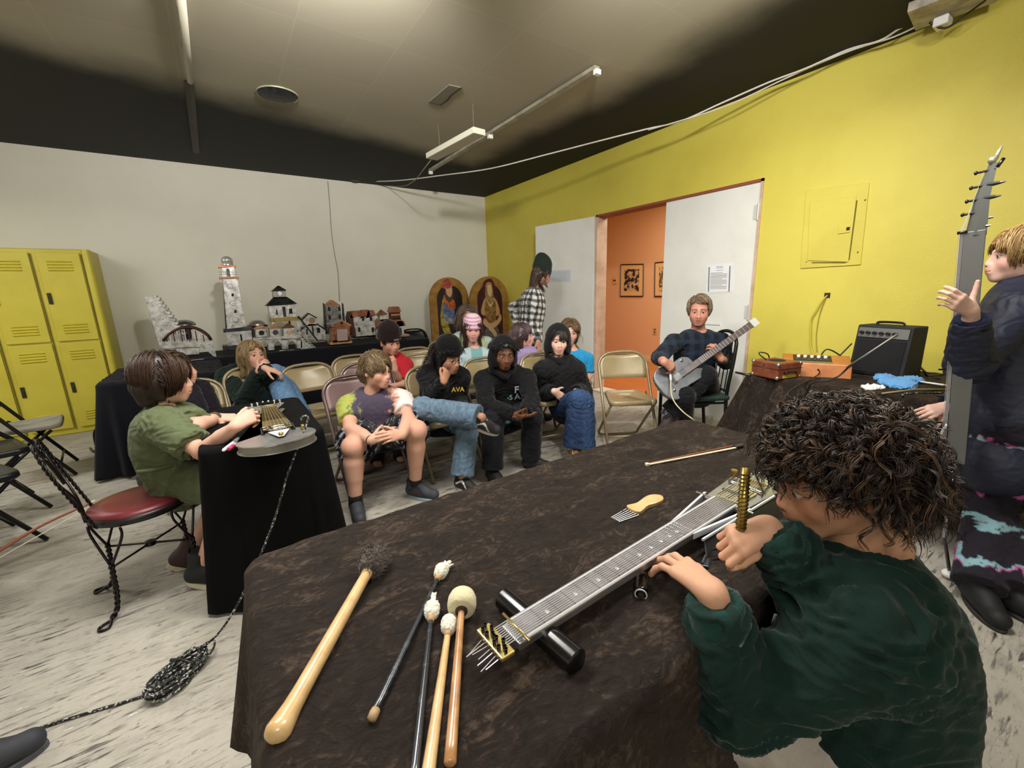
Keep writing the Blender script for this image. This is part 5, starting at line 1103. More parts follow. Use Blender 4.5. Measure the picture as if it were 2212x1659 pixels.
    if top: garment_top(r,K,s,build,bow,belly,lo,hi,armr,**top)
    if bottom: garment_bot(r,K,s,build,lo,hi,legr,**bottom)
    r['_']=0; del r['_']
    return r,K,Rh,hs,fr
def wrinkle(v,F,K,amp,seed,wl=.055):
    n=vnormals(v,F); w=vnoise(v,wl*3.4,seed,2)*.6
    foc=np.zeros(len(v))
    for j in K:
        if j[0] in 'ekshw' and len(j)==2 and j!='hd': foc+=np.exp(-(np.linalg.norm(v-K[j],axis=1)/.1)**2)
    w2=.55-np.abs(vnoise(v*V(1,1,1.7),wl*2.2,seed+3,2))*1.9
    return v+n*(amp*(w*.6+(.35+foc.clip(0,.9))*w2))[:,None]
def garment_top(r,K,s,b,bow,belly,lo,hi,armr,col='#222222',infl=.012,sleeve=1.,amp=.004,name='shirt',fn=None,m=None,hem=-.1,seed=2,hi_=.93,vox=.0068,cuff=None,collar=None,sl_e=.014,hood=False,sags=0):
    S=SDF(lo-.05,hi+.05,vox); torso(S,K,s,b,infl,lo=hem,hi=hi_,bow=bow,belly=belly); up=nrm(K['nk']-K['pel'])
    for sd in 'RL':
        S.cap(K['nk']-up*.05*s,K['s'+sd],.045*s+infl,.05*s*armr+infl,k=.05)
        if 'w'+sd not in K: continue
        A,E,W=K['s'+sd],K['e'+sd],K['w'+sd]; ra=.050*s*armr+sl_e; rb=.040*s*armr+sl_e; rc=.030*s*armr+sl_e*.7
        if sleeve<=.55:
            t=sleeve*2; P=A+(E-A)*t; S.cap(A,A+(E-A)*t*.5,ra,ra,k=.03); S.cyl(A+(E-A)*.05,P,ra*.98,rb*1.12,k=.012)
        else:
            S.cap(A,E,ra,rb,k=.03); t=(sleeve-.5)*2; P=E+(W-E)*t; S.cap(E,E+(P-E)*.7,rb,rb*.96 if sags else rc*1.1,k=.02); S.cyl(E+(P-E)*.3,P,rb*.95,rc,k=.015)
    v,F=S.mesh(1); v=wrinkle(v,F,K,amp,seed); c=fn(v,K) if fn else np.tile(V(*lin(col)),(len(v),1)); o=mesh(name,v,F,m or M_fab,r,cols=c)
    if cuff:
        for sd in 'RL':
            if 'w'+sd in K and sleeve>.55:
                E,W=K['e'+sd],K['w'+sd]; t=(sleeve-.5)*2; P=E+(W-E)*t; u=nrm(W-E); b_=MB(); b_.lathe([(rc*1.05,-.05),(rc*1.07,-.03),(rc*.98,-.005),(rc*.93,.006),(rc*.7,.004)],c=P,ax=u,n=24); vv=np.array(b_.v); mesh('cuff',vv,b_.f,M_knit,o,cols=np.tile(V(*lin(cuff)),(len(vv),1)))
    if collar:
        cc,cr=collar[:2]; b_=MB(); C=K['nk']-up*(.012*s); side=nrm(K['sR']-K['sL']); f=nrm(np.cross(up,side)); q=[]
        dn=collar[2] if len(collar)>2 else .03
        for a in np.linspace(0,2*PI,24,endpoint=False): q.append(C+side*cr*1.12*math.cos(a)+f*(cr*math.sin(a)+.012)+up*(-dn*math.sin(a)))
        b_.tube(q,.0085*s,8,closed=True,flat=1.6); vv=np.array(b_.v); mesh('collar',vv,b_.f,M_knit,o,cols=np.tile(V(*lin(cc)),(len(vv),1)))
    return o
def garment_bot(r,K,s,b,lo,hi,legr,col='#2a3346',infl=.012,leg=1.,amp=.005,name='trousers',fn=None,m=None,seed=4,flare=0.,vox=.0072):
    S=SDF(lo-.05,hi+.05,vox); up=nrm(K['nk']-K['pel']); sd0=nrm(K['hR']-K['hL']); 
    for t in (-.02,.12): c=K['pel']+up*t*.5*s; S.cap(c-sd0*.05*s*b,c+sd0*.05*s*b,.112*s*b+infl*.4,k=.04)
    for sd in 'RL':
        if 'a'+sd not in K: continue
        H,N,A=K['h'+sd],K['k'+sd],K['a'+sd]; r0,r1,r2=.083*s*legr*b+infl,.057*s*legr+infl,.042*s*legr+infl+flare
        if leg<=.5: P=H+(N-H)*leg*2; S.cap(H,H+(P-H)*.6,r0,r0*.97,k=.05); S.cyl(H+(P-H)*.2,P,r0,r0*.93+flare,k=.02)
        else: P=N+(A-N)*(leg-.5)*2; S.cap(H,N,r0,r1,k=.05); S.cap(N,N+(P-N)*.6,r1,(r1+r2)/2,k=.02); S.cyl(N+(P-N)*.25,P,r1*.97,r2,k=.015)
    v,F=S.mesh(1); v=wrinkle(v,F,{k:q for k,q in K.items() if k[0] in 'kha' and k!='hd'},amp,seed); c=fn(v,K) if fn else np.tile(V(*lin(col)),(len(v),1)); return mesh(name,v,F,m or M_fab,r,cols=c)
def denimc(base,hi_,seed=1):
    def fn(v,K):
        c=np.tile(V(*lin(base)),(len(v),1)); t=.5+.35*vnoise(v,.05,seed)
        for sd in 'RL':
            if 'k'+sd in K: t+=.55*np.exp(-(np.linalg.norm(v-K['k'+sd],axis=1)/.09)**2)
        return mixc(c,np.tile(V(*lin(hi_)),(len(v),1)),t)
    return fn
def hood(r,C,R,hs,col,open_=.062,up_=.0,name='hood'):
    S=SDF((-.16,-.19,-.2),(.16,.16,.19),.0062); S.ell((0,-.018,.02),(.108,.118,.128),k=.02); S.ell((0,-.03,-.07),(.115,.105,.09),k=.05)
    S.ell((0,-.006,.012),(.088,.11,.112),k=.01,op='-'); S.ell((0,-.01,-.11),(.085,.085,.09),k=.02,op='-')
    S.ell((0,.10,-.008),(open_,.11,.098),k=.025,op='-'); S.cap((-.085,-.01,-.135),(0,.072,-.165),.026,.02,k=.03).cap((.085,-.01,-.135),(0,.072,-.165),.026,.02,k=.03); S.box((0,0,-.31),(.3,.3,.1),op='-')
    v,F=S.mesh(1); n=vnormals(v,F); v=v+n*(vnoise(v,.07,5)*.0035)[:,None]; return mesh(name,C+(v*hs)@R.T,F,M_fab,r,cols=np.tile(V(*lin(col)),(len(v),1)))
def bracelet(r,K,sd,col,s): 
    u=nrm(K['w'+sd]-K['e'+sd]); b=MB(); b.lathe([(.026*s,-.006),(.029*s,0),(.026*s,.006)],c=K['w'+sd]-u*.01,ax=u,n=18); b.obj('wristband',mat('band_'+col,col,.6),r,smooth=True)
def cam_az(turn=0): # azimuth that looks back at the camera, turned toward image right by turn degrees
    return lambda P: math.atan2(CAM[1]-P[1],CAM[0]-P[0])+rad(turn)
cD=V(0,0,-1)
def tocam(px,py,D,turn=0,pitch=0,roll=0):
    P=at(px,py,D); return (math.atan2(CAM[1]-P[1],CAM[0]-P[0])+rad(turn),rad(pitch),rad(roll))
RIGHT=_r; 
# --- tie-dye boy ---
def tiedye(v,K):
    side=nrm(K['sR']-K['sL']); up=nrm(K['nk']-K['pel']); x=(v-K['nk'])@side; z=(v-K['nk'])@up; n=vnoise(v,.11,3)*.05+vnoise(v,.04,5)*.02
    c=np.tile(V(*lin('#4d4456')),(len(v),1)); 
    c=mixc(c,np.tile(V(*lin('#a0aa52')),(len(v),1)),((x+n)-.105)/.03); c=mixc(c,np.tile(V(*lin('#c07a4a')),(len(v),1)),((x+n*2)-.20)/.02*(vnoise(v,.06,9)>.25))
    c=mixc(c,np.tile(V(*lin('#cf9a84')),(len(v),1)),(-(x+n)-.10)/.03); c=mixc(c,np.tile(V(*lin('#e2cfc8')),(len(v),1)),(-(x+n)-.135)/.03)
    b=(-(z+n)-.13)/.04; b2=(-(z+n*1.5)-.175)/.03; c=mixc(c,np.tile(V(*lin('#b0505a')),(len(v),1)),b*(np.abs(x)<.16)); c=mixc(c,np.tile(V(*lin('#c3b04e')),(len(v),1)),b2*(np.abs(x)<.17)); c=mixc(c,np.tile(V(*lin('#1b1820')),(len(v),1)),(-(z)-.26)/.02)
    return c
def camo(v,K):
    n=vnoise(v,.05,2); c=np.tile(V(*lin('#121318')),(len(v),1)); return mixc(c,np.tile(V(*lin('#9a9aa0')),(len(v),1)),(n-.35)*6)
J=dict(pel=(822,930,3.0),nk=(808,862,2.88),hd=(812,800,2.80),sR=(754,880,2.86),sL=(868,866,2.92),eR=(757,925),wR=(802,951,2.52),eL=(882,905),wL=(869,939,2.56),hR=(795,938,2.98),hL=(850,930,3.03),kR=(762,965),aR=('z',768,1078,.11),kL=(900,930),aL=('z',897,1042,.11))
r,K,Rh,hs,fr=person('boy in purple and yellow tie-dye T-shirt, leaning forward with fingertips together',J,s=.98,build=1.12,az=rad(-98),look=tocam(812,800,2.8,48,-8,2),tone='#cf9f88',brow='#6a5238',armr=1.22,legr=1.22,bow=.03,belly=.02,
  top=dict(name='tie_dye_shirt',infl=.014,sleeve=.33,fn=tiedye,sl_e=.017,collar=('#3d3546',.062,.035),seed=3,amp=.005),bottom=dict(name='shorts',leg=.42,fn=camo,infl=.016,flare=.012),headkw=dict(cheek=1.08,jaw=1.12),
  hands=dict(R=dict(d=V(.75,-.25,.25),n=V(-.3,-.7,.5),curl=(.35,.4,.45,.5)),L=dict(d=V(-.85,-.3,.2),n=V(.1,-.8,.5),curl=(.35,.4,.45,.5))))
hair(r,K['hd'],Rh,hs,'#5d4a34',col2='#a48a66',vol=.016,length=-.05,fringe=.012,sweep=-.9,n=1500,seed=4,hl=.066,side=-.045,back=-.09,part=.3,facew=1.0)
bracelet(r,K,'R','#1a1416',1.1)
for a,t in (('R',(-.12,-1)),('L',(.55,-.8))):
    shoe(r,K['a'+a],t,1.08,'#33353a','#8a9aa2' if a=='L' else '#3a3c40',stripe='#1a1b1d',lace='#26272a')
    b=MB(); b.lathe([(.043,-.05),(.042,.02),(.040,.05),(.036,.052)],c=K['a'+a],ax=nrm(K['k'+a]-K['a'+a]),n=20); b.obj('sock',mat('black_sock','#131314',.9),r,smooth=True)
# --- boy in black beanie and glasses, right ankle on left knee ---
def dark(c1,c2,wl=.08,sd=2):
    def fn(v,K): return mixc(np.tile(V(*lin(c1)),(len(v),1)),np.tile(V(*lin(c2)),(len(v),1)),.5+.5*vnoise(v,wl,sd))
    return fn
J=dict(pel=(952,900,3.30),nk=(962,800,3.20),hd=(968,772,3.10),sR=(922,812,3.14),sL=(995,815,3.22),eR=(936,856),wR=(958,826,2.92),eL=(990,865),wL=(1000,880,3.1),hR=(930,905,3.28),hL=(975,905,3.34),kR=(912,882),aR=(1040,902,2.70),kL=(1010,925,2.93),aL=('z',998,1030,.10))
r,K,Rh,hs,fr=person('boy in black beanie and glasses with fist to mouth, ankle crossed over knee',J,s=.97,build=1.0,az=rad(-92),look=tocam(970,770,3.1,42,-14,0),tone='#a87a60',brow='#1c1412',bow=.05,
  top=dict(name='sweatshirt',infl=.020,sleeve=1,fn=dark('#0f0f11','#18181a'),sl_e=.024,seed=5,amp=.009,cuff='#0c0c0e'),bottom=dict(name='jeans',m=M_denim,fn=denimc('#3a4e60','#72879a'),infl=.020,flare=.022,amp=.009,leg=.98),headkw=dict(jaw=1.0,nose=1.1),
  hands=dict(R=dict(d=V(.5,.1,.8),n=V(.3,-.9,.25),curl=(1.3,1.35,1.4,1.4),base_curl=(1.0,1.1,1.15,1.2),thumb=(.8,.3,.6),sz=.95)))
beanie(r,K['hd'],Rh,hs,'#121213',h=.155,brim=.045,base=.028,tilt=.12,w=1.04)
hair(r,K['hd'],Rh,hs,'#0d0b0c',col2='#2a2426',vol=.02,length=-.14,fringe=.05,n=800,seed=8,side=-.12,back=-.15,wave=.006,facew=1.25,fallout=.15)
glasses(r,K['hd'],Rh,hs)
o=MB().box(K['hd']+Rh@V(.012,.098,.062)*hs,(.016,.004,.010),Rh); mesh('beanie_tag',np.array(o.v),o.f,mat('red_tag','#c03038',.6),r,smooth=False)
shoe(r,K['aL'],(.3,-1),.98,'#1c1c1e','#b9b4aa',lace='#d8d8d4',stripe='#d6d4ce')
shoe(r,K['aR'],(.85,-.5),.98,'#1c1c1e','#b9b4aa',lace='#d8d8d4',stripe='#d6d4ce',pitch=rad(-25),roll=rad(-35))
def lettering(par,txts,K,fr,s):
    """flat chest print: short strokes laid on the front of the garment"""
    side=nrm(K['sR']-K['sL']); up=nrm(K['nk']-K['pel'])
    for (txt,x,z,h,col,yy,rot) in txts:
        cu=bpy.data.curves.new('print','FONT'); cu.body=txt; cu.size=h; cu.extrude=.0015; cu.align_x='CENTER'; cu.offset=.001
        t_=bpy.data.objects.new('print_text',cu); me=bpy.data.meshes.new_from_object(t_); bpy.data.objects.remove(t_); o=bpy.data.objects.new('chest_print',me); COL.objects.link(o); me.materials.clear(); me.materials.append(mat('print_'+col,col,.7))
        tops=[o_ for o_ in par.children if o_.name.split('.')[0] in('hoodie','sweatshirt')][0].data; vv=np.zeros(len(tops.vertices)*3); tops.vertices.foreach_get('co',vv); vv=vv.reshape(-1,3)+V(*par.location)-K['nk']; sd_x=vv@side-x*s; sd_z=vv@up-z*s-h*.3; near=vv[(np.abs(sd_x)<h*.55)&(np.abs(sd_z)<h*.55)&(vv@fr<.185*s)]; yy=(near@fr).max()/s+.004 if len(near) else yy
        P=K['nk']+side*x*s+up*z*s+fr*yy*s-V(*par.location); X=-side*math.cos(rot)+up*math.sin(rot); Y=up*math.cos(rot)+side*math.sin(rot); m=Matrix.Identity(4); Z=np.cross(X,Y)
        for i in range(3): m[i][0]=X[i]; m[i][1]=Y[i]; m[i][2]=Z[i]; m[i][3]=P[i]
        o.parent=par; o.matrix_local=m
lettering(r,[('AVA',-.06,-.13,.05,'#c9a23a',.135,.1)],K,fr,1)
b=MB(); sd_=nrm(K['sR']-K['sL']); up_=nrm(K['nk']-K['pel']); o0=K['nk']-sd_*.075-up_*.25+fr*.142
b.tube([o0+up_*(-.02*k)+sd_*.022*math.sin(k*1.9) for k in range(7)],.006,6).tube([o0-up_*.11+sd_*(.02*k-.03)+up_*.012*math.sin(k*2.2) for k in range(5)],.007,6); b.obj('chest_graphic',mat('print_grey','#9a9c9e',.7),r,smooth=True)
# --- boy in lettered hoodie, hood up ---
J=dict(pel=(1095,895,3.45),nk=(1089,805,3.26),hd=(1088,764,3.14),sR=(1045,822,3.24),sL=(1136,818,3.30),eR=(1052,878),wR=(1110,896,2.98),eL=(1148,868),wL=(1134,893,3.0),kR=(1066,905),aR=('z',1064,1012,.10),kL=(1150,900),aL=('z',1146,985,.10))
r,K,Rh,hs,fr=person('boy with dark skin in lettered black hoodie, hood up, hands together between knees',J,s=.93,build=1.0,az=rad(-98),look=tocam(1088,764,3.14,14,-10,2),tone='#6a4632',brow='#120c0a',bow=.05,
  top=dict(name='hoodie',infl=.026,sleeve=1,fn=dark('#0d0d0f','#151517'),sl_e=.028,seed=7,amp=.009,cuff='#0b0b0d'),bottom=dict(name='trousers',fn=dark('#101013','#1b1b22'),infl=.022,flare=.018,amp=.008),headkw=dict(nose=1.2,cheek=1.05,lips='#8a5548'),
  hands=dict(R=dict(d=V(.6,-.5,-.15),n=V(-.5,-.2,-.8),curl=(.3,.35,.4,.45)),L=dict(d=V(-.65,-.45,-.1),n=V(.5,-.3,-.8),curl=(.3,.35,.4,.45))))
hair(r,K['hd'],Rh,hs,'#0b0908',col2='#1d1715',vol=.012,length=.02,fringe=.058,n=500,seed=9,wave=.012,hl=.05,side=.03)
hood(r,K['hd'],Rh,hs,'#0e0e10')
lettering(r,[('A',.04,-.19,.07,'#8d8a4c',.165,-.1),('F',-.035,-.125,.08,'#9a9ca2',.165,0),('A',-.045,-.19,.07,'#8c8fa0',.165,0),('5',-.0,-.20,.06,'#6fa3a8',.167,0)],K,fr,1)
b=MB(); b.sphere(K['pel']-fr*-.02+V(-.12,-.12,.02),(.05,.08,.035),14,8); b.obj('shirt_hem',mat('turquoise_hem','#3f8fa8',.8),r,smooth=True)
shoe(r,K['aR'],(-.02,-1),1.02,'#141416','#17171a',lace='#1e1e20',high=True); shoe(r,K['aL'],(.62,-.75),1.02,'#141416','#17171a',lace='#1e1e20',high=True)
# --- pale boy in black hoodie, hood up, hands in pocket ---
J=dict(pel=(1230,872,3.68),nk=(1206,782,3.52),hd=(1206,736,3.46),sR=(1172,800,3.46),sL=(1244,800,3.56),eR=(1168,850),wR=(1197,845,3.38),eL=(1262,845),wL=(1243,845,3.42),kR=(1246,862),aR=('z',1238,962,.12),kL=(1262,868),aL=('z',1265,968,.12))
r,K,Rh,hs,fr=person('pale boy in plain black hoodie, hood up, hands in the front pocket',J,s=.97,build=.98,az=rad(-100),look=tocam(1206,736,3.46,8,-3,2),tone='#d3ab9a',brow='#2a1c14',bow=.03,
  top=dict(name='hoodie',infl=.026,sleeve=.97,fn=dark('#101012','#19191b'),sl_e=.03,seed=11,amp=.008,cuff='#0d0d0f'),bottom=dict(name='jeans',m=M_denim,fn=denimc('#161f38','#33486c'),infl=.018,flare=.022,amp=.008),headkw=dict(jaw=.9,cheek=.95),
  hands=dict(R=dict(d=V(.6,-.1,-.5),n=V(-.3,-.9,.1),curl=(.3,.3,.3,.3))))
hair(r,K['hd'],Rh,hs,'#1a1412',col2='#4a3a30',vol=.014,length=-.02,fringe=.012,sweep=1.0,n=1000,seed=12,hl=.06,side=-.02,facew=1.0)
hood(r,K['hd'],Rh,hs,'#111113',open_=.058)
o=MB().hexa([K['pel']+fr*.155+nrm(K['sR']-K['sL'])*x*(.13 if z<.1 else .09)+V(0,0,z)+fr*y for y in (0,.012) for x,z in ((-1,.02),(1,.02),(1,.15),(-1,.15))]); mesh('pocket',np.array(o.v),o.f,M_fab,r,cols=np.tile(V(*lin('#121214')),(8,1)),bevel=.01)
shoe(r,K['aR'],(-.25,-1),.95,'#7a5238','#b9a68c',lace='#4a3020',stripe='#d0c0a8'); shoe(r,K['aL'],(-.1,-1),.95,'#7a5238','#b9a68c',lace='#4a3020')
for a in 'RL': b=MB(); b.lathe([(.042,-.03),(.041,.03),(.040,.07)],c=K['a'+a],ax=nrm(K['k'+a]-K['a'+a]),n=18); b.obj('sock',mat('yellow_sock','#b9a83e',.9),r,smooth=True)
# --- kid in blue T-shirt ---
J=dict(pel=(1245,865,4.2),nk=(1235,762,4.15),hd=(1231,718,4.08),sR=(1205,778,4.12),sL=(1268,775,4.18),eR=(1210,820),wR=(1225,840,3.95),eL=(1272,812),wL=(1262,838,4.0),kR=(1235,880),aR=('z',1240,950,.1),kL=(1262,880),aL=('z',1265,945,.1))
r,K,Rh,hs,fr=person('kid in bright blue T-shirt with shoulder-length brown hair behind the hooded boy',J,s=.95,az=rad(-105),look=tocam(1231,718,4.1,6,-4,4),tone='#cc9f8c',brow='#5a4230',
  top=dict(name='tshirt',infl=.014,sleeve=.42,fn=dark('#1d7fb2','#2a8fc4'),seed=13),bottom=dict(col='#2b3240'))
hair(r,K['hd'],Rh,hs,'#4a3424',col2='#94744e',vol=.02,length=-.12,fringe=.022,n=1200,seed=14,side=-.11,back=-.15,wave=.004,facew=.95,fallout=.2)
# --- girl in purple jacket, profile ---
def puff(c):
    def fn(v,K): return np.tile(V(*lin(c)),(len(v),1))*(.86+.14*np.clip(np.sin(v[:,2]*2*PI/.05)*2+1,0,1))[:,None]
    return fn
J=dict(pel=(1128,850,4.1),nk=(1130,757,4.0),hd=(1128,726,3.95),sR=(1104,775,4.05),sL=(1152,775,3.92),eR=(1110,820),wR=(1135,830,3.85),eL=(1160,812),wL=(1158,835,3.78),kR=(1142,850),aR=('z',1140,935,.1),kL=(1155,850),aL=('z',1158,930,.1))
r,K,Rh,hs,fr=person('small girl in puffy lilac jacket and teal trousers, face in profile',J,s=.85,az=rad(-60),look=tocam(1128,726,3.95,88,0,0),tone='#c99b8a',brow='#4a3428',
  top=dict(name='jacket',infl=.032,sleeve=1,fn=puff('#8d7aa6'),m=M_quilt,sl_e=.03,seed=15,amp=.006),bottom=dict(fn=dark('#5fb3b8','#7cc8cc'),infl=.014))
hair(r,K['hd'],Rh,hs,'#3d2c26',col2='#7a6070',vol=.018,length=-.12,fringe=.03,n=1000,seed=16,side=-.10,back=-.14,facew=.85)
# --- girl in pink striped hat ---
J=dict(pel=(1035,862,4.25),nk=(1027,757,4.2),hd=(1021,712,4.12),sR=(988,772,4.14),sL=(1058,772,4.22),eR=(990,812),wR=(1024,790,3.98),eL=(1064,808),wL=(1046,793,3.95),kR=(1015,870),aR=('z',1015,960,.1),kL=(1050,870),aL=('z',1055,955,.1))
r,K,Rh,hs,fr=person('girl in pink and white striped hat with long brown hair and pale blue cardigan',J,s=1.0,build=.92,az=rad(-98),look=tocam(1021,712,4.1,4,-6,2),tone='#d0a092',brow='#3a281e',
  top=dict(name='cardigan',infl=.016,sleeve=1,fn=lambda v,K:mixc(np.tile(V(*lin('#a9bcc2')),(len(v),1)),np.tile(V(*lin('#6f9fa0')),(len(v),1)),(.062-np.abs((v-K['nk'])@nrm(K['sR']-K['sL'])))*90),seed=17,sl_e=.018),bottom=dict(col='#20242c'),headkw=dict(jaw=.92),
  hands=dict(R=dict(d=V(.8,-.2,.15),n=V(.1,-.5,.8),curl=(.5,.5,.6,.6)),L=dict(d=V(-.7,-.3,-.2),n=V(0,-.6,.7),curl=(.5,.6,.6,.6))))
hair(r,K['hd'],Rh,hs,'#2e211b',col2='#6a4c3c',vol=.016,length=-.27,fringe=.04,n=1500,seed=18,side=-.27,back=-.28,wave=.003,facew=.9,low=-.12,fallout=.05)
beanie(r,K['hd'],Rh,hs,'#c58fa8',h=.135,brim=.036,base=.026,col2='#dfc6d2',stripes=.016,w=1.05,tilt=-.1)
# --- long haired man in pale tie-dye behind her ---
J=dict(pel=(1012,835,4.9),nk=(1008,722,4.85),hd=(1010,684,4.8),sR=(962,742,4.8),sL=(1052,742,4.85),eR=(965,800),wR=(990,820,4.6),eL=(1056,790),wL=(1040,820,4.6))
r,K,Rh,hs,fr=person('long-haired grey-brown man in pale yellow tie-dye shirt behind the pink hat girl',J,s=1.1,az=rad(-100),look=tocam(1010,684,4.8,6,-6,0),tone='#b98470',brow='#5a4434',
  top=dict(name='tie_dye_shirt',infl=.02,sleeve=1,fn=lambda v,K:mixc(np.tile(V(*lin('#c3d2a0')),(len(v),1)),np.tile(V(*lin('#a6bfc6')),(len(v),1)),vnoise(v,.2,4)*2+.3),seed=19,sl_e=.02))
hair(r,K['hd'],Rh,hs,'#4e3f34',col2='#8f7c6a',vol=.02,length=-.24,fringe=.05,n=1300,seed=20,side=-.24,back=-.26,wave=.007,facew=.75,low=-.12,hl=.072)
# --- red T-shirt boy ---
J=dict(pel=(838,885,3.95),nk=(842,768,3.85),hd=(842,738,3.76),sR=(800,795,3.82),sL=(875,790,3.86),eR=(800,850),wR=(868,830,3.6),eL=(866,832),wL=(853,800,3.58),kR=(820,890),aR=('z',815,1000,.1),kL=(862,885),aL=('z',865,990,.1))
r,K,Rh,hs,fr=person('boy in red T-shirt and brown-black beanie, hand on his chin',J,s=1.0,az=rad(-96),look=tocam(842,738,3.76,30,-12,-3),tone='#c08f7c',brow='#241a16',
  top=dict(name='tshirt',infl=.018,sleeve=.42,fn=dark('#b52531','#a51e2b'),seed=21,sl_e=.024,collar=('#a01c28',.062)),bottom=dict(col='#191a20'),headkw=dict(jaw=1.1,nose=1.15),
  hands=dict(L=dict(d=V(-.15,-.1,1),n=V(.3,-.95,0),base_curl=(.7,.9,1,1),curl=(1.0,1.2,1.2,1.2),thumb=(.8,.4,.4)),R=dict(d=V(1,-.1,0),n=V(0,-.8,.6),curl=(.5,.5,.5,.5))))
hair(r,K['hd'],Rh,hs,'#1e1614',vol=.008,length=.0,fringe=.05,n=200,seed=22,side=-.01)
beanie(r,K['hd'],Rh,hs,'#231b1b',h=.175,brim=.055,base=.022,w=1.1,tilt=.1)
o=MB().box(K['hd']+Rh@V(.005,.118,.05)*hs,(.045,.004,.013),Rh); mesh('beanie_tag',np.array(o.v),o.f,mat('grey_tag','#77726c',.6),r,smooth=False)
# --- man in plaid shirt ---
def plaid(v,K):
    up=nrm(K['nk']-K['pel']); s=v@up; side=nrm(K['sR']-K['sL']); ang=np.arctan2((v-K['pel'])@side,(v-K['pel'])@np.cross(up,side)); n=vnoise(v,.2,2)*.012
    a=np.sin((s+n)*2*PI/.075); b=np.sin((ang*.16+n)*2*PI/.07); k=(a>.1).astype(float)+(b>.1).astype(float); c=np.tile(V(*lin('#d9d8d2')),(len(v),1)); c=mixc(c,np.tile(V(*lin('#6c6c6e')),(len(v),1)),(k>=1)*1.); return mixc(c,np.tile(V(*lin('#2b2b2e')),(len(v),1)),(k>=2)*1.)
J=dict(pel=(1138,748,5.1),nk=(1150,628,5.0),hd=(1170,592,4.98),sR=(1140,652,5.12),sL=(1152,655,4.84),eR=(1110,665),wR=(1118,700,5.3),eL=(1152,712),wL=(1162,738,4.75),kR=(1130,840),aR=('z',1125,880,.1),kL=(1150,840),aL=('z',1160,890,.1))
r,K,Rh,hs,fr=person('standing bearded man in black and white plaid shirt and green beanie, leaning forward',J,s=1.12,build=1.05,az=rad(-25),look=tocam(1170,592,4.98,95,-18,0),tone='#bd8c78',brow='#2a1e18',
  top=dict(name='plaid_shirt',infl=.022,sleeve=1,fn=plaid,seed=23,sl_e=.026,amp=.008,hem=-.25,vox=.0075),bottom=dict(name='jeans',fn=dark('#20232e','#2b3040')),
  hands=dict(L=dict(d=V(.25,-.1,-1),n=V(.3,-.9,0),curl=(.4,.45,.5,.5))))
hair(r,K['hd'],Rh,hs,'#3a2a20',col2='#6e5440',vol=.014,length=-.2,fringe=.05,n=900,seed=24,side=-.2,back=-.2,facew=.9,low=-.1)
o=hair_strands(K['hd']+Rh@V(0,.02,-.085)*hs,Rh@rotaxis((1,0,0),.9),hs*.62,'#3a2a20',n=500,length=-.25,fringe=-.2,vol=.02,seed=3,side=-.2,facew=3); mesh('beard',o[0],o[1],M_hair,r,cols=o[2])
beanie(r,K['hd'],Rh,hs,'#26302a',h=.2,brim=.06,base=.03,w=1.06,slouch=.6,tilt=-.12)
glasses(r,K['hd'],Rh,hs)
for a in 'RL': shoe(r,K['a'+a],(1,-.3),1.1,'#1a1a1c','#222')if False else shoe(r,K['a'+a],(1,-.3),1.1,'#1a1a1c','#222222')
# --- guitarist ---
def navyplaid(v,K):
    up=nrm(K['nk']-K['pel']); s=v@up; side=nrm(K['sR']-K['sL']); x=v@side; a=np.sin(s*2*PI/.09)>.2; b=np.sin(x*2*PI/.09)>.2; c=np.tile(V(*lin('#11161e')),(len(v),1)); c=mixc(c,np.tile(V(*lin('#1d2836')),(len(v),1)),a*.7); return mixc(c,np.tile(V(*lin('#23303f')),(len(v),1)),b*.5)
J=dict(pel=(1500,838,3.70),nk=(1508,722,3.62),hd=(1510,672,3.54),sR=(1456,740,3.56),sL=(1558,738,3.62),eR=(1424,772),wR=(1434,782,3.20),eL=(1568,782),wL=(1558,776,3.40),hR=(1482,845,3.62),hL=(1528,845,3.70),kR=(1478,856,3.3),aR=('z',1474,930,.1),kL=(1526,812,3.34),aL=(1444,890,3.42))
r,K,Rh,hs,fr=person('seated grey-haired man in dark plaid shirt playing the grey guitar, legs crossed',J,s=1.08,build=1.02,hs=1.05,az=rad(-118),look=tocam(1510,672,3.54,0,-6,0),tone='#b98370',brow='#4a382c',armr=1.05,bow=.03,
  top=dict(name='plaid_shirt',infl=.012,sleeve=.86,fn=navyplaid,seed=25,sl_e=.015,amp=.008,collar=('#10141a',.066,.04)),bottom=dict(name='trousers',fn=dark('#0c0d10','#14151a'),infl=.018,flare=.01,amp=.006),headkw=dict(jaw=1.2,nose=1.25,cheek=1.02),
  hands=dict(R=dict(d=V(.6,-.25,-.4),n=V(-.35,-.8,.4),curl=(.7,.75,.8,.8),thumb=(.7,.5,.4)),L=dict(d=V(-.5,.25,.75),n=V(-.2,-.9,.1),curl=(.75,.8,.85,.9),thumb=(.8,.5,.3))))
hair(r,K['hd'],Rh,hs,'#54402f',col2='#a89078',vol=.013,length=-.03,fringe=.075,sweep=-.8,n=1700,seed=26,hl=.078,side=-.035,back=-.06,part=.35,facew=.9,wave=.003)
GM=K
shoe(r,K['aL'],(-.95,.25),1.05,'#3a2a2c','#6a5a50',pitch=rad(-42)); shoe(r,K['aR'],(-.8,-.4),1.05,'#1e1a1a','#2a2626')
b=MB(); b.lathe([(.045,-.05),(.044,.03),(.04,.09)],c=K['aL'],ax=nrm(K['kL']-K['aL']),n=20); b.obj('sock',mat('patterned_sock','#2a2026',.8,col2='#8a7a84',nscale=60,nlo=.52,nhi=.56),r,smooth=True)
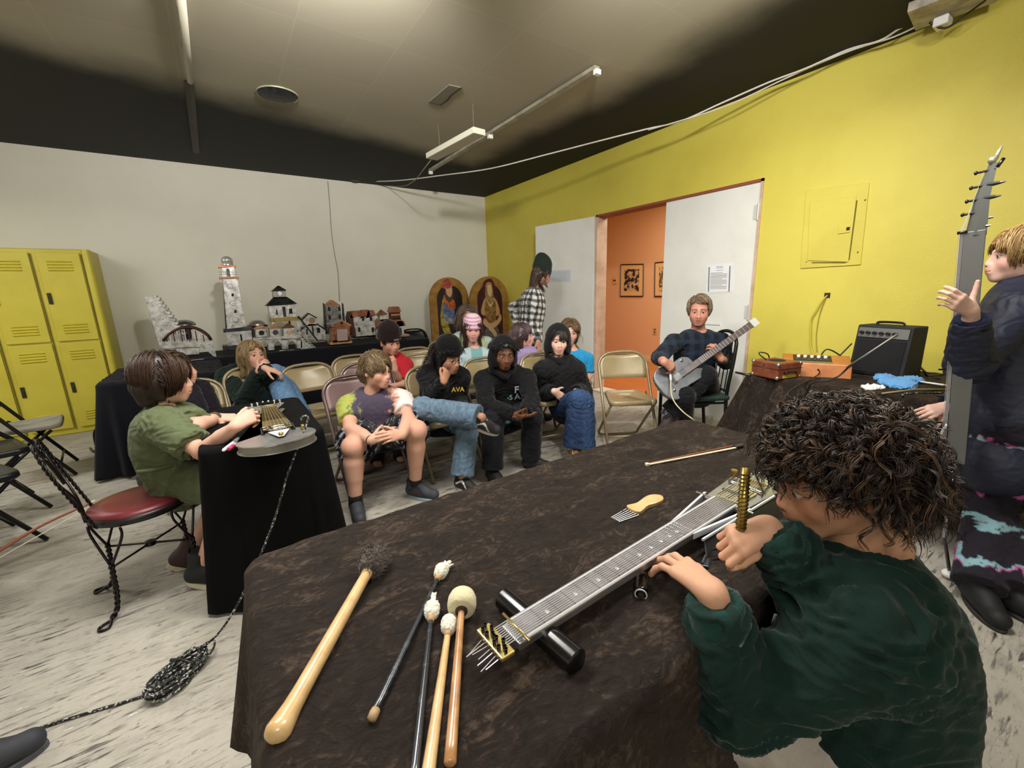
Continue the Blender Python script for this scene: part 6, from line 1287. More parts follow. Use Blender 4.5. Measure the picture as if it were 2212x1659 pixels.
# --- blonde girl in dark green hoodie ---
J=dict(pel=(525,905,3.75),nk=(523,800,3.6),hd=(545,768,3.5),sR=(490,815,3.52),sL=(560,815,3.66),eR=(528,866),wR=(560,800,3.25),eL=(592,830),wL=(572,795,3.2),kR=(592,808),aR=(632,890,3.15),kL=(604,812),aL=(650,898,3.28))
r,K,Rh,hs,fr=person('blonde girl in dark green hoodie, knees drawn up on the chair, chin on hand',J,s=1.0,build=.95,az=rad(-75),look=tocam(545,768,3.5,28,3,3),tone='#d0a08c',brow='#7a6040',bow=.04,
  top=dict(name='hoodie',infl=.026,sleeve=.97,fn=dark('#0f1a17','#182621'),sl_e=.028,seed=27,amp=.009),bottom=dict(name='jeans',m=M_denim,fn=denimc('#3c5878','#6f8fb2'),infl=.02,flare=.02,amp=.007),headkw=dict(jaw=.95),
  hands=dict(R=dict(d=V(.6,.2,.6),n=V(0,-.8,.5),curl=(1.0,1.1,1.1,1.1),sz=.88),L=dict(d=V(.8,-.1,-.3),n=V(.1,-.4,.9),curl=(.5,.5,.55,.6),sz=.88)))
hair(r,K['hd'],Rh,hs,'#7a6340',col2='#cbb084',vol=.014,length=-.17,fringe=.05,n=1500,seed=28,side=-.18,back=-.18,facew=.7,low=-.10,part=-.1)
for a in 'RL': shoe(r,K['a'+a],(.3,-.9),.98,'#26282c','#cfc8ba',lace='#d8d4cc',pitch=rad(-8))
# ================= FOREGROUND AND SIDE PEOPLE =================
def greens(v,K): return mixc(np.tile(V(*lin('#0d221d')),(len(v),1)),np.tile(V(*lin('#122b25')),(len(v),1)),.5+.4*vnoise(v,.15,2))
# --- curly haired boy in the foreground ---
J=dict(pel=('w',.925,.175,.49),nk=('w',.925,.230,.818),hd=at(1802,1024,.78),wL=atz(1540,1282,.828),eL=(1585,1515),wR=atz(1660,1140,.90),eR=(1800,1330),kR=('w',1.02,.50,.46),aR=('w',1.05,.46,.10),kL=('w',.72,.40,.47),aL=('w',.68,.36,.10))
for k in ('hd','wL','wR'): J[k]=('w',*J[k])
r,K,Rh,hs,fr=person('curly dark-haired boy in dark green sweatshirt leaning over the table to play the long instrument',J,s=.90,build=.98,hs=.97,az=rad(120),look=(rad(134),rad(-24),0),tone='#b08468',brow='#2a1c14',bow=.03,vox=.006,armr=1.05,
  top=dict(name='sweatshirt',infl=.030,sleeve=.96,fn=greens,sl_e=.030,seed=31,amp=.012,vox=.0055,cuff='#1b3832',collar=('#a89a3c',.080,.0),hem=-.3),bottom=dict(name='trousers',fn=dark('#9a9188','#aaa198'),infl=.02))
P=[hand_mesh(K['wL'],atz(1440,1185,.815)-K['wL'],V(.05,-.25,1),-1,s=1.04,curl=(.42,.42,.45,.5),base_curl=(.15,.12,.12,.2),spread=.12,thumb=(.9,.35,.5),vox=.0022,fore=K['eL']*.25+K['wL']*.75,rf=.027,tone='#c29478',nails='#d9b8a4'),
   hand_mesh(K['wR'],V(-.75,.25,-.1),V(-.1,-.45,.9),1,s=.9,curl=(1.1,1.25,1.3,1.3),base_curl=(.8,1.0,1.1,1.1),thumb=(.85,.35,.5),tbend=.5,vox=.0023,fore=K['eR']*.3+K['wR']*.7,rf=.027,tone='#c29478',nails='#d9b8a4')]
v,F,c=join(P)
bd=[o for o in r.children if o.name.startswith('body')][0]
def add_to(o,v,F,c):
    me=o.data; n0=len(me.vertices); co=np.zeros(n0*3); me.vertices.foreach_get('co',co); co=co.reshape(-1,3); lc=np.zeros(len(me.loops),int); me.loops.foreach_get('vertex_index',lc); f0=lc.reshape(-1,4); cc=np.zeros(n0*4); me.color_attributes['Col'].data.foreach_get('color',cc); cc=cc.reshape(-1,4)[:,:3]
    base=np.array(o.parent.location); V2=np.concatenate([co+base,v]); F2=np.concatenate([f0,F+n0]); C2=np.concatenate([cc,c]); nm=o.name; par=o.parent; bpy.data.objects.remove(o); return mesh(nm,V2,F2,M_skin,par,cols=C2)
add_to(bd,v,F,c)
# curls
def curls(C,R,hs,col,col2,n,seed,rr=.048,low=-.10,th=.0016,hl=.045):
    rng=np.random.default_rng(seed); th_=np.arccos(1-rng.uniform(0,1,n)*1.62); ph=rng.uniform(0,2*PI,n); d=np.stack([np.sin(th_)*np.cos(ph),np.sin(th_)*np.sin(ph),np.cos(th_)],1)
    p0=HC+d*(HR+.004); keep=~((p0[:,1]>.03)&(p0[:,2]<hl+.015))&~((p0[:,2]<.012)&(p0[:,1]>-.03))&(p0[:,2]>low); d=d[keep]; p0=p0[keep]; n=len(d); m=30
    t=np.linspace(0,1,m)[None,:,None]; L=(rng.uniform(.55,1.15,n)*np.where((p0[:,1]>.0)&(p0[:,2]<.09),.62,1.))[:,None,None]*rr
    drop=V(0,0,-1); tang=rng.normal(0,.55,(n,3)); tang-=d*np.sum(tang*d,1,keepdims=True); tang+=np.stack([0*d[:,0],.0*d[:,0],-.5*np.ones(n)],1)
    lift=(1-np.exp(-t*2.6))*L*(.7+.5*rng.uniform(0,1,(n,1,1))); ctr=p0[:,None,:]+d[:,None,:]*lift+tang[:,None,:]*(t**1.3)*L*1.2+drop*(t**2)*L*.35
    ax=d[:,None,:]*.35+tang[:,None,:]; ax=ax/(np.linalg.norm(ax,axis=2,keepdims=True)+1e-9); u=np.cross(ax,V(.2,.3,.9)); u/=np.linalg.norm(u,axis=2,keepdims=True)+1e-9; w=np.cross(ax,u)
    turns=rng.uniform(1.2,2.4,(n,1)); phs=rng.uniform(0,6.28,(n,1)); rad_=(rng.uniform(.006,.0125,(n,1,1)))*np.minimum(t*5,1)*(1-.25*t); ang=phs+turns*2*PI*t[0,:,0][None,:]
    ctr=ctr+(u*np.cos(ang)[:,:,None]+w*np.sin(ang)[:,:,None])*rad_
    q=6; out=[];cl=[]   # strands per curl, offset slightly
    hc=mixc(np.tile(V(*lin(col)),(n,1)),np.tile(V(*lin(col2)),(n,1)),rng.uniform(0,1,n)**2.4)
    for k in range(q):
        off=rng.normal(0,.0014,(n,1,3))+rng.normal(0,.0012,(n,1,3))*t*2; out.append(ctr+off); cl.append(hc*rng.uniform(.7,1.35,(n,1)))
    paths=np.concatenate(out); cc=np.concatenate(cl); N=len(paths)
    tt=np.gradient(paths,axis=1); tt/=np.linalg.norm(tt,axis=2,keepdims=True)+1e-9; u=np.cross(tt,V(.31,.17,.93)); u/=np.linalg.norm(u,axis=2,keepdims=True)+1e-9; w=np.cross(tt,u); rt=th*np.linspace(1,.3,m)[None,:,None]*rng.uniform(.5,1.1,(N,1,1)); V_=[]
    for k in range(3): a=2*PI*k/3; V_.append(paths+(u*math.cos(a)+w*math.sin(a))*rt)
    v=np.stack(V_,2).reshape(-1,3); i,j,k=np.meshgrid(np.arange(N),np.arange(m-1),np.arange(3),indexing='ij'); b=i*m*3+j*3; F=np.stack([b+k,b+(k+1)%3,b+3+(k+1)%3,b+3+k],-1).reshape(-1,4)
    return C+(v*hs)@R.T,F,np.repeat(cc,m*3,0)
S=SDF((-.13,-.16,-.13),(.13,.13,.17),.005); S.ell(HC+V(0,-.006,0),HR+.017,k=.02); S.ell((0,-.06,-.05),(.07,.05,.05),k=.03); S.box((0,.14,-.10),(.075,.13,.15),k=.03,rd=.03,op='-'); S.box((0,.08,-.12),(.2,.10,.10),k=.02,op='-'); v,F=S.mesh(1); n=vnormals(v,F); v=v+n*(vnoise(v,.03,3)*.006)[:,None]
cap_=(K['hd']+(v*hs)@Rh.T,F,np.tile(V(*lin('#140d0a')),(len(v),1)))
v,F,c=join([cap_,curls(K['hd'],Rh,hs,'#1a110c','#57402f',3200,41)]); mesh('hair',v,F,M_hair,r,cols=c)
# sleeve folds and shoe
for a in 'RL': shoe(r,K['a'+a],(-.3,.9),.95,'#222428','#c8c4bc')
b=MB(); sd_=nrm(K['sR']-K['sL']); up_=nrm(K['nk']-K['pel']); c0=K['nk']-up_*.10+fr*.125-sd_*.03
b.tube([c0-up_*.02*k+fr*(.008*math.sin(k)) for k in range(8)],.005,6); b.obj('chest_print',mat('white_chest_print','#c9cfca',.7),r,smooth=True)
# tool in his right hand: brass spiral rod with wooden grip
t0=K['wR']+nrm(V(-.75,.25,-.1))*.062+V(-.006,.0,-.03); ta=nrm(V(.22,.12,.8)); rt=root('brass_file','brass-wrapped rod tool with a wooden grip held upright in the boy\'s right fist','tool',t0)
MB().lathe([(.0,-.03),(.010,-.029),(.0125,-.015),(.011,.01),(.010,.03)],c=t0,ax=ta,n=18).obj('grip',mat('olive_wood_grip','#b3924e',.35,col2='#8a6a30',nscale=30),rt,smooth=True); MB().tube([t0+ta*.03,t0+ta*.16],.008,14).obj('rod',M_brass,rt,smooth=True)
b=MB(); b.tube([t0+ta*(.035+.118*q)+ (lambda a:V(math.cos(a),math.sin(a),0))(q*2*PI*16)*.0085 for q in np.linspace(0,1,190)],.0016,5); b.obj('spiral_winding',mat('dark_brass_winding','#5c4a20',.4,.8),rt,smooth=True)
# --- kid in green jumpsuit with brown bob ---
J=dict(pel=(388,1035,2.10),nk=(362,893,2.02),hd=(352,820,1.98),sR=(352,918,1.90),sL=(395,905,2.14),eR=(436,975),wR=(508,922,1.78),eL=(425,920),wL=(466,903,2.10),kR=(500,1040,1.95),aR=(440,1215,2.02),kL=(505,1030,2.2),aL=(415,1185,2.2))
r,K,Rh,hs,fr=person('kid in olive green short-sleeved jumpsuit with brown bob, seated side-on at the small table',J,s=.97,build=.86,az=rad(15),look=tocam(352,820,1.98,82,-6,-4),tone='#d0a38e',brow='#3a261a',bow=.045,vox=.0065,
  top=dict(name='jumpsuit_top',infl=.022,sleeve=.40,fn=dark('#525a3e','#626b4c',.1),sl_e=.028,seed=33,amp=.009,vox=.006,collar=('#6c7650',.062,.03)),bottom=dict(name='jumpsuit_shorts',leg=.46,fn=dark('#4e563a','#5c6446',.1),infl=.026,flare=.012,amp=.008),
  hands=dict(R=dict(d=V(.75,.35,.35),n=V(.1,-.75,.65),curl=(1.0,1.1,1.15,1.2),thumb=(.8,.5,.3),vox=.0026,nails='#e0bcae'),L=dict(d=V(.85,-.25,-.05),n=V(0,-.35,.9),curl=(.55,.55,.6,.65),vox=.0028)))
hair(r,K['hd'],Rh,hs,'#24170f',col2='#563a28',vol=.024,length=-.115,fringe=-.012,sweep=.3,n=3200,seed=34,side=-.095,back=-.115,hl=.062,facew=.62,thick=.0014,low=-.10)
b=MB(); b.lathe([(.030,-.008),(.034,-.006),(.034,.006),(.030,.008)],c=K['wL']-nrm(K['wL']-K['eL'])*.015,ax=K['wL']-K['eL'],n=20); b.obj('bracelet',mat('brown_bead_bracelet','#4a3524',.5,bump=.5,bscale=200),r,smooth=True)
b=MB(); b.tube([K['pel']+fr*.13*math.sin(t)+nrm(K['sR']-K['sL'])*.165*math.cos(t)+V(0,0,.10) for t in np.linspace(0,2*PI,30,endpoint=False)],.009,6,closed=True); b.obj('waist_seam',mat('olive_seam','#5c6642',.9),r,smooth=True)
shoe(r,K['aR'],(.8,-.35),1.15,'#141416','#cfc6ae',lace='#8f9a80',high=True,pitch=rad(-10)); shoe(r,K['aL'],(.7,.0),1.1,'#3a2420','#b8ac92',high=True,pitch=rad(-32))
# --- half hidden kid in black T-shirt ---
J=dict(pel=(352,1000,2.95),nk=(398,842,2.75),hd=(378,800,2.72),sR=(400,850,2.68),sL=(430,845,2.9),eR=(430,918),wR=(478,925,2.55),eL=(455,900),wL=(480,905,2.75),kR=(437,950,2.72),aR=('z',432,1060,.1),kL=(445,945,2.95),aL=('z',440,1045,.1))
r,K,Rh,hs,fr=person('kid in black T-shirt and pale jeans mostly hidden behind the green jumpsuit kid',J,s=1.0,az=rad(-5),look=(rad(10),0,0),tone='#cfa189',brow='#3a261a',
  top=dict(name='tshirt',infl=.018,sleeve=.44,fn=dark('#141118','#1d1922'),sl_e=.03,seed=35,amp=.007),bottom=dict(name='jeans',m=M_denim,fn=denimc('#8fa6c4','#a9bcd6'),infl=.018),hands=dict(R=dict(d=V(.9,-.1,0),n=V(0,-.5,.8),curl=(.5,.5,.5,.5))))
hair(r,K['hd'],Rh,hs,'#2e2018',n=300,seed=36,length=-.03,fringe=.04)
for a in 'RL': shoe(r,K['a'+a],(1,0),1.0,'#202024','#c8c4bc')
# --- standing kid at the right edge with the upright instrument ---
def tdp(v,K):
    n=vnoise(v*V(1,1,1),.16,4)*.05; s=np.sin((v[:,2]+.35*v[:,0]+n)*2*PI/.17); c=np.tile(V(*lin('#211d26')),(len(v),1)); k=np.sin((v[:,2]+n)*2*PI/.30+2.2); c=mixc(c,np.tile(V(*lin('#7fa3ac')),(len(v),1)),(s-.62)*7*(k>-.2)*(vnoise(v,.07,6)>-.5)); return mixc(c,np.tile(V(*lin('#b0568f')),(len(v),1)),(s-.66)*7*(k<=-.2)*(vnoise(v,.07,6)>-.6))
def quilt(v,K):
    c=np.tile(V(*lin('#171c33')),(len(v),1)); g=np.clip(np.abs(np.sin(v[:,2]*PI/.026+vnoise(v,.1,2)*.3))*1.6,0,1); return c*(.55+.45*g)[:,None]
J=dict(pel=(2150,925,1.90),nk=(2218,628,1.86),hd=(2208,552,1.84),sR=(2225,665,2.0),sL=(2196,672,1.76),eL=(2092,790),wL=(2098,672,1.62),eR=(2120,850),wR=(2040,880,2.02),kR=(2140,1090),aR=('z',2115,1252,.11),kL=(2150,1100),aL=('z',2180,1262,.11))
r,K,Rh,hs,fr=person('blonde kid in navy puffer jacket standing at the right edge with the upright instrument',J,s=.97,build=1.0,az=rad(130),look=tocam(2208,552,1.84,-72,-2,0),tone='#cfa898',brow='#8a6a44',bow=-.01,legr=1.05,vox=.0065,
  top=dict(name='puffer_jacket',infl=.036,sleeve=.93,fn=quilt,m=M_quilt,sl_e=.034,seed=37,amp=.006,vox=.006,cuff='#12162a',hem=-.25,hi_=.97),bottom=dict(name='leggings',fn=tdp,infl=.022,flare=.018,amp=.009,leg=1.04),
  hands=dict(L=dict(d=V(-.75,.35,.45),n=V(-.35,-.8,-.3),curl=(.8,.85,.9,.95),base_curl=(.35,.5,.6,.7),thumb=(.35,.9,.2),tbend=.1,vox=.0026,sz=.95),R=dict(d=V(-.85,.3,-.1),n=V(0,-.6,.6),curl=(.5,.5,.5,.5),vox=.003)))
hair(r,K['hd'],Rh,hs,'#8a683c',col2='#d6b47c',vol=.018,length=-.07,fringe=.022,n=1900,seed=38,side=-.06,back=-.09,facew=.8,thick=.0015)
for a,t in (('R',(-.7,-.45)),('L',(-.3,-.9))): shoe(r,K['a'+a],t,1.15,'#0d0d0f','#2a2826',high=True)
# upright instrument: long grey metal neck, tilted
a,c=at(2062,1000,1.78),at(2098,500,1.66); u=nrm(c-a); w2=nrm(np.cross(u,CAM-c)); w3=np.cross(w2,u)
ri=root('upright_instrument','tall grey metal stick bass with black tuning pegs held upright at the right edge','instrument',V(2.25,.45,0)); RI=np.array([w2,w3,u]).T
nl=np.linalg.norm(c-a); MB().hexa([a-w2*.028-w3*.012,a+w2*.03-w3*.012,a+w2*.03+w3*.012,a-w2*.028+w3*.012,c-w2*.022-w3*.01,c+w2*.04-w3*.01,c+w2*.04+w3*.01,c-w2*.022+w3*.01]).obj('neck',mat('dull_grey_neck','#6c6c6a',.45,.6),ri,bevel=.003)
MB().hexa([a-w2*.042-w3*.008,a-w2*.030-w3*.008,a-w2*.030+w3*.010,a-w2*.042+w3*.010,c-w2*.030-w3*.008,c-w2*.021-w3*.008,c-w2*.021+w3*.010,c-w2*.030+w3*.010]).obj('fretboard',M_fret,ri)
h1=at(2146,352,1.63); uh=nrm(h1-c); MB().tube([c+w2*.012-u*.02,c*.5+h1*.5,h1],[.03,.021,.012],4,flat=.5).obj('headstock',mat('grey_headstock','#5f605c',.45,.6),ri)
for i,t in enumerate((.28,.48,.68,.9)):
    q=c+(h1-c)*t+w2*0; MB().tube([q+w2*.012,q-w2*.035],.0045,8).obj('peg_shaft',M_blackm,ri); MB().sphere(q-w2*.040,(.008,.006,.008),10,8).obj('tuning_peg',M_blackm,ri,smooth=True)
    if i in(1,2): MB().tube([q,q+w2*.035-uh*.0,q+w2*.05],[.010,.006,.002],8).obj('peg_wing',M_blackm,ri)
for i,t in enumerate((.05,.17)): q=c+(h1-c)*t+w2*.035; MB().tube([q,q+w2*.014],[.006,.003],6).obj('peg_wing',M_blackm,ri)
MB().sphere(h1+uh*.012-w2*.006,(.018,.014,.014),14,10).obj('scroll_knob',mat('pearly_silver','#cfcab0',.25,.7),ri,smooth=True); MB().tube([h1+uh*.015,h1+uh*.06+w2*.008],[.009,.004],8).obj('scroll_tip',mat('pearly_silver','#cfcab0'),ri,smooth=True)
MB().tube([h1-uh*.02+w2*.014,h1+uh*.01+w2*.024],.006,8).obj('hook',M_blackm,ri,smooth=True)
for k in range(4): MB().tube([a-w2*(.044-.004*k)+w3*.012,c-w2*(.034-.004*k)+w3*.012,c+(h1-c)*(.28+.2*k)-w2*.02+w3*.006],.0007,4).obj('string',M_str,ri)
MB().tube([c-w2*.038+w3*.01,c-w2*.010+w3*.012],.006,8).obj('nut',M_blackm,ri,smooth=True)
lo_=at(2040,1160,1.86); MB().tube([a,lo_],.009,8).obj('end_pin',M_steel,ri,smooth=True); MB().tube([lo_,atz(2052,1240,.02)],.007,8).obj('foot_rod',M_blackm,ri); MB().sphere(atz(2052,1240,.025),(.03,.03,.02),12,8).obj('foot_pad',M_white,ri,smooth=True)
for z_ in (.18,.30,.42): q=a+u*nl*z_-w2*.045; MB().tube([q,q-w2*.02+w3*.01],.004,6).obj('side_stud',M_blackm,ri)
MB().tube(spline([a-w2*.035+w3*.015+u*.02,a-w2*.05+w3*.03+u*.10,a-w2*.03+w3*.02+u*.17],6),.006,8).obj('chrome_bar',M_steel,ri,smooth=True)
# ---------- guitarist's guitar ----------
K=GM
gb=at(1466,812,3.30); gn=at(1620,703,3.40); ug=nrm(gn-gb); tocm=nrm(CAM-gb); vg=nrm(np.cross(tocm,ug)); ng=nrm(np.cross(ug,vg)); 
if ng@tocm<0: ng=-ng; vg=-vg
rg=root('electric_guitar','grey metal-bodied electric guitar played by the seated man','guitar',gb); RG=np.array([ug,vg,ng]).T
side_out=[(-.19,0),(-.18,.08),(-.13,.13),(-.06,.13),(0,.11),(.06,.108),(.11,.105),(.15,.075),(.158,.03),(.15,-.025),(.175,-.045),(.19,-.075),(.16,-.11),(.08,-.108),(0,-.105),(-.06,-.135),(-.13,-.14),(-.18,-.08)]
sp=spline([V(x,y,0) for x,y in side_out],5,closed=True); MB().prism([(p[0]*1.02,p[1]*1.02) for p in sp],.045,gb-ng*.03,ug,vg,ng).obj('body',mat('hammered_grey_metal','#7d7f82',.38,.6,col2='#5c5e62',nscale=10,nlo=.4,nhi=.7),rg,bevel=.006)
bx=lambda c_,d_,m_,nm,bev=.001: MB().box(gb+RG@V(*c_),d_,RG).obj(nm,m_,rg,bevel=bev)
Lg=np.linalg.norm(gn-gb); bx((.06+(Lg-.06)/2,0,.024),(Lg-.05,.052,.016),mat('dark_rosewood','#3c2c2a',.5,col2='#4c3a34',nscale=30),'neck'); bx((.035,0,.022),(.05,.055,.012),M_blackp,'pickup'); bx((-.06,0,.022),(.03,.07,.010),M_steel,'bridge'); bx((Lg+.025,0,.026),(.06,.062,.02),mat('satin_silver','#d6d6d6',.4,.3),'headstock')
for k in range(1,20): x_=Lg-(Lg+.06)*(1-2**(-k/12)); (bx((x_,0,.0335),(.0022,.05,.002),M_str,'fret',0) if x_>.08 else None)
for k in range(6): MB().tube([gb+RG@V(-.06,-.02+.008*k,.034),gb+RG@V(Lg,-.018+.0072*k,.035)],.0006,4).obj('string',M_str,rg)
for q in ((-.11,-.07),(.09,.085)): MB().lathe([(.010,0),(.009,.014),(0,.015)],c=gb+RG@V(q[0],q[1],.016),ax=ng,n=14).obj('knob',M_steel,rg,smooth=True,sharp=50)
for k in range(6): MB().cyl(gb+RG@V(-.185+.012*k,.075-.0,.0)+vg*(-.01*abs(k-2)),gb+RG@V(-.20+.012*k,.09,.0),.003,6).obj('side_tuner',M_steel,rg)
jk=gb+RG@V(-.02,-.125,.02) ; r=root('guitar_cable','pale guitar cable hanging from the grey guitar to a loop on the floor','cable',jk*V(1,1,0))
if (CM@(gb+vg*.1-CAM))[1]<(CM@(gb-vg*.1-CAM))[1]: dn=-1
else: dn=1
jk=at(1449,822,3.24); MB().cyl(jk,at(1448,808,3.26),.008).obj('plug',M_white,r,smooth=True)
MB().tube(spline([jk,at(1450,850,3.2),at(1458,870,3.15),at(1476,890,3.1),at(1497,906,3.0),atz(1512,918,.25),atz(1530,930,.01)],8),.005,6).obj('cable',mat('pale_green_cable','#b9b594',.5),r,smooth=True)
lc=at(1536,913,2.6); lc=atz(1536,920,.05); MB().tube([lc+V(.045*math.cos(t),0.02*math.cos(t),.05+.05*math.sin(t)) for t in np.linspace(0,2*PI,24,endpoint=False)],.005,6,closed=True).obj('floor_loop',mat('pale_green_cable','#b9b594'),r,smooth=True)
# ================= METAL MODEL BUILDINGS ON THE DISPLAY TABLE =================
M_ma=mat('mottled_bright_aluminium','#d6d5d2',.38,.45,col2='#6d6c69',nscale=16,nlo=.42,nhi=.72,bump=.1,bscale=50,ndet=6); M_md=mat('dark_sheet_metal','#4a4a4e',.4,.7,col2='#2c2c30',nscale=12)
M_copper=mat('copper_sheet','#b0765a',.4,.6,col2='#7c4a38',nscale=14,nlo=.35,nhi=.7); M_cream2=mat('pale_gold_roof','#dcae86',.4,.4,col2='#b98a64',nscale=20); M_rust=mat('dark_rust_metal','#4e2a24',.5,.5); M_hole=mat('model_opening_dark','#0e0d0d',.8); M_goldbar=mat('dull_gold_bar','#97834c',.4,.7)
ZT=TZ+.004
def disc(b,c,r,n,t=.004,N=20):
    b.lathe([(0,t),(r,t),(r,0)],c=c,ax=n,n=N)
class Mod:
    """front face plane facing -y at pixel scale; positions given as photo pixels on plane y=Y"""
    def __init__(s,name,label,Y,px,py=None): s.Y=Y; p=aty(px,740,Y); s.r=root(name,label,'model',(p[0],Y+.06,ZT),group='metal model buildings on the display table'); s.Yb=Y
    def P(s,x,y): p=aty(x,y,s.Y); p[2]=max(p[2],ZT); return p
    def block(s,nm,q,d,m,bev=.002): # q: pixel polygon front face
        pts=[s.P(*p) for p in q]; n=len(pts); b=MB(); b._add(pts+[p+V(0,d,0) for p in pts],[tuple(range(n)),tuple(range(2*n-1,n-1,-1))]+[((i+1)%n,i,n+i,n+(i+1)%n) for i in range(n)]); return b.obj(nm,m,s.r,bevel=bev)
    def hole(s,nm,x,y,rx,m=None,N=20,ring=None):
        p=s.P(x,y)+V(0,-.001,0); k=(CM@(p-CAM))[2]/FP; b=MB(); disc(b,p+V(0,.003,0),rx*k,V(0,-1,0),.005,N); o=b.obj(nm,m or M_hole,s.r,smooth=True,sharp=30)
        if ring: b=MB(); b.tube([p+V(rx*k*math.cos(a),-.002,rx*k*math.sin(a)) for a in np.linspace(0,2*PI,20,endpoint=False)],.002,5,closed=True); b.obj('ring',ring,s.r,smooth=True)
    def arch(s,nm,x0,x1,y0,y1,m=None): # window/door with round head
        a,c=s.P(x0,y0),s.P(x1,y1); w=(c[0]-a[0])/2; cx=(a[0]+c[0])/2; top=a[2]-w if a[2]-w>c[2] else (a[2]+c[2])/2; out=[(cx-w,c[2]),(cx+w,c[2])]+[(cx+w*math.cos(t),top+w*math.sin(t)) for t in np.linspace(0,PI,9)]
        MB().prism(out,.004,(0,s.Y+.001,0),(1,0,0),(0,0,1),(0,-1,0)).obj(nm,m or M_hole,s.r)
    def bolts(s,pts,r_=.004,m=None):
        for p in pts: q=s.P(*p); MB().sphere(q+V(0,-.001,0),r_,8,6).obj('bolt',m or M_md,s.r,smooth=True)
# stepped rocky tower
m=Mod('metal_staircase_model','tall stepped silver rock-like metal stair tower, leftmost on the display table',5.72,350)
q=[(352,755),(313,640)]+[(330+ (i)*7.2, 638+ (i//1)*8.2- (0 if j else 0)) for i in range(0) for j in (0,1)]
st=[(313,641),(338,638)]; x,y=338,638
for k in range(11): y+=7.6; st.append((x,y)); x+=5.6; st.append((x,y))
st+=[(x,768),(350,768)]
o=m.block('stair_wall',st,.16,M_ma)
x,y=338,640
for k in range(11): y+=7.6; x+=5.6; p=m.P(x-3,y-2); MB().box(p+V(0,.08,.0),(.04,.17,.03)).obj('step',M_ma,m.r,bevel=.006)
m.bolts([(318,655),(324,680),(330,705),(336,730),(345,665),(352,690),(360,712),(372,728)])
# dome behind
m=Mod('metal_dome_model','grey domed metal hut behind the stepped tower',5.88,398)
m.block('hut_wall',[(378,708),(415,708),(413,740),(380,742)],.14,M_md); p=m.P(397,704)+V(0,.07,0); MB().lathe([(.11*math.cos(a),.065*math.sin(a)) for a in np.linspace(0,PI/2,9)],c=p,n=28).obj('dome_roof',mat('grey_dome_sheet','#8a8b8a',.3,.8),m.r,smooth=True); m.arch('doorway',404,411,702,712)
# arched bridge
m=Mod('metal_bridge_model','silver metal bridge with a dark red slatted arch in front of the stepped tower',5.50,408)
arc=[(352+ (408-352)*(1-math.cos(t)), 737-28*math.sin(t)) for t in np.linspace(0,PI,17)]; arc=[(352+104*(i/16), 737-29*math.sin(PI*i/16)**.7-2*i/16) for i in range(17)]
b=MB(); pts=[m.P(*p) for p in arc]; b.tube(pts,.012,8,flat=1); b.obj('arch_rail',M_rust,m.r,smooth=True)
b=MB(); b.tube([p+V(0,.13,0) for p in pts],.012,8); b.obj('arch_rail',M_rust,m.r,smooth=True)
for k in range(1,13):
    i=k*16/13; a=352+104*i/16; top=737-29*math.sin(PI*i/16)**.7; p=m.P(a,top+3); q=m.P(a,738); MB().box((p+q)/2+V(0,.0,0),(.009,.01,abs(p[2]-q[2]))).obj('slat',M_rust if k%2 else M_ma,m.r)
m.block('deck',[(350,738),(459,733),(460,738),(350,744)],.15,M_ma)
a_=[(350,743),(460,738),(468,772),(463,773)]+[(459-3*k-.25*k*k,768-3.2*k-.9*(k>2)*0) for k in range(0,7)]+[(405,750),(352,753)]
m.block('bridge_side',a_,.02,M_ma,0); m.block('bridge_pier',[(380,753),(432,752),(430,765),(385,768)],.13,M_ma); m.bolts([(434,745),(452,744),(458,758),(463,770),(436,757)])
# lighthouse
m=Mod('metal_lighthouse_model','tall tapering silver metal lighthouse with red-brown gallery and domed top',5.62,505)
m.block('shaft',[(481,603),(513,602),(532,706),(490,711)],.11,M_ma); m.block('shaft_side',[(481,603),(481.5,603),(490.5,711),(487,711)],.11,M_md,0)
m.block('base_collar',[(482,712),(545,706),(547,714),(483,719)],.16,M_md); m.block('base',[(487,718),(543,713),(546,744),(492,749)],.14,M_ma); m.block('plinth',[(480,748),(545,742),(546,752),(482,758)],.17,M_md)
m.block('gallery_floor',[(473,598),(516,598),(516,602),(473,602)],.16,M_copper); m.block('gallery_roof',[(471,574),(510,573),(510,577),(471,578)],.15,M_copper); m.block('lantern_room',[(479,578),(506,577),(508,598),(480,598)],.1,M_ma)
p=m.P(492,573)+V(0,.055,0); MB().lathe([(.055,0),(.055,.03),(.05,.033),(.055,.036),(.055,.062),(.046,.08),(.025,.095),(0,.1)],c=p,n=24).obj('lantern_dome',mat('lantern_silver','#c9c7c2',.3,.5),m.r,smooth=True,sharp=60)
for k in range(5): q=m.P(473+10.5*k,598); MB().cyl(q,q+V(0,0,.075),.003,6).obj('railing_post',M_white,m.r)
for z in (.025,.05): q0,q1=m.P(473,598)+V(0,0,z),m.P(516,598)+V(0,0,z); MB().tube([q0,q1],.002,5).obj('railing',M_copper,m.r)
for (x,y) in ((497,619),(503,655),(509,691)): m.hole('porthole',x,y,5.2,M_ma,ring=M_md); 
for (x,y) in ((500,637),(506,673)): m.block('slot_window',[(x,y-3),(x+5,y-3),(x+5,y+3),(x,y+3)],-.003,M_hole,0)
m.arch('lantern_window',488,498,580,597,M_md); m.arch('doorway',518,526,722,746); m.bolts([(484,628),(513,626),(487,655),(519,653),(489,683),(525,681),(491,706),(530,703),(481,606),(511,605)],.0035)
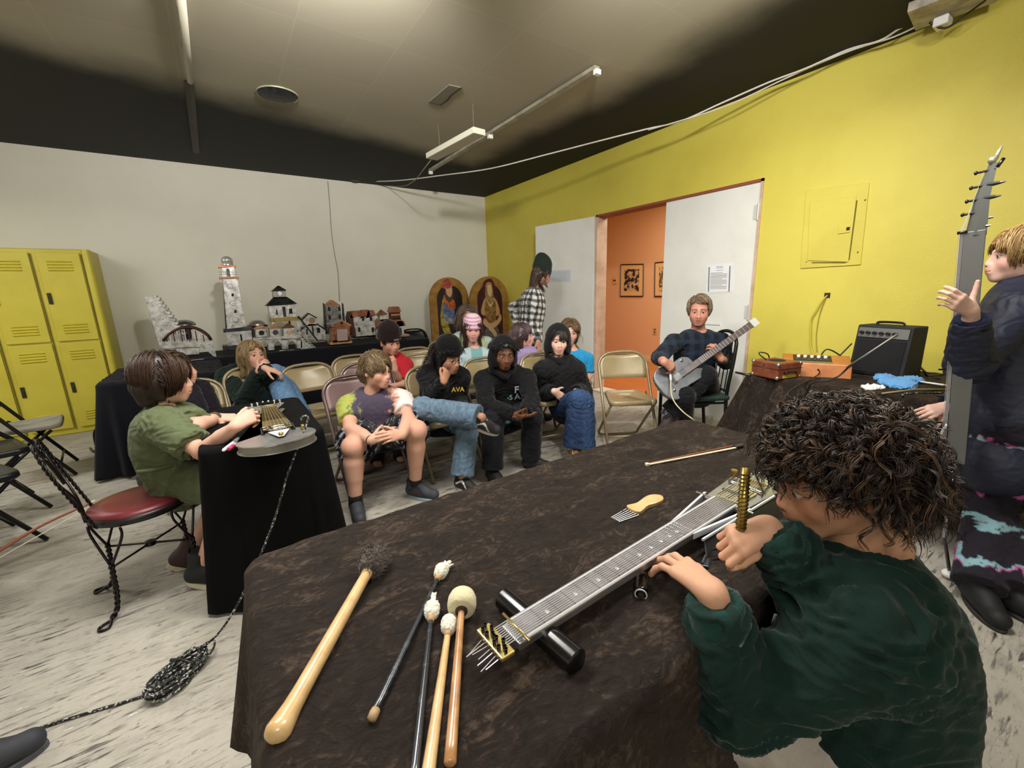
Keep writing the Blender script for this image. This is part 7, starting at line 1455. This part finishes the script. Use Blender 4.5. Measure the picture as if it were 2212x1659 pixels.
# dome building with copper rim
m=Mod('metal_rotunda_model','small round metal rotunda with polished dome and dark rim',5.72,561)
p=m.P(560,722)+V(0,.09,0); MB().lathe([(.088,-.06),(.088,.085),(.105,.088),(.105,.10)]+[(.09*math.cos(a),.10+.065*math.sin(a)) for a in np.linspace(0,PI/2,9)],c=p,n=32).obj('drum',mat('rotunda_metal','#a7a19c',.3,.6),m.r,smooth=True,sharp=40); MB().lathe([(.107,.083),(.107,.101),(.09,.101),(.09,.083)],c=p,n=32).obj('rim',M_rust,m.r,smooth=True,sharp=40)
# harbour house: arcade + three cabins + big house above
m=Mod('metal_harbour_house_model','big silver metal house on stilts above an arcade with grey roofs',5.60,612)
m.block('upper_house',[(580,660),(640,657),(643,684),(584,688)],.15,M_ma); m.block('platform',[(584,688),(645,684),(646,692),(585,696)],.16,M_goldbar)
for x in (586,640): m.block('stilt',[(x,694),(x+8,693),(x+12,722),(x+5,723)],.02,M_ma)
for x in (592,630): MB().box(m.P(x,708)+V(0,.13,0),(.02,.02,.18)).obj('rear_stilt',M_md,m.r)
def hip(m,nm,q,apx,mt): # roof from front eave pixels + ridge pixels
    e0,e1=m.P(*q[0]),m.P(*q[1]); r0,r1=m.P(*q[2]),m.P(*q[3]); D=.17; MB().hexa([e0+V(0,-.02,0),e1+V(0,-.02,0),e1+V(0,D,0),e0+V(0,D,0),r0+V(0,.055,0),r1+V(0,.055,0),r1+V(0,.1,0),r0+V(0,.1,0)]).obj(nm,mt,m.r)
hip(m,'main_roof',[(574,661),(642,656),(592,642),(621,641)],0,M_md); m.block('cupola',[(589,628),(617,627),(618,641),(590,642)],.09,mat('cupola_metal','#8d8c86',.4,.6)); hip(m,'cupola_roof',[(587,629),(619,627),(601,617),(604,617)],0,M_md); m.hole('cupola_window',604,634,5,M_ma,ring=M_md)
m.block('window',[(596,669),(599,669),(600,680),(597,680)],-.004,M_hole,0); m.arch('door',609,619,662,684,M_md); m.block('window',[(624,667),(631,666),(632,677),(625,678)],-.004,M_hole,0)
m.bolts([(583,664),(602,662),(620,660),(638,659),(585,686),(640,682),(638,689),(644,688),(586,692),(592,691),(590,630),(615,629),(591,640),(616,639)],.0035)
m=Mod('metal_arcade_model','low silver metal arcade with three gold-roofed cabins and stepped right end',5.48,600)
arc=[(552,728),(640,724),(676,752),(552,758)]
m.block('arcade_deck',[(548,730),(650,724),(652,730),(548,736)],.15,M_ma)
for x0,x1 in ((552,560),(578,592),(608,622),(640,652)): m.block('arcade_pier',[(x0,735),(x1,734),(x1+1,757-(x0-552)*.06),(x0+2,758-(x0-552)*.06)],.14,M_ma,0)
for x0,x1 in ((560,578),(592,608),(622,640)):
    pts=[(x0,736)]+[(x0+(x1-x0)*t,744-8*math.sin(PI*t)) for t in np.linspace(0,1,9)]+[(x1,736),(x1,734),(x0,734)]; m.block('arch_spandrel',[(x0,734),(x1,733)]+[(x1+(x0-x1)*t,745-9*math.sin(PI*t)) for t in np.linspace(0,1,9)],.02,M_ma,0)
x,y=650,727; st=[(650,757),(650,727)]
for k in range(6): st+=[(x+5,y),(x+5,y+4.4)]; x+=5; y+=4.4
st+=[(x,755)]; m.block('stair_end',st,.13,M_ma,0)
for k in range(6): MB().box(m.P(654+5*k,729+4.4*k)+V(0,.07,0),(.03,.14,.022)).obj('step',M_ma,m.r,bevel=.004)
m.bolts([(565,733),(581,732),(596,731),(612,730),(627,729),(642,727),(648,731),(655,736),(660,740),(665,745),(671,750)],.0035)
for i,(x,mt) in enumerate(((564,M_cream2),(594,M_cream2),(624,M_copper))):
    m.block('cabin',[(x-12,711-i*.8),(x+12,709.5-i*.8),(x+13,727-i*1.2),(x-11,729-i*1.2)],.1,M_ma); e0,e1,tp_=m.P(x-15,711-i),m.P(x+14,709-i),m.P(x-1,700-i); MB()._add([e0+V(0,-.01,0),e1+V(0,-.01,0),e1+V(0,.11,0),e0+V(0,.11,0),(tp_+V(0,.05,0))],[(0,1,4),(1,2,4),(2,3,4),(3,0,4),(3,2,1,0)]).obj('cabin_roof',mt,m.r); m.hole('round_window',x+1,719-i,5.4,M_md if i<2 else M_cream2,ring=M_steel)
m.block('paper_strip',[(604,757),(642,755),(642,757),(604,760)],.01,M_white,0)
# barn with round window + black diagonal beam
m=Mod('metal_barn_model','grey metal barn with a peaked dormer and round window right of the big house',5.70,678)
m.block('barn_front',[(648,714),(668,700),(690,700),(703,712),(703,732),(650,734)],.16,M_ma,0); m.block('dormer',[(654,688),(667,677),(684,686),(684,703),(657,705)],.12,M_ma,0); m.block('dormer_roof',[(652,689),(667,676),(667,679),(654,691)],.13,M_md,0); m.block('dormer_roof',[(667,676),(685,686),(684,688),(667,679)],.13,M_md,0); m.hole('round_window',674,692,7,mat('tan_window','#9a7a50',.5),ring=M_white)
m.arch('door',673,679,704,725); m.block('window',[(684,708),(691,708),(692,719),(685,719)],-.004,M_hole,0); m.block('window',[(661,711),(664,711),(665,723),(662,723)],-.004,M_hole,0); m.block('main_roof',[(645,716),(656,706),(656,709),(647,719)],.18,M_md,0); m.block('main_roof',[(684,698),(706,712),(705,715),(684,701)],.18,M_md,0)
r=root('metal_beam','dark diagonal metal beam leaning from the big house down to the table',"beam",aty(690,735,5.45)*V(1,1,0)+V(0,0,ZT)); MB().tube([aty(644,683,5.56),aty(687,737,5.47)],.011,4).obj('beam',M_md,r); MB().tube(spline([aty(687,737,5.47),aty(696,735,5.5),aty(706,737,5.5),aty(700,742,5.45)],5),.006,6).obj('foot_chain',M_md,r,smooth=True)
# grey gothic tower
m=Mod('metal_tower_model','grey metal tower with four arched windows and a brown gabled roof',5.78,722)
m.block('tower_front',[(703,660),(735,659),(742,722),(708,722)],.16,mat('grey_tower_metal','#8c8b86',.45,.5,col2='#5f5e5a',nscale=18)); m.block('gable',[(703,660),(718,648),(735,659)],.16,M_copper,0); 
for x in (698,739): m.block('corner_pillar',[(x,654),(x+3,657),(x+9,722),(x+3,722)],.03,M_md,0)
for x,y in ((708,663),(730,663),(709,681),(731,680)): m.arch('window',x,x+6,y,y+9)
# copper temple clock house
m=Mod('copper_temple_model','small copper temple with columns and a round opening at the table front',5.46,735)
m.block('temple_body',[(716,708),(756,705),(756,738),(718,741)],.14,M_copper); m.block('front_panel',[(727,712),(750,711),(751,735),(729,737)],-.006,mat('pale_pink_panel','#b9a7a2',.4,.5),0)
m.block('pediment',[(719,704),(738,692),(757,703),(757,706),(719,707)],.15,M_copper); m.block('pediment_edge',[(717,704),(738,690.5),(759,702),(759,704),(738,693),(717,706.5)],.02,M_cream2,0); m.block('temple_roof',[(708,700),(731,691),(738,691),(719,704)],.15,mat('grey_roof_sheet','#8f8d8a',.4,.6),0)
m.block('step',[(713,740),(761,736),(761,741),(714,745)],.16,M_cream2); m.block('step',[(716,736),(759,733),(759,737),(717,740)],.15,M_copper)
m.hole('round_opening',739,721,5,ring=M_copper); m.hole('pediment_opening',738,698,3)
for x in (724,753): MB().tube([m.P(x,710)+V(0,-.008,0),m.P(x+.6,736)+V(0,-.008,0)],.008,10).obj('column',M_copper,m.r,smooth=True)
# copper roofed row of houses
m=Mod('copper_roof_terrace_model','row of silver metal houses with copper tiled roofs',5.66,790)
m.block('house_front',[(762,685),(808,681),(812,727),(770,729)],.18,M_ma); 
for (x0,x1,yy) in ((756,782,672),(778,800,670),(790,812,671)):
    m.block('copper_roof',[(x0,688),(x0+5,yy),(x1-4,yy-1),(x1,681)],.14,M_copper,0)
m.block('side_gable',[(753,687),(757,673),(763,686),(768,726),(760,725)],.18,M_rust,0)
for x,y in ((781,683),(798,683),(773,707),(802,707)): m.arch('window',x,x+6,y,y+10)
m.block('foot_plate',[(765,727),(815,723),(815,728),(766,731)],.18,M_md)
m=Mod('copper_pagoda_model','tiered copper roofed metal house at the right end of the models',5.62,850)
m.block('lower_house',[(812,706),(870,702),(874,724),(815,728)],.2,M_ma); m.block('lower_roof',[(808,712),(822,690),(866,688),(874,704)],.2,M_copper,0)
m.block('upper_house',[(845,674),(864,673),(866,690),(846,691)],.12,M_rust); m.block('upper_roof',[(842,675),(846,663),(862,662),(867,673)],.13,M_copper,0); m.block('mid_house',[(820,682),(836,680),(840,692),(822,694)],.1,M_ma); e0,e1,tp_=m.P(815,682),m.P(838,679),m.P(825,668); MB()._add([e0,e1,e1+V(0,.12,0),e0+V(0,.12,0),tp_+V(0,.05,0)],[(0,1,4),(1,2,4),(2,3,4),(3,0,4),(3,2,1,0)]).obj('mid_roof',M_copper,m.r)
m.block('porch_roof',[(853,705),(858,694),(872,693),(877,703)],.1,M_copper,0); m.arch('doorway',861,868,708,723); m.block('foot_plate',[(812,727),(885,722),(885,726),(813,731)],.18,M_cream2)
for x,yy in ((848,681),(855,681)): m.block('band',[(845,yy-2),(865,yy-3),(865,yy),(845,yy+1)],-.004,M_cream2,0) if x==848 else None
r=root('torch','small dark torch and paper slip at the right end of the display table','torch',aty(876,730,5.45)*V(1,1,0)+V(0,0,ZT)); a,c=aty(862,730,5.45),aty(880,731,5.42); a[2]=c[2]=ZT+.015; MB().tube([a,a*.3+c*.7,c],[.010,.010,.014],12).obj('barrel',M_blackp,r,smooth=True); MB().lathe([(.014,0),(.014,.004),(0,.004)],c=c,ax=c-a,n=14).obj('lens',M_brass,r)
for i,(x,y) in enumerate(((427,777),(437,776))): pass
r=root('paper_slip','white paper slip in front of the metal bridge','paper',aty(425,777,5.43)*V(1,1,0)+V(0,0,ZT)); p=atz(425,777,ZT+.002); MB().box(p,(.12,.02,.002)).obj('sheet',M_white,r)
# ================= ARCHED PAINTED PANELS =================
def archpanel(label,px0,px1,ptop,Y,fig,ang=0):
    a=aty(px0,700,Y); c=aty(px1,700,Y); w=(c[0]-a[0])/2; cx=(a[0]+c[0])/2; top=aty((px0+px1)/2,ptop,Y)[2]; r=root('arched_painting',label,'painting',(cx,Y,0))
    def arch(w_,t,z0): return [(cx-w_,z0),(cx+w_,z0)]+[(cx+w_*math.cos(q),t-w_+w_*math.sin(q)) for q in np.linspace(0,PI,25)]
    def lay(nm,out,y,th,m): 
        b=MB(); b.prism(out,th,(0,Y+y,0),(1,0,0),(0,0,1),(0,-1,0)); return b.obj(nm,m,r)
    lay('frame',arch(w,top,.02),0,.035,mat('worn_gold_frame','#a9803c',.5,.3,col2='#8a642c',nscale=9,bump=.05)); f=.17*w/.3; lay('dark_ground',arch(w-f*.62,top-f*.62,.42),-.034,.004,mat('painting_ground_'+fig,'#1a1012' if fig=='man' else '#2c0e14',.5))
    s=w/.3; oy=[-.0385]
    def pc(nm,pts,col,ol=None): 
        oy[0]-=.0012; sp=spline([V(cx+x*s,0,top+z*s) for x,z in pts],5,closed=True); return lay(nm,[(p[0],p[2]) for p in sp],oy[0],.001,mat('paint_'+col,col,.55,col2=ol,nscale=18,nlo=.45,nhi=.6) if ol else mat('paint_'+col,col,.55))
    if fig=='man':
        pc('yellow_robe',[(-.10,-.27),(-.15,-.45),(-.16,-.62),(-.10,-.80),(-.02,-.86),(-.03,-.70),(-.09,-.5),(-.06,-.3)],'#a8942e','#6c5a18')
        pc('blue_tunic',[(-.08,-.32),(-.12,-.45),(-.09,-.6),(.04,-.62),(.06,-.45),(.02,-.32)],'#5a6f96','#3c4a6c')
        pc('pale_sleeve',[(-.10,-.5),(-.02,-.56),(.10,-.55),(.12,-.60),(.0,-.64),(-.10,-.60)],'#9a9ca0','#6a6a70')
        pc('orange_collar',[(-.09,-.24),(-.10,-.32),(-.02,-.42),(.06,-.44),(.08,-.36),(.0,-.24)],'#c0622c','#8a3c1c')
        pc('beard',[(-.07,-.18),(-.07,-.28),(-.01,-.34),(.05,-.28),(.04,-.18)],'#4a3222'); pc('face',[(-.05,-.12),(-.05,-.22),(0,-.27),(.035,-.22),(.035,-.14)],'#c49a74')
        pc('turban',[(-.10,-.14),(-.09,-.05),(-.02,-.02),(.04,-.07),(.045,-.13),(-.03,-.155)],'#a03a2c','#c0705a')
        for q in range(3): pc('turban_fold',[(-.095,-.13+.03*q),(-.02,-.085+.03*q),(.03,-.10+.02*q),(-.02,-.095+.03*q)],'#6a2420')
    else:
        pc('red_mantle',[(-.10,-.10),(-.15,-.4),(-.16,-.7),(-.10,-.92),(.14,-.92),(.18,-.6),(.13,-.3),(.07,-.08),(0,-.03)],'#4e1218','#30090e')
        pc('skirt',[(-.08,-.68),(-.10,-.92),(.12,-.92),(.10,-.68)],'#4a5250','#6c6058'); pc('shoulders',[(-.05,-.26),(-.12,-.36),(-.13,-.50),(.13,-.52),(.12,-.36),(.04,-.26)],'#b98c5c')
        pc('gold_bodice',[(-.07,-.32),(-.09,-.5),(-.06,-.64),(.06,-.64),(.09,-.5),(.07,-.32)],'#94703a','#6a4a24'); pc('arm',[(-.10,-.55),(-.02,-.62),(.10,-.58),(.15,-.5),(.17,-.58),(.08,-.67),(-.03,-.69),(-.12,-.62)],'#c09a6c')
        pc('hand',[(-.02,-.66),(.06,-.72),(.10,-.82),(.06,-.84),(.02,-.76),(-.04,-.70)],'#caa478'); pc('hair',[(-.06,-.10),(-.07,-.28),(-.03,-.40),(.03,-.40),(.05,-.26),(.03,-.09)],'#9a7c4c','#6e5430'); pc('face',[(-.035,-.12),(-.035,-.22),(0,-.27),(.025,-.22),(.025,-.12)],'#c8a47c'); pc('necklace',[(-.05,-.32),(0,-.40),(.05,-.32),(0,-.37)],'#d8bc7a')
archpanel('gold-framed arched painting of a bearded man in a red turban, left of the pair',930,1013,599,6.12,'man')
archpanel('gold-framed arched painting of a long-haired woman in gold, right of the pair in the corner',1016,1097,597,5.84,'woman')
# ================= CEILING AND WALL FITTINGS =================
M_cp=mat('cream_metal_batten','#a9a592',.5,.1,col2='#8f8b78',nscale=8)
def onc(x,y,dz=0): return atz(x,y,ZC-dz)
r=root('fluorescent_batten','long bare unlit fluorescent batten on the dark part of the ceiling','lamp',onc(1120,245)); a,c=onc(930,370,.03),onc(1290,150,.03); u=nrm(c-a); w2=V(-u[1],u[0],0)
MB().box((a+c)/2+V(0,0,.012),(np.linalg.norm(c-a),.055,.028),np.array([u,w2,[0,0,1]]).T).obj('housing',M_cp,r,bevel=.003); 
for q in (a,(a+c)/2,c): MB().box(q-V(0,0,.018),(.035,.05,.035),np.array([u,w2,[0,0,1]]).T).obj('lamp_holder',M_white,r,bevel=.003)
a,c=at(932,339,4.25),at(1036,283,3.62); r=root('hanging_batten','short white lamp batten hanging askew from the ceiling on a wire','lamp',(a+c)/2); u=nrm(c-a); w2=nrm(np.cross(V(0,0,1),u)); w3=np.cross(u,w2)
MB().box((a+c)/2,(np.linalg.norm(c-a),.13,.05),np.array([u,w2,w3]).T).obj('housing',mat('white_lamp_batten','#cfccba',.5),r,bevel=.006); q=a*.8+c*.2; MB().tube([q,V(q[0],q[1],ZC)],.0012,4).obj('hanging_wire',M_cp,r); q=c*.9+a*.1; MB().tube([q,V(q[0],q[1],ZC)],.0012,4).obj('hanging_wire',M_cp,r)
MB().tube(spline([a-w3*.02,at(918,362,4.4),at(895,390,4.9),at(870,402,5.6),at(830,400,6.3),at(790,390,6.6)],8),.004,6).obj('lead',mat('grey_lead','#9c978a',.5),r,smooth=True)
r=root('ceiling_conduit','white pipe and cable trunking on the ceiling at the upper left','conduit',onc(397,90)); MB().tube([onc(386,-60,.03),onc(404,110,.03),onc(411,176,.03)],.02,12).obj('pipe',mat('white_pipe','#b5b09e',.5),r,smooth=True); MB().tube([onc(378,-60,.02),onc(396,100,.02)],.012,10).obj('thin_pipe',M_cp,r,smooth=True); MB().tube([onc(408,176,.01),onc(424,330,.01)],.03,4,flat=.4).obj('cover_strip',mat('dark_cover_strip','#38342f',.7),r)
q=onc(600,203); r=root('ceiling_speaker','round black ceiling speaker','speaker',q); MB().lathe([(0,-.012),(.12,-.012),(.135,-.006),(.145,0),(.15,0)],c=q-V(0,0,.004),n=36).obj('grille',mat('black_speaker_grille','#15151a',.5,.3,col2='#34343c',nscale=30),r,smooth=True)
MB().tube([q+V(.15*math.cos(t),.15*math.sin(t),-.006) for t in np.linspace(0,2*PI,36,endpoint=False)],.006,6,closed=True).obj('trim_ring',M_cp,r,smooth=True)
P=[onc(x,y,.006) for x,y in ((926,221),(951,227),(996,190),(970,184))]; r=root('ceiling_patch','cracked rectangular cut-out patch in the ceiling tiles','patch',onc(960,205)); MB().hexa([p+V(0,0,0) for p in P[::-1]]+[p+V(0,0,.006) for p in P[::-1]]).obj('patch_board',mat('ceiling_patch_paint','#787262',.8),r)
MB().tube([P[1],P[1]*.7+P[2]*.3+V(.01,0,0),P[1]*.4+P[2]*.6-V(.008,0,0),P[2]],.006,5).obj('crack',M_hole,r); MB().tube([P[0],P[1]],.003,4).obj('edge_gap',M_hole,r)
for i,(x,y,rr) in enumerate(((706,363,.10),(767,375,.10))):
    q=at(x,y,6.0 if i==0 else 5.9); r=root('emergency_lamp_head',['round grey emergency lamp head above the white wall, left of two','round grey emergency lamp head above the white wall, right of two'][i],'lamp',q,group='emergency lamp heads'); ax=nrm(CAM-q+V(0,0,-.4)) if i==0 else nrm(CAM-q+V(1.5,0,-1.8)); MB().lathe([(0,-.09),(.06,-.07),(.10,0),(.105,.01),(.10,.018)],c=q,ax=ax,n=28).obj('reflector',mat('grey_lamp_shell','#5a5854',.5),r,smooth=True); MB().lathe([(.098,.014),(.05,.024),(0,.028)],c=q,ax=ax,n=28).obj('lens',mat('frosted_lens','#8d8b86',.25,col2='#6a6864',nscale=60),r,smooth=True); MB().tube([q-ax*.08,V(q[0],q[1]+.1,ZC)],.012,8).obj('bracket',M_blackp,r)
# white cable draped across the ceiling corner to the yellow wall
M_wc=mat('white_cable','#d6d0c8',.5)
r=root('white_cable','white cable drooping from the white wall across to the top of the yellow wall','cable',(2.5,5,2.8))
pl=[(655,380,6.6),(700,384,6.5),(780,391,6.2),(860,390,5.8),(960,378,5.3),(1060,364,4.8),(1180,334,4.35),(1300,303,4.05),(1400,278,3.85),(1470,262,3.72),(1560,222,3.52),(1660,178,3.3),(1740,148,3.12),(1830,108,2.95),(1900,88,2.8),(1950,58,2.72),(2005,38,2.62)]
MB().tube(spline([at(*p) for p in pl],6),.007,8).obj('cable',M_wc,r,smooth=True); MB().tube(spline([at(1400,281,3.85),at(1560,232,3.52),at(1700,168,3.22),at(1830,112,2.95),at(1930,80,2.75),at(2005,44,2.62)],6),.005,6).obj('second_cable',M_wc,r,smooth=True)
q=onc(2035,22,.03); r=root('junction_box','pale ceiling junction box with wires at the top right corner','box',q); MB().box(q+V(-.05,-.05,.0),(.30,.34,.05),rotz(.1)).obj('backing_board',mat('pale_patched_board','#b5ab9c',.7,col2='#8d8478',nscale=9),r,bevel=.003); MB().box(q-V(-.05,.0,.05),(.10,.07,.05)).obj('housing',M_white,r,bevel=.008); MB().tube(spline([q+V(.0,.05,-.04),q+V(.04,-.02,-.09),q+V(.06,-.10,-.05),q+V(.0,-.18,-.04)],6),.006,6).obj('wire_loop',M_blackp,r,smooth=True)
r=root('wall_conduit','short grey pipe end at the top of the yellow wall','pipe',at(1150,382,5.2)); MB().tube(spline([atx(1135,388,XW-.02),atx(1150,382,XW-.02),atx(1185,369,XW-.015)],5),.012,8).obj('pipe',mat('grey_green_pipe','#5c6056',.5),r,smooth=True)
# faint cable down the white wall
r=root('thin_wall_cable','thin grey cable running down the white wall behind the models','cable',aty(715,500,YW-.01)); MB().tube(spline([aty(x,y,YW-.008) for x,y in ((708,392),(712,440),(716,500),(722,545),(730,590),(733,650))],6),.006,6).obj('cable',mat('grey_white_cable','#9a988c',.6),r,smooth=True)
# breaker panel
P=lambda x,y,o=0: atx(x,y,XW-o)
r=root('breaker_panel','yellow-painted electrical breaker panel on the yellow wall','panel',P(1790,500))
def wplate(nm,q,o,t,m,bev=.003): pts=[P(*p,o) for p in q]; MB().hexa([pts[3],pts[2],pts[1],pts[0]]+[p-V(t,0,0) for p in (pts[3],pts[2],pts[1],pts[0])]).obj(nm,m,r,bevel=bev)
wplate('cover_plate',[(1742,412),(1879,395),(1860,572),(1730,580)],0,.012,M_yel); wplate('door',[(1750,436),(1851,424),(1833,566),(1745,563)],.012,.008,M_yel); wplate('latch',[(1811,492),(1838,488),(1836,502),(1810,506)],.02,.008,M_yel); wplate('keyhole',[(1829,491),(1836,490),(1835,497),(1828,498)],.028,.003,M_hole,0)
MB().tube([P(1851,433,.016),P(1834,560,.016),P(1826,567,.016),P(1754,567,.016)],.004,5).obj('door_gap',mat('olive_gap','#6a6420',.8),r)
for x,y in ((1753,446),(1869,432),(1742,566),(1853,545)): MB().sphere(P(x,y,.012),.006,8,6).obj('screw',M_brass,r,smooth=True)
# hole and yellow cable
q=P(1787,638,.002); r=root('yellow_cable','thin yellow cable hanging from a dark hole in the yellow wall','cable',q); MB().box(q,(.006,.04,.04)).obj('wall_hole',mat('dark_brown_hole','#3a1c10',.8),r)
MB().tube(spline([P(1787,638,.01),P(1775,650,.03),P(1763,670,.035),P(1752,690,.03),P(1751,720,.03),P(1752,750,.03),P(1757,765,.04),P(1765,775,.06)],6),.005,6).obj('cable',mat('yellow_cable_sheath','#c9bd3c',.5),r,smooth=True)
MB().tube(spline([P(1786,640,.01),P(1777,660,.015),P(1768,690,.012),P(1763,730,.012),P(1765,760,.02)],6),.003,6).obj('thin_strand',mat('olive_strand','#9a8f2a',.5),r,smooth=True)
# photographer's shoe
r=root('shoe','dark grey sneaker toe of the photographer at the bottom left','shoe',(-.72,1.58,0)); tt=atz(128,1600,0)-atz(-60,1700,0); A_=atz(120,1600,0)-nrm(tt)*.19+V(0,0,.11)
shoe(r,A_,(tt[0],tt[1]),1.1,'#2c2d33','#4a4c54',lace='#606269') if 'shoe' in globals() else None
r=root('black_cable','black cable on the floor behind the standing kid at the right edge','cable',(2.9,.25,0)); MB().tube(spline([atz(2225,1210,.01),atz(2190,1222,.01),atz(2150,1200,.01),atz(2120,1205,.02)],8),.007,6).obj('cable',M_blackp,r,smooth=True); MB().tube(spline([atz(2225,1060,.05),atz(2195,1070,.03),atz(2180,1090,.01)],6),.008,6).obj('upper_cable',M_blackp,r,smooth=True)
r=root('metal_strut','folded metal leg of the music stand under the equipment table','stand',atz(1860,1010,0)); MB().tube([atz(1862,1010,0),atz(1862,1010,.25)],.012,8).obj('leg',M_cp,r)
r=root('plywood_panel','pale plywood board leaning under the equipment table','board',(3.55,1.5,0)); MB().box((3.45,1.25,.22),(.03,.3,.44),rotz(.3)).obj('board',mat('pale_plywood','#a39c86',.7),r)
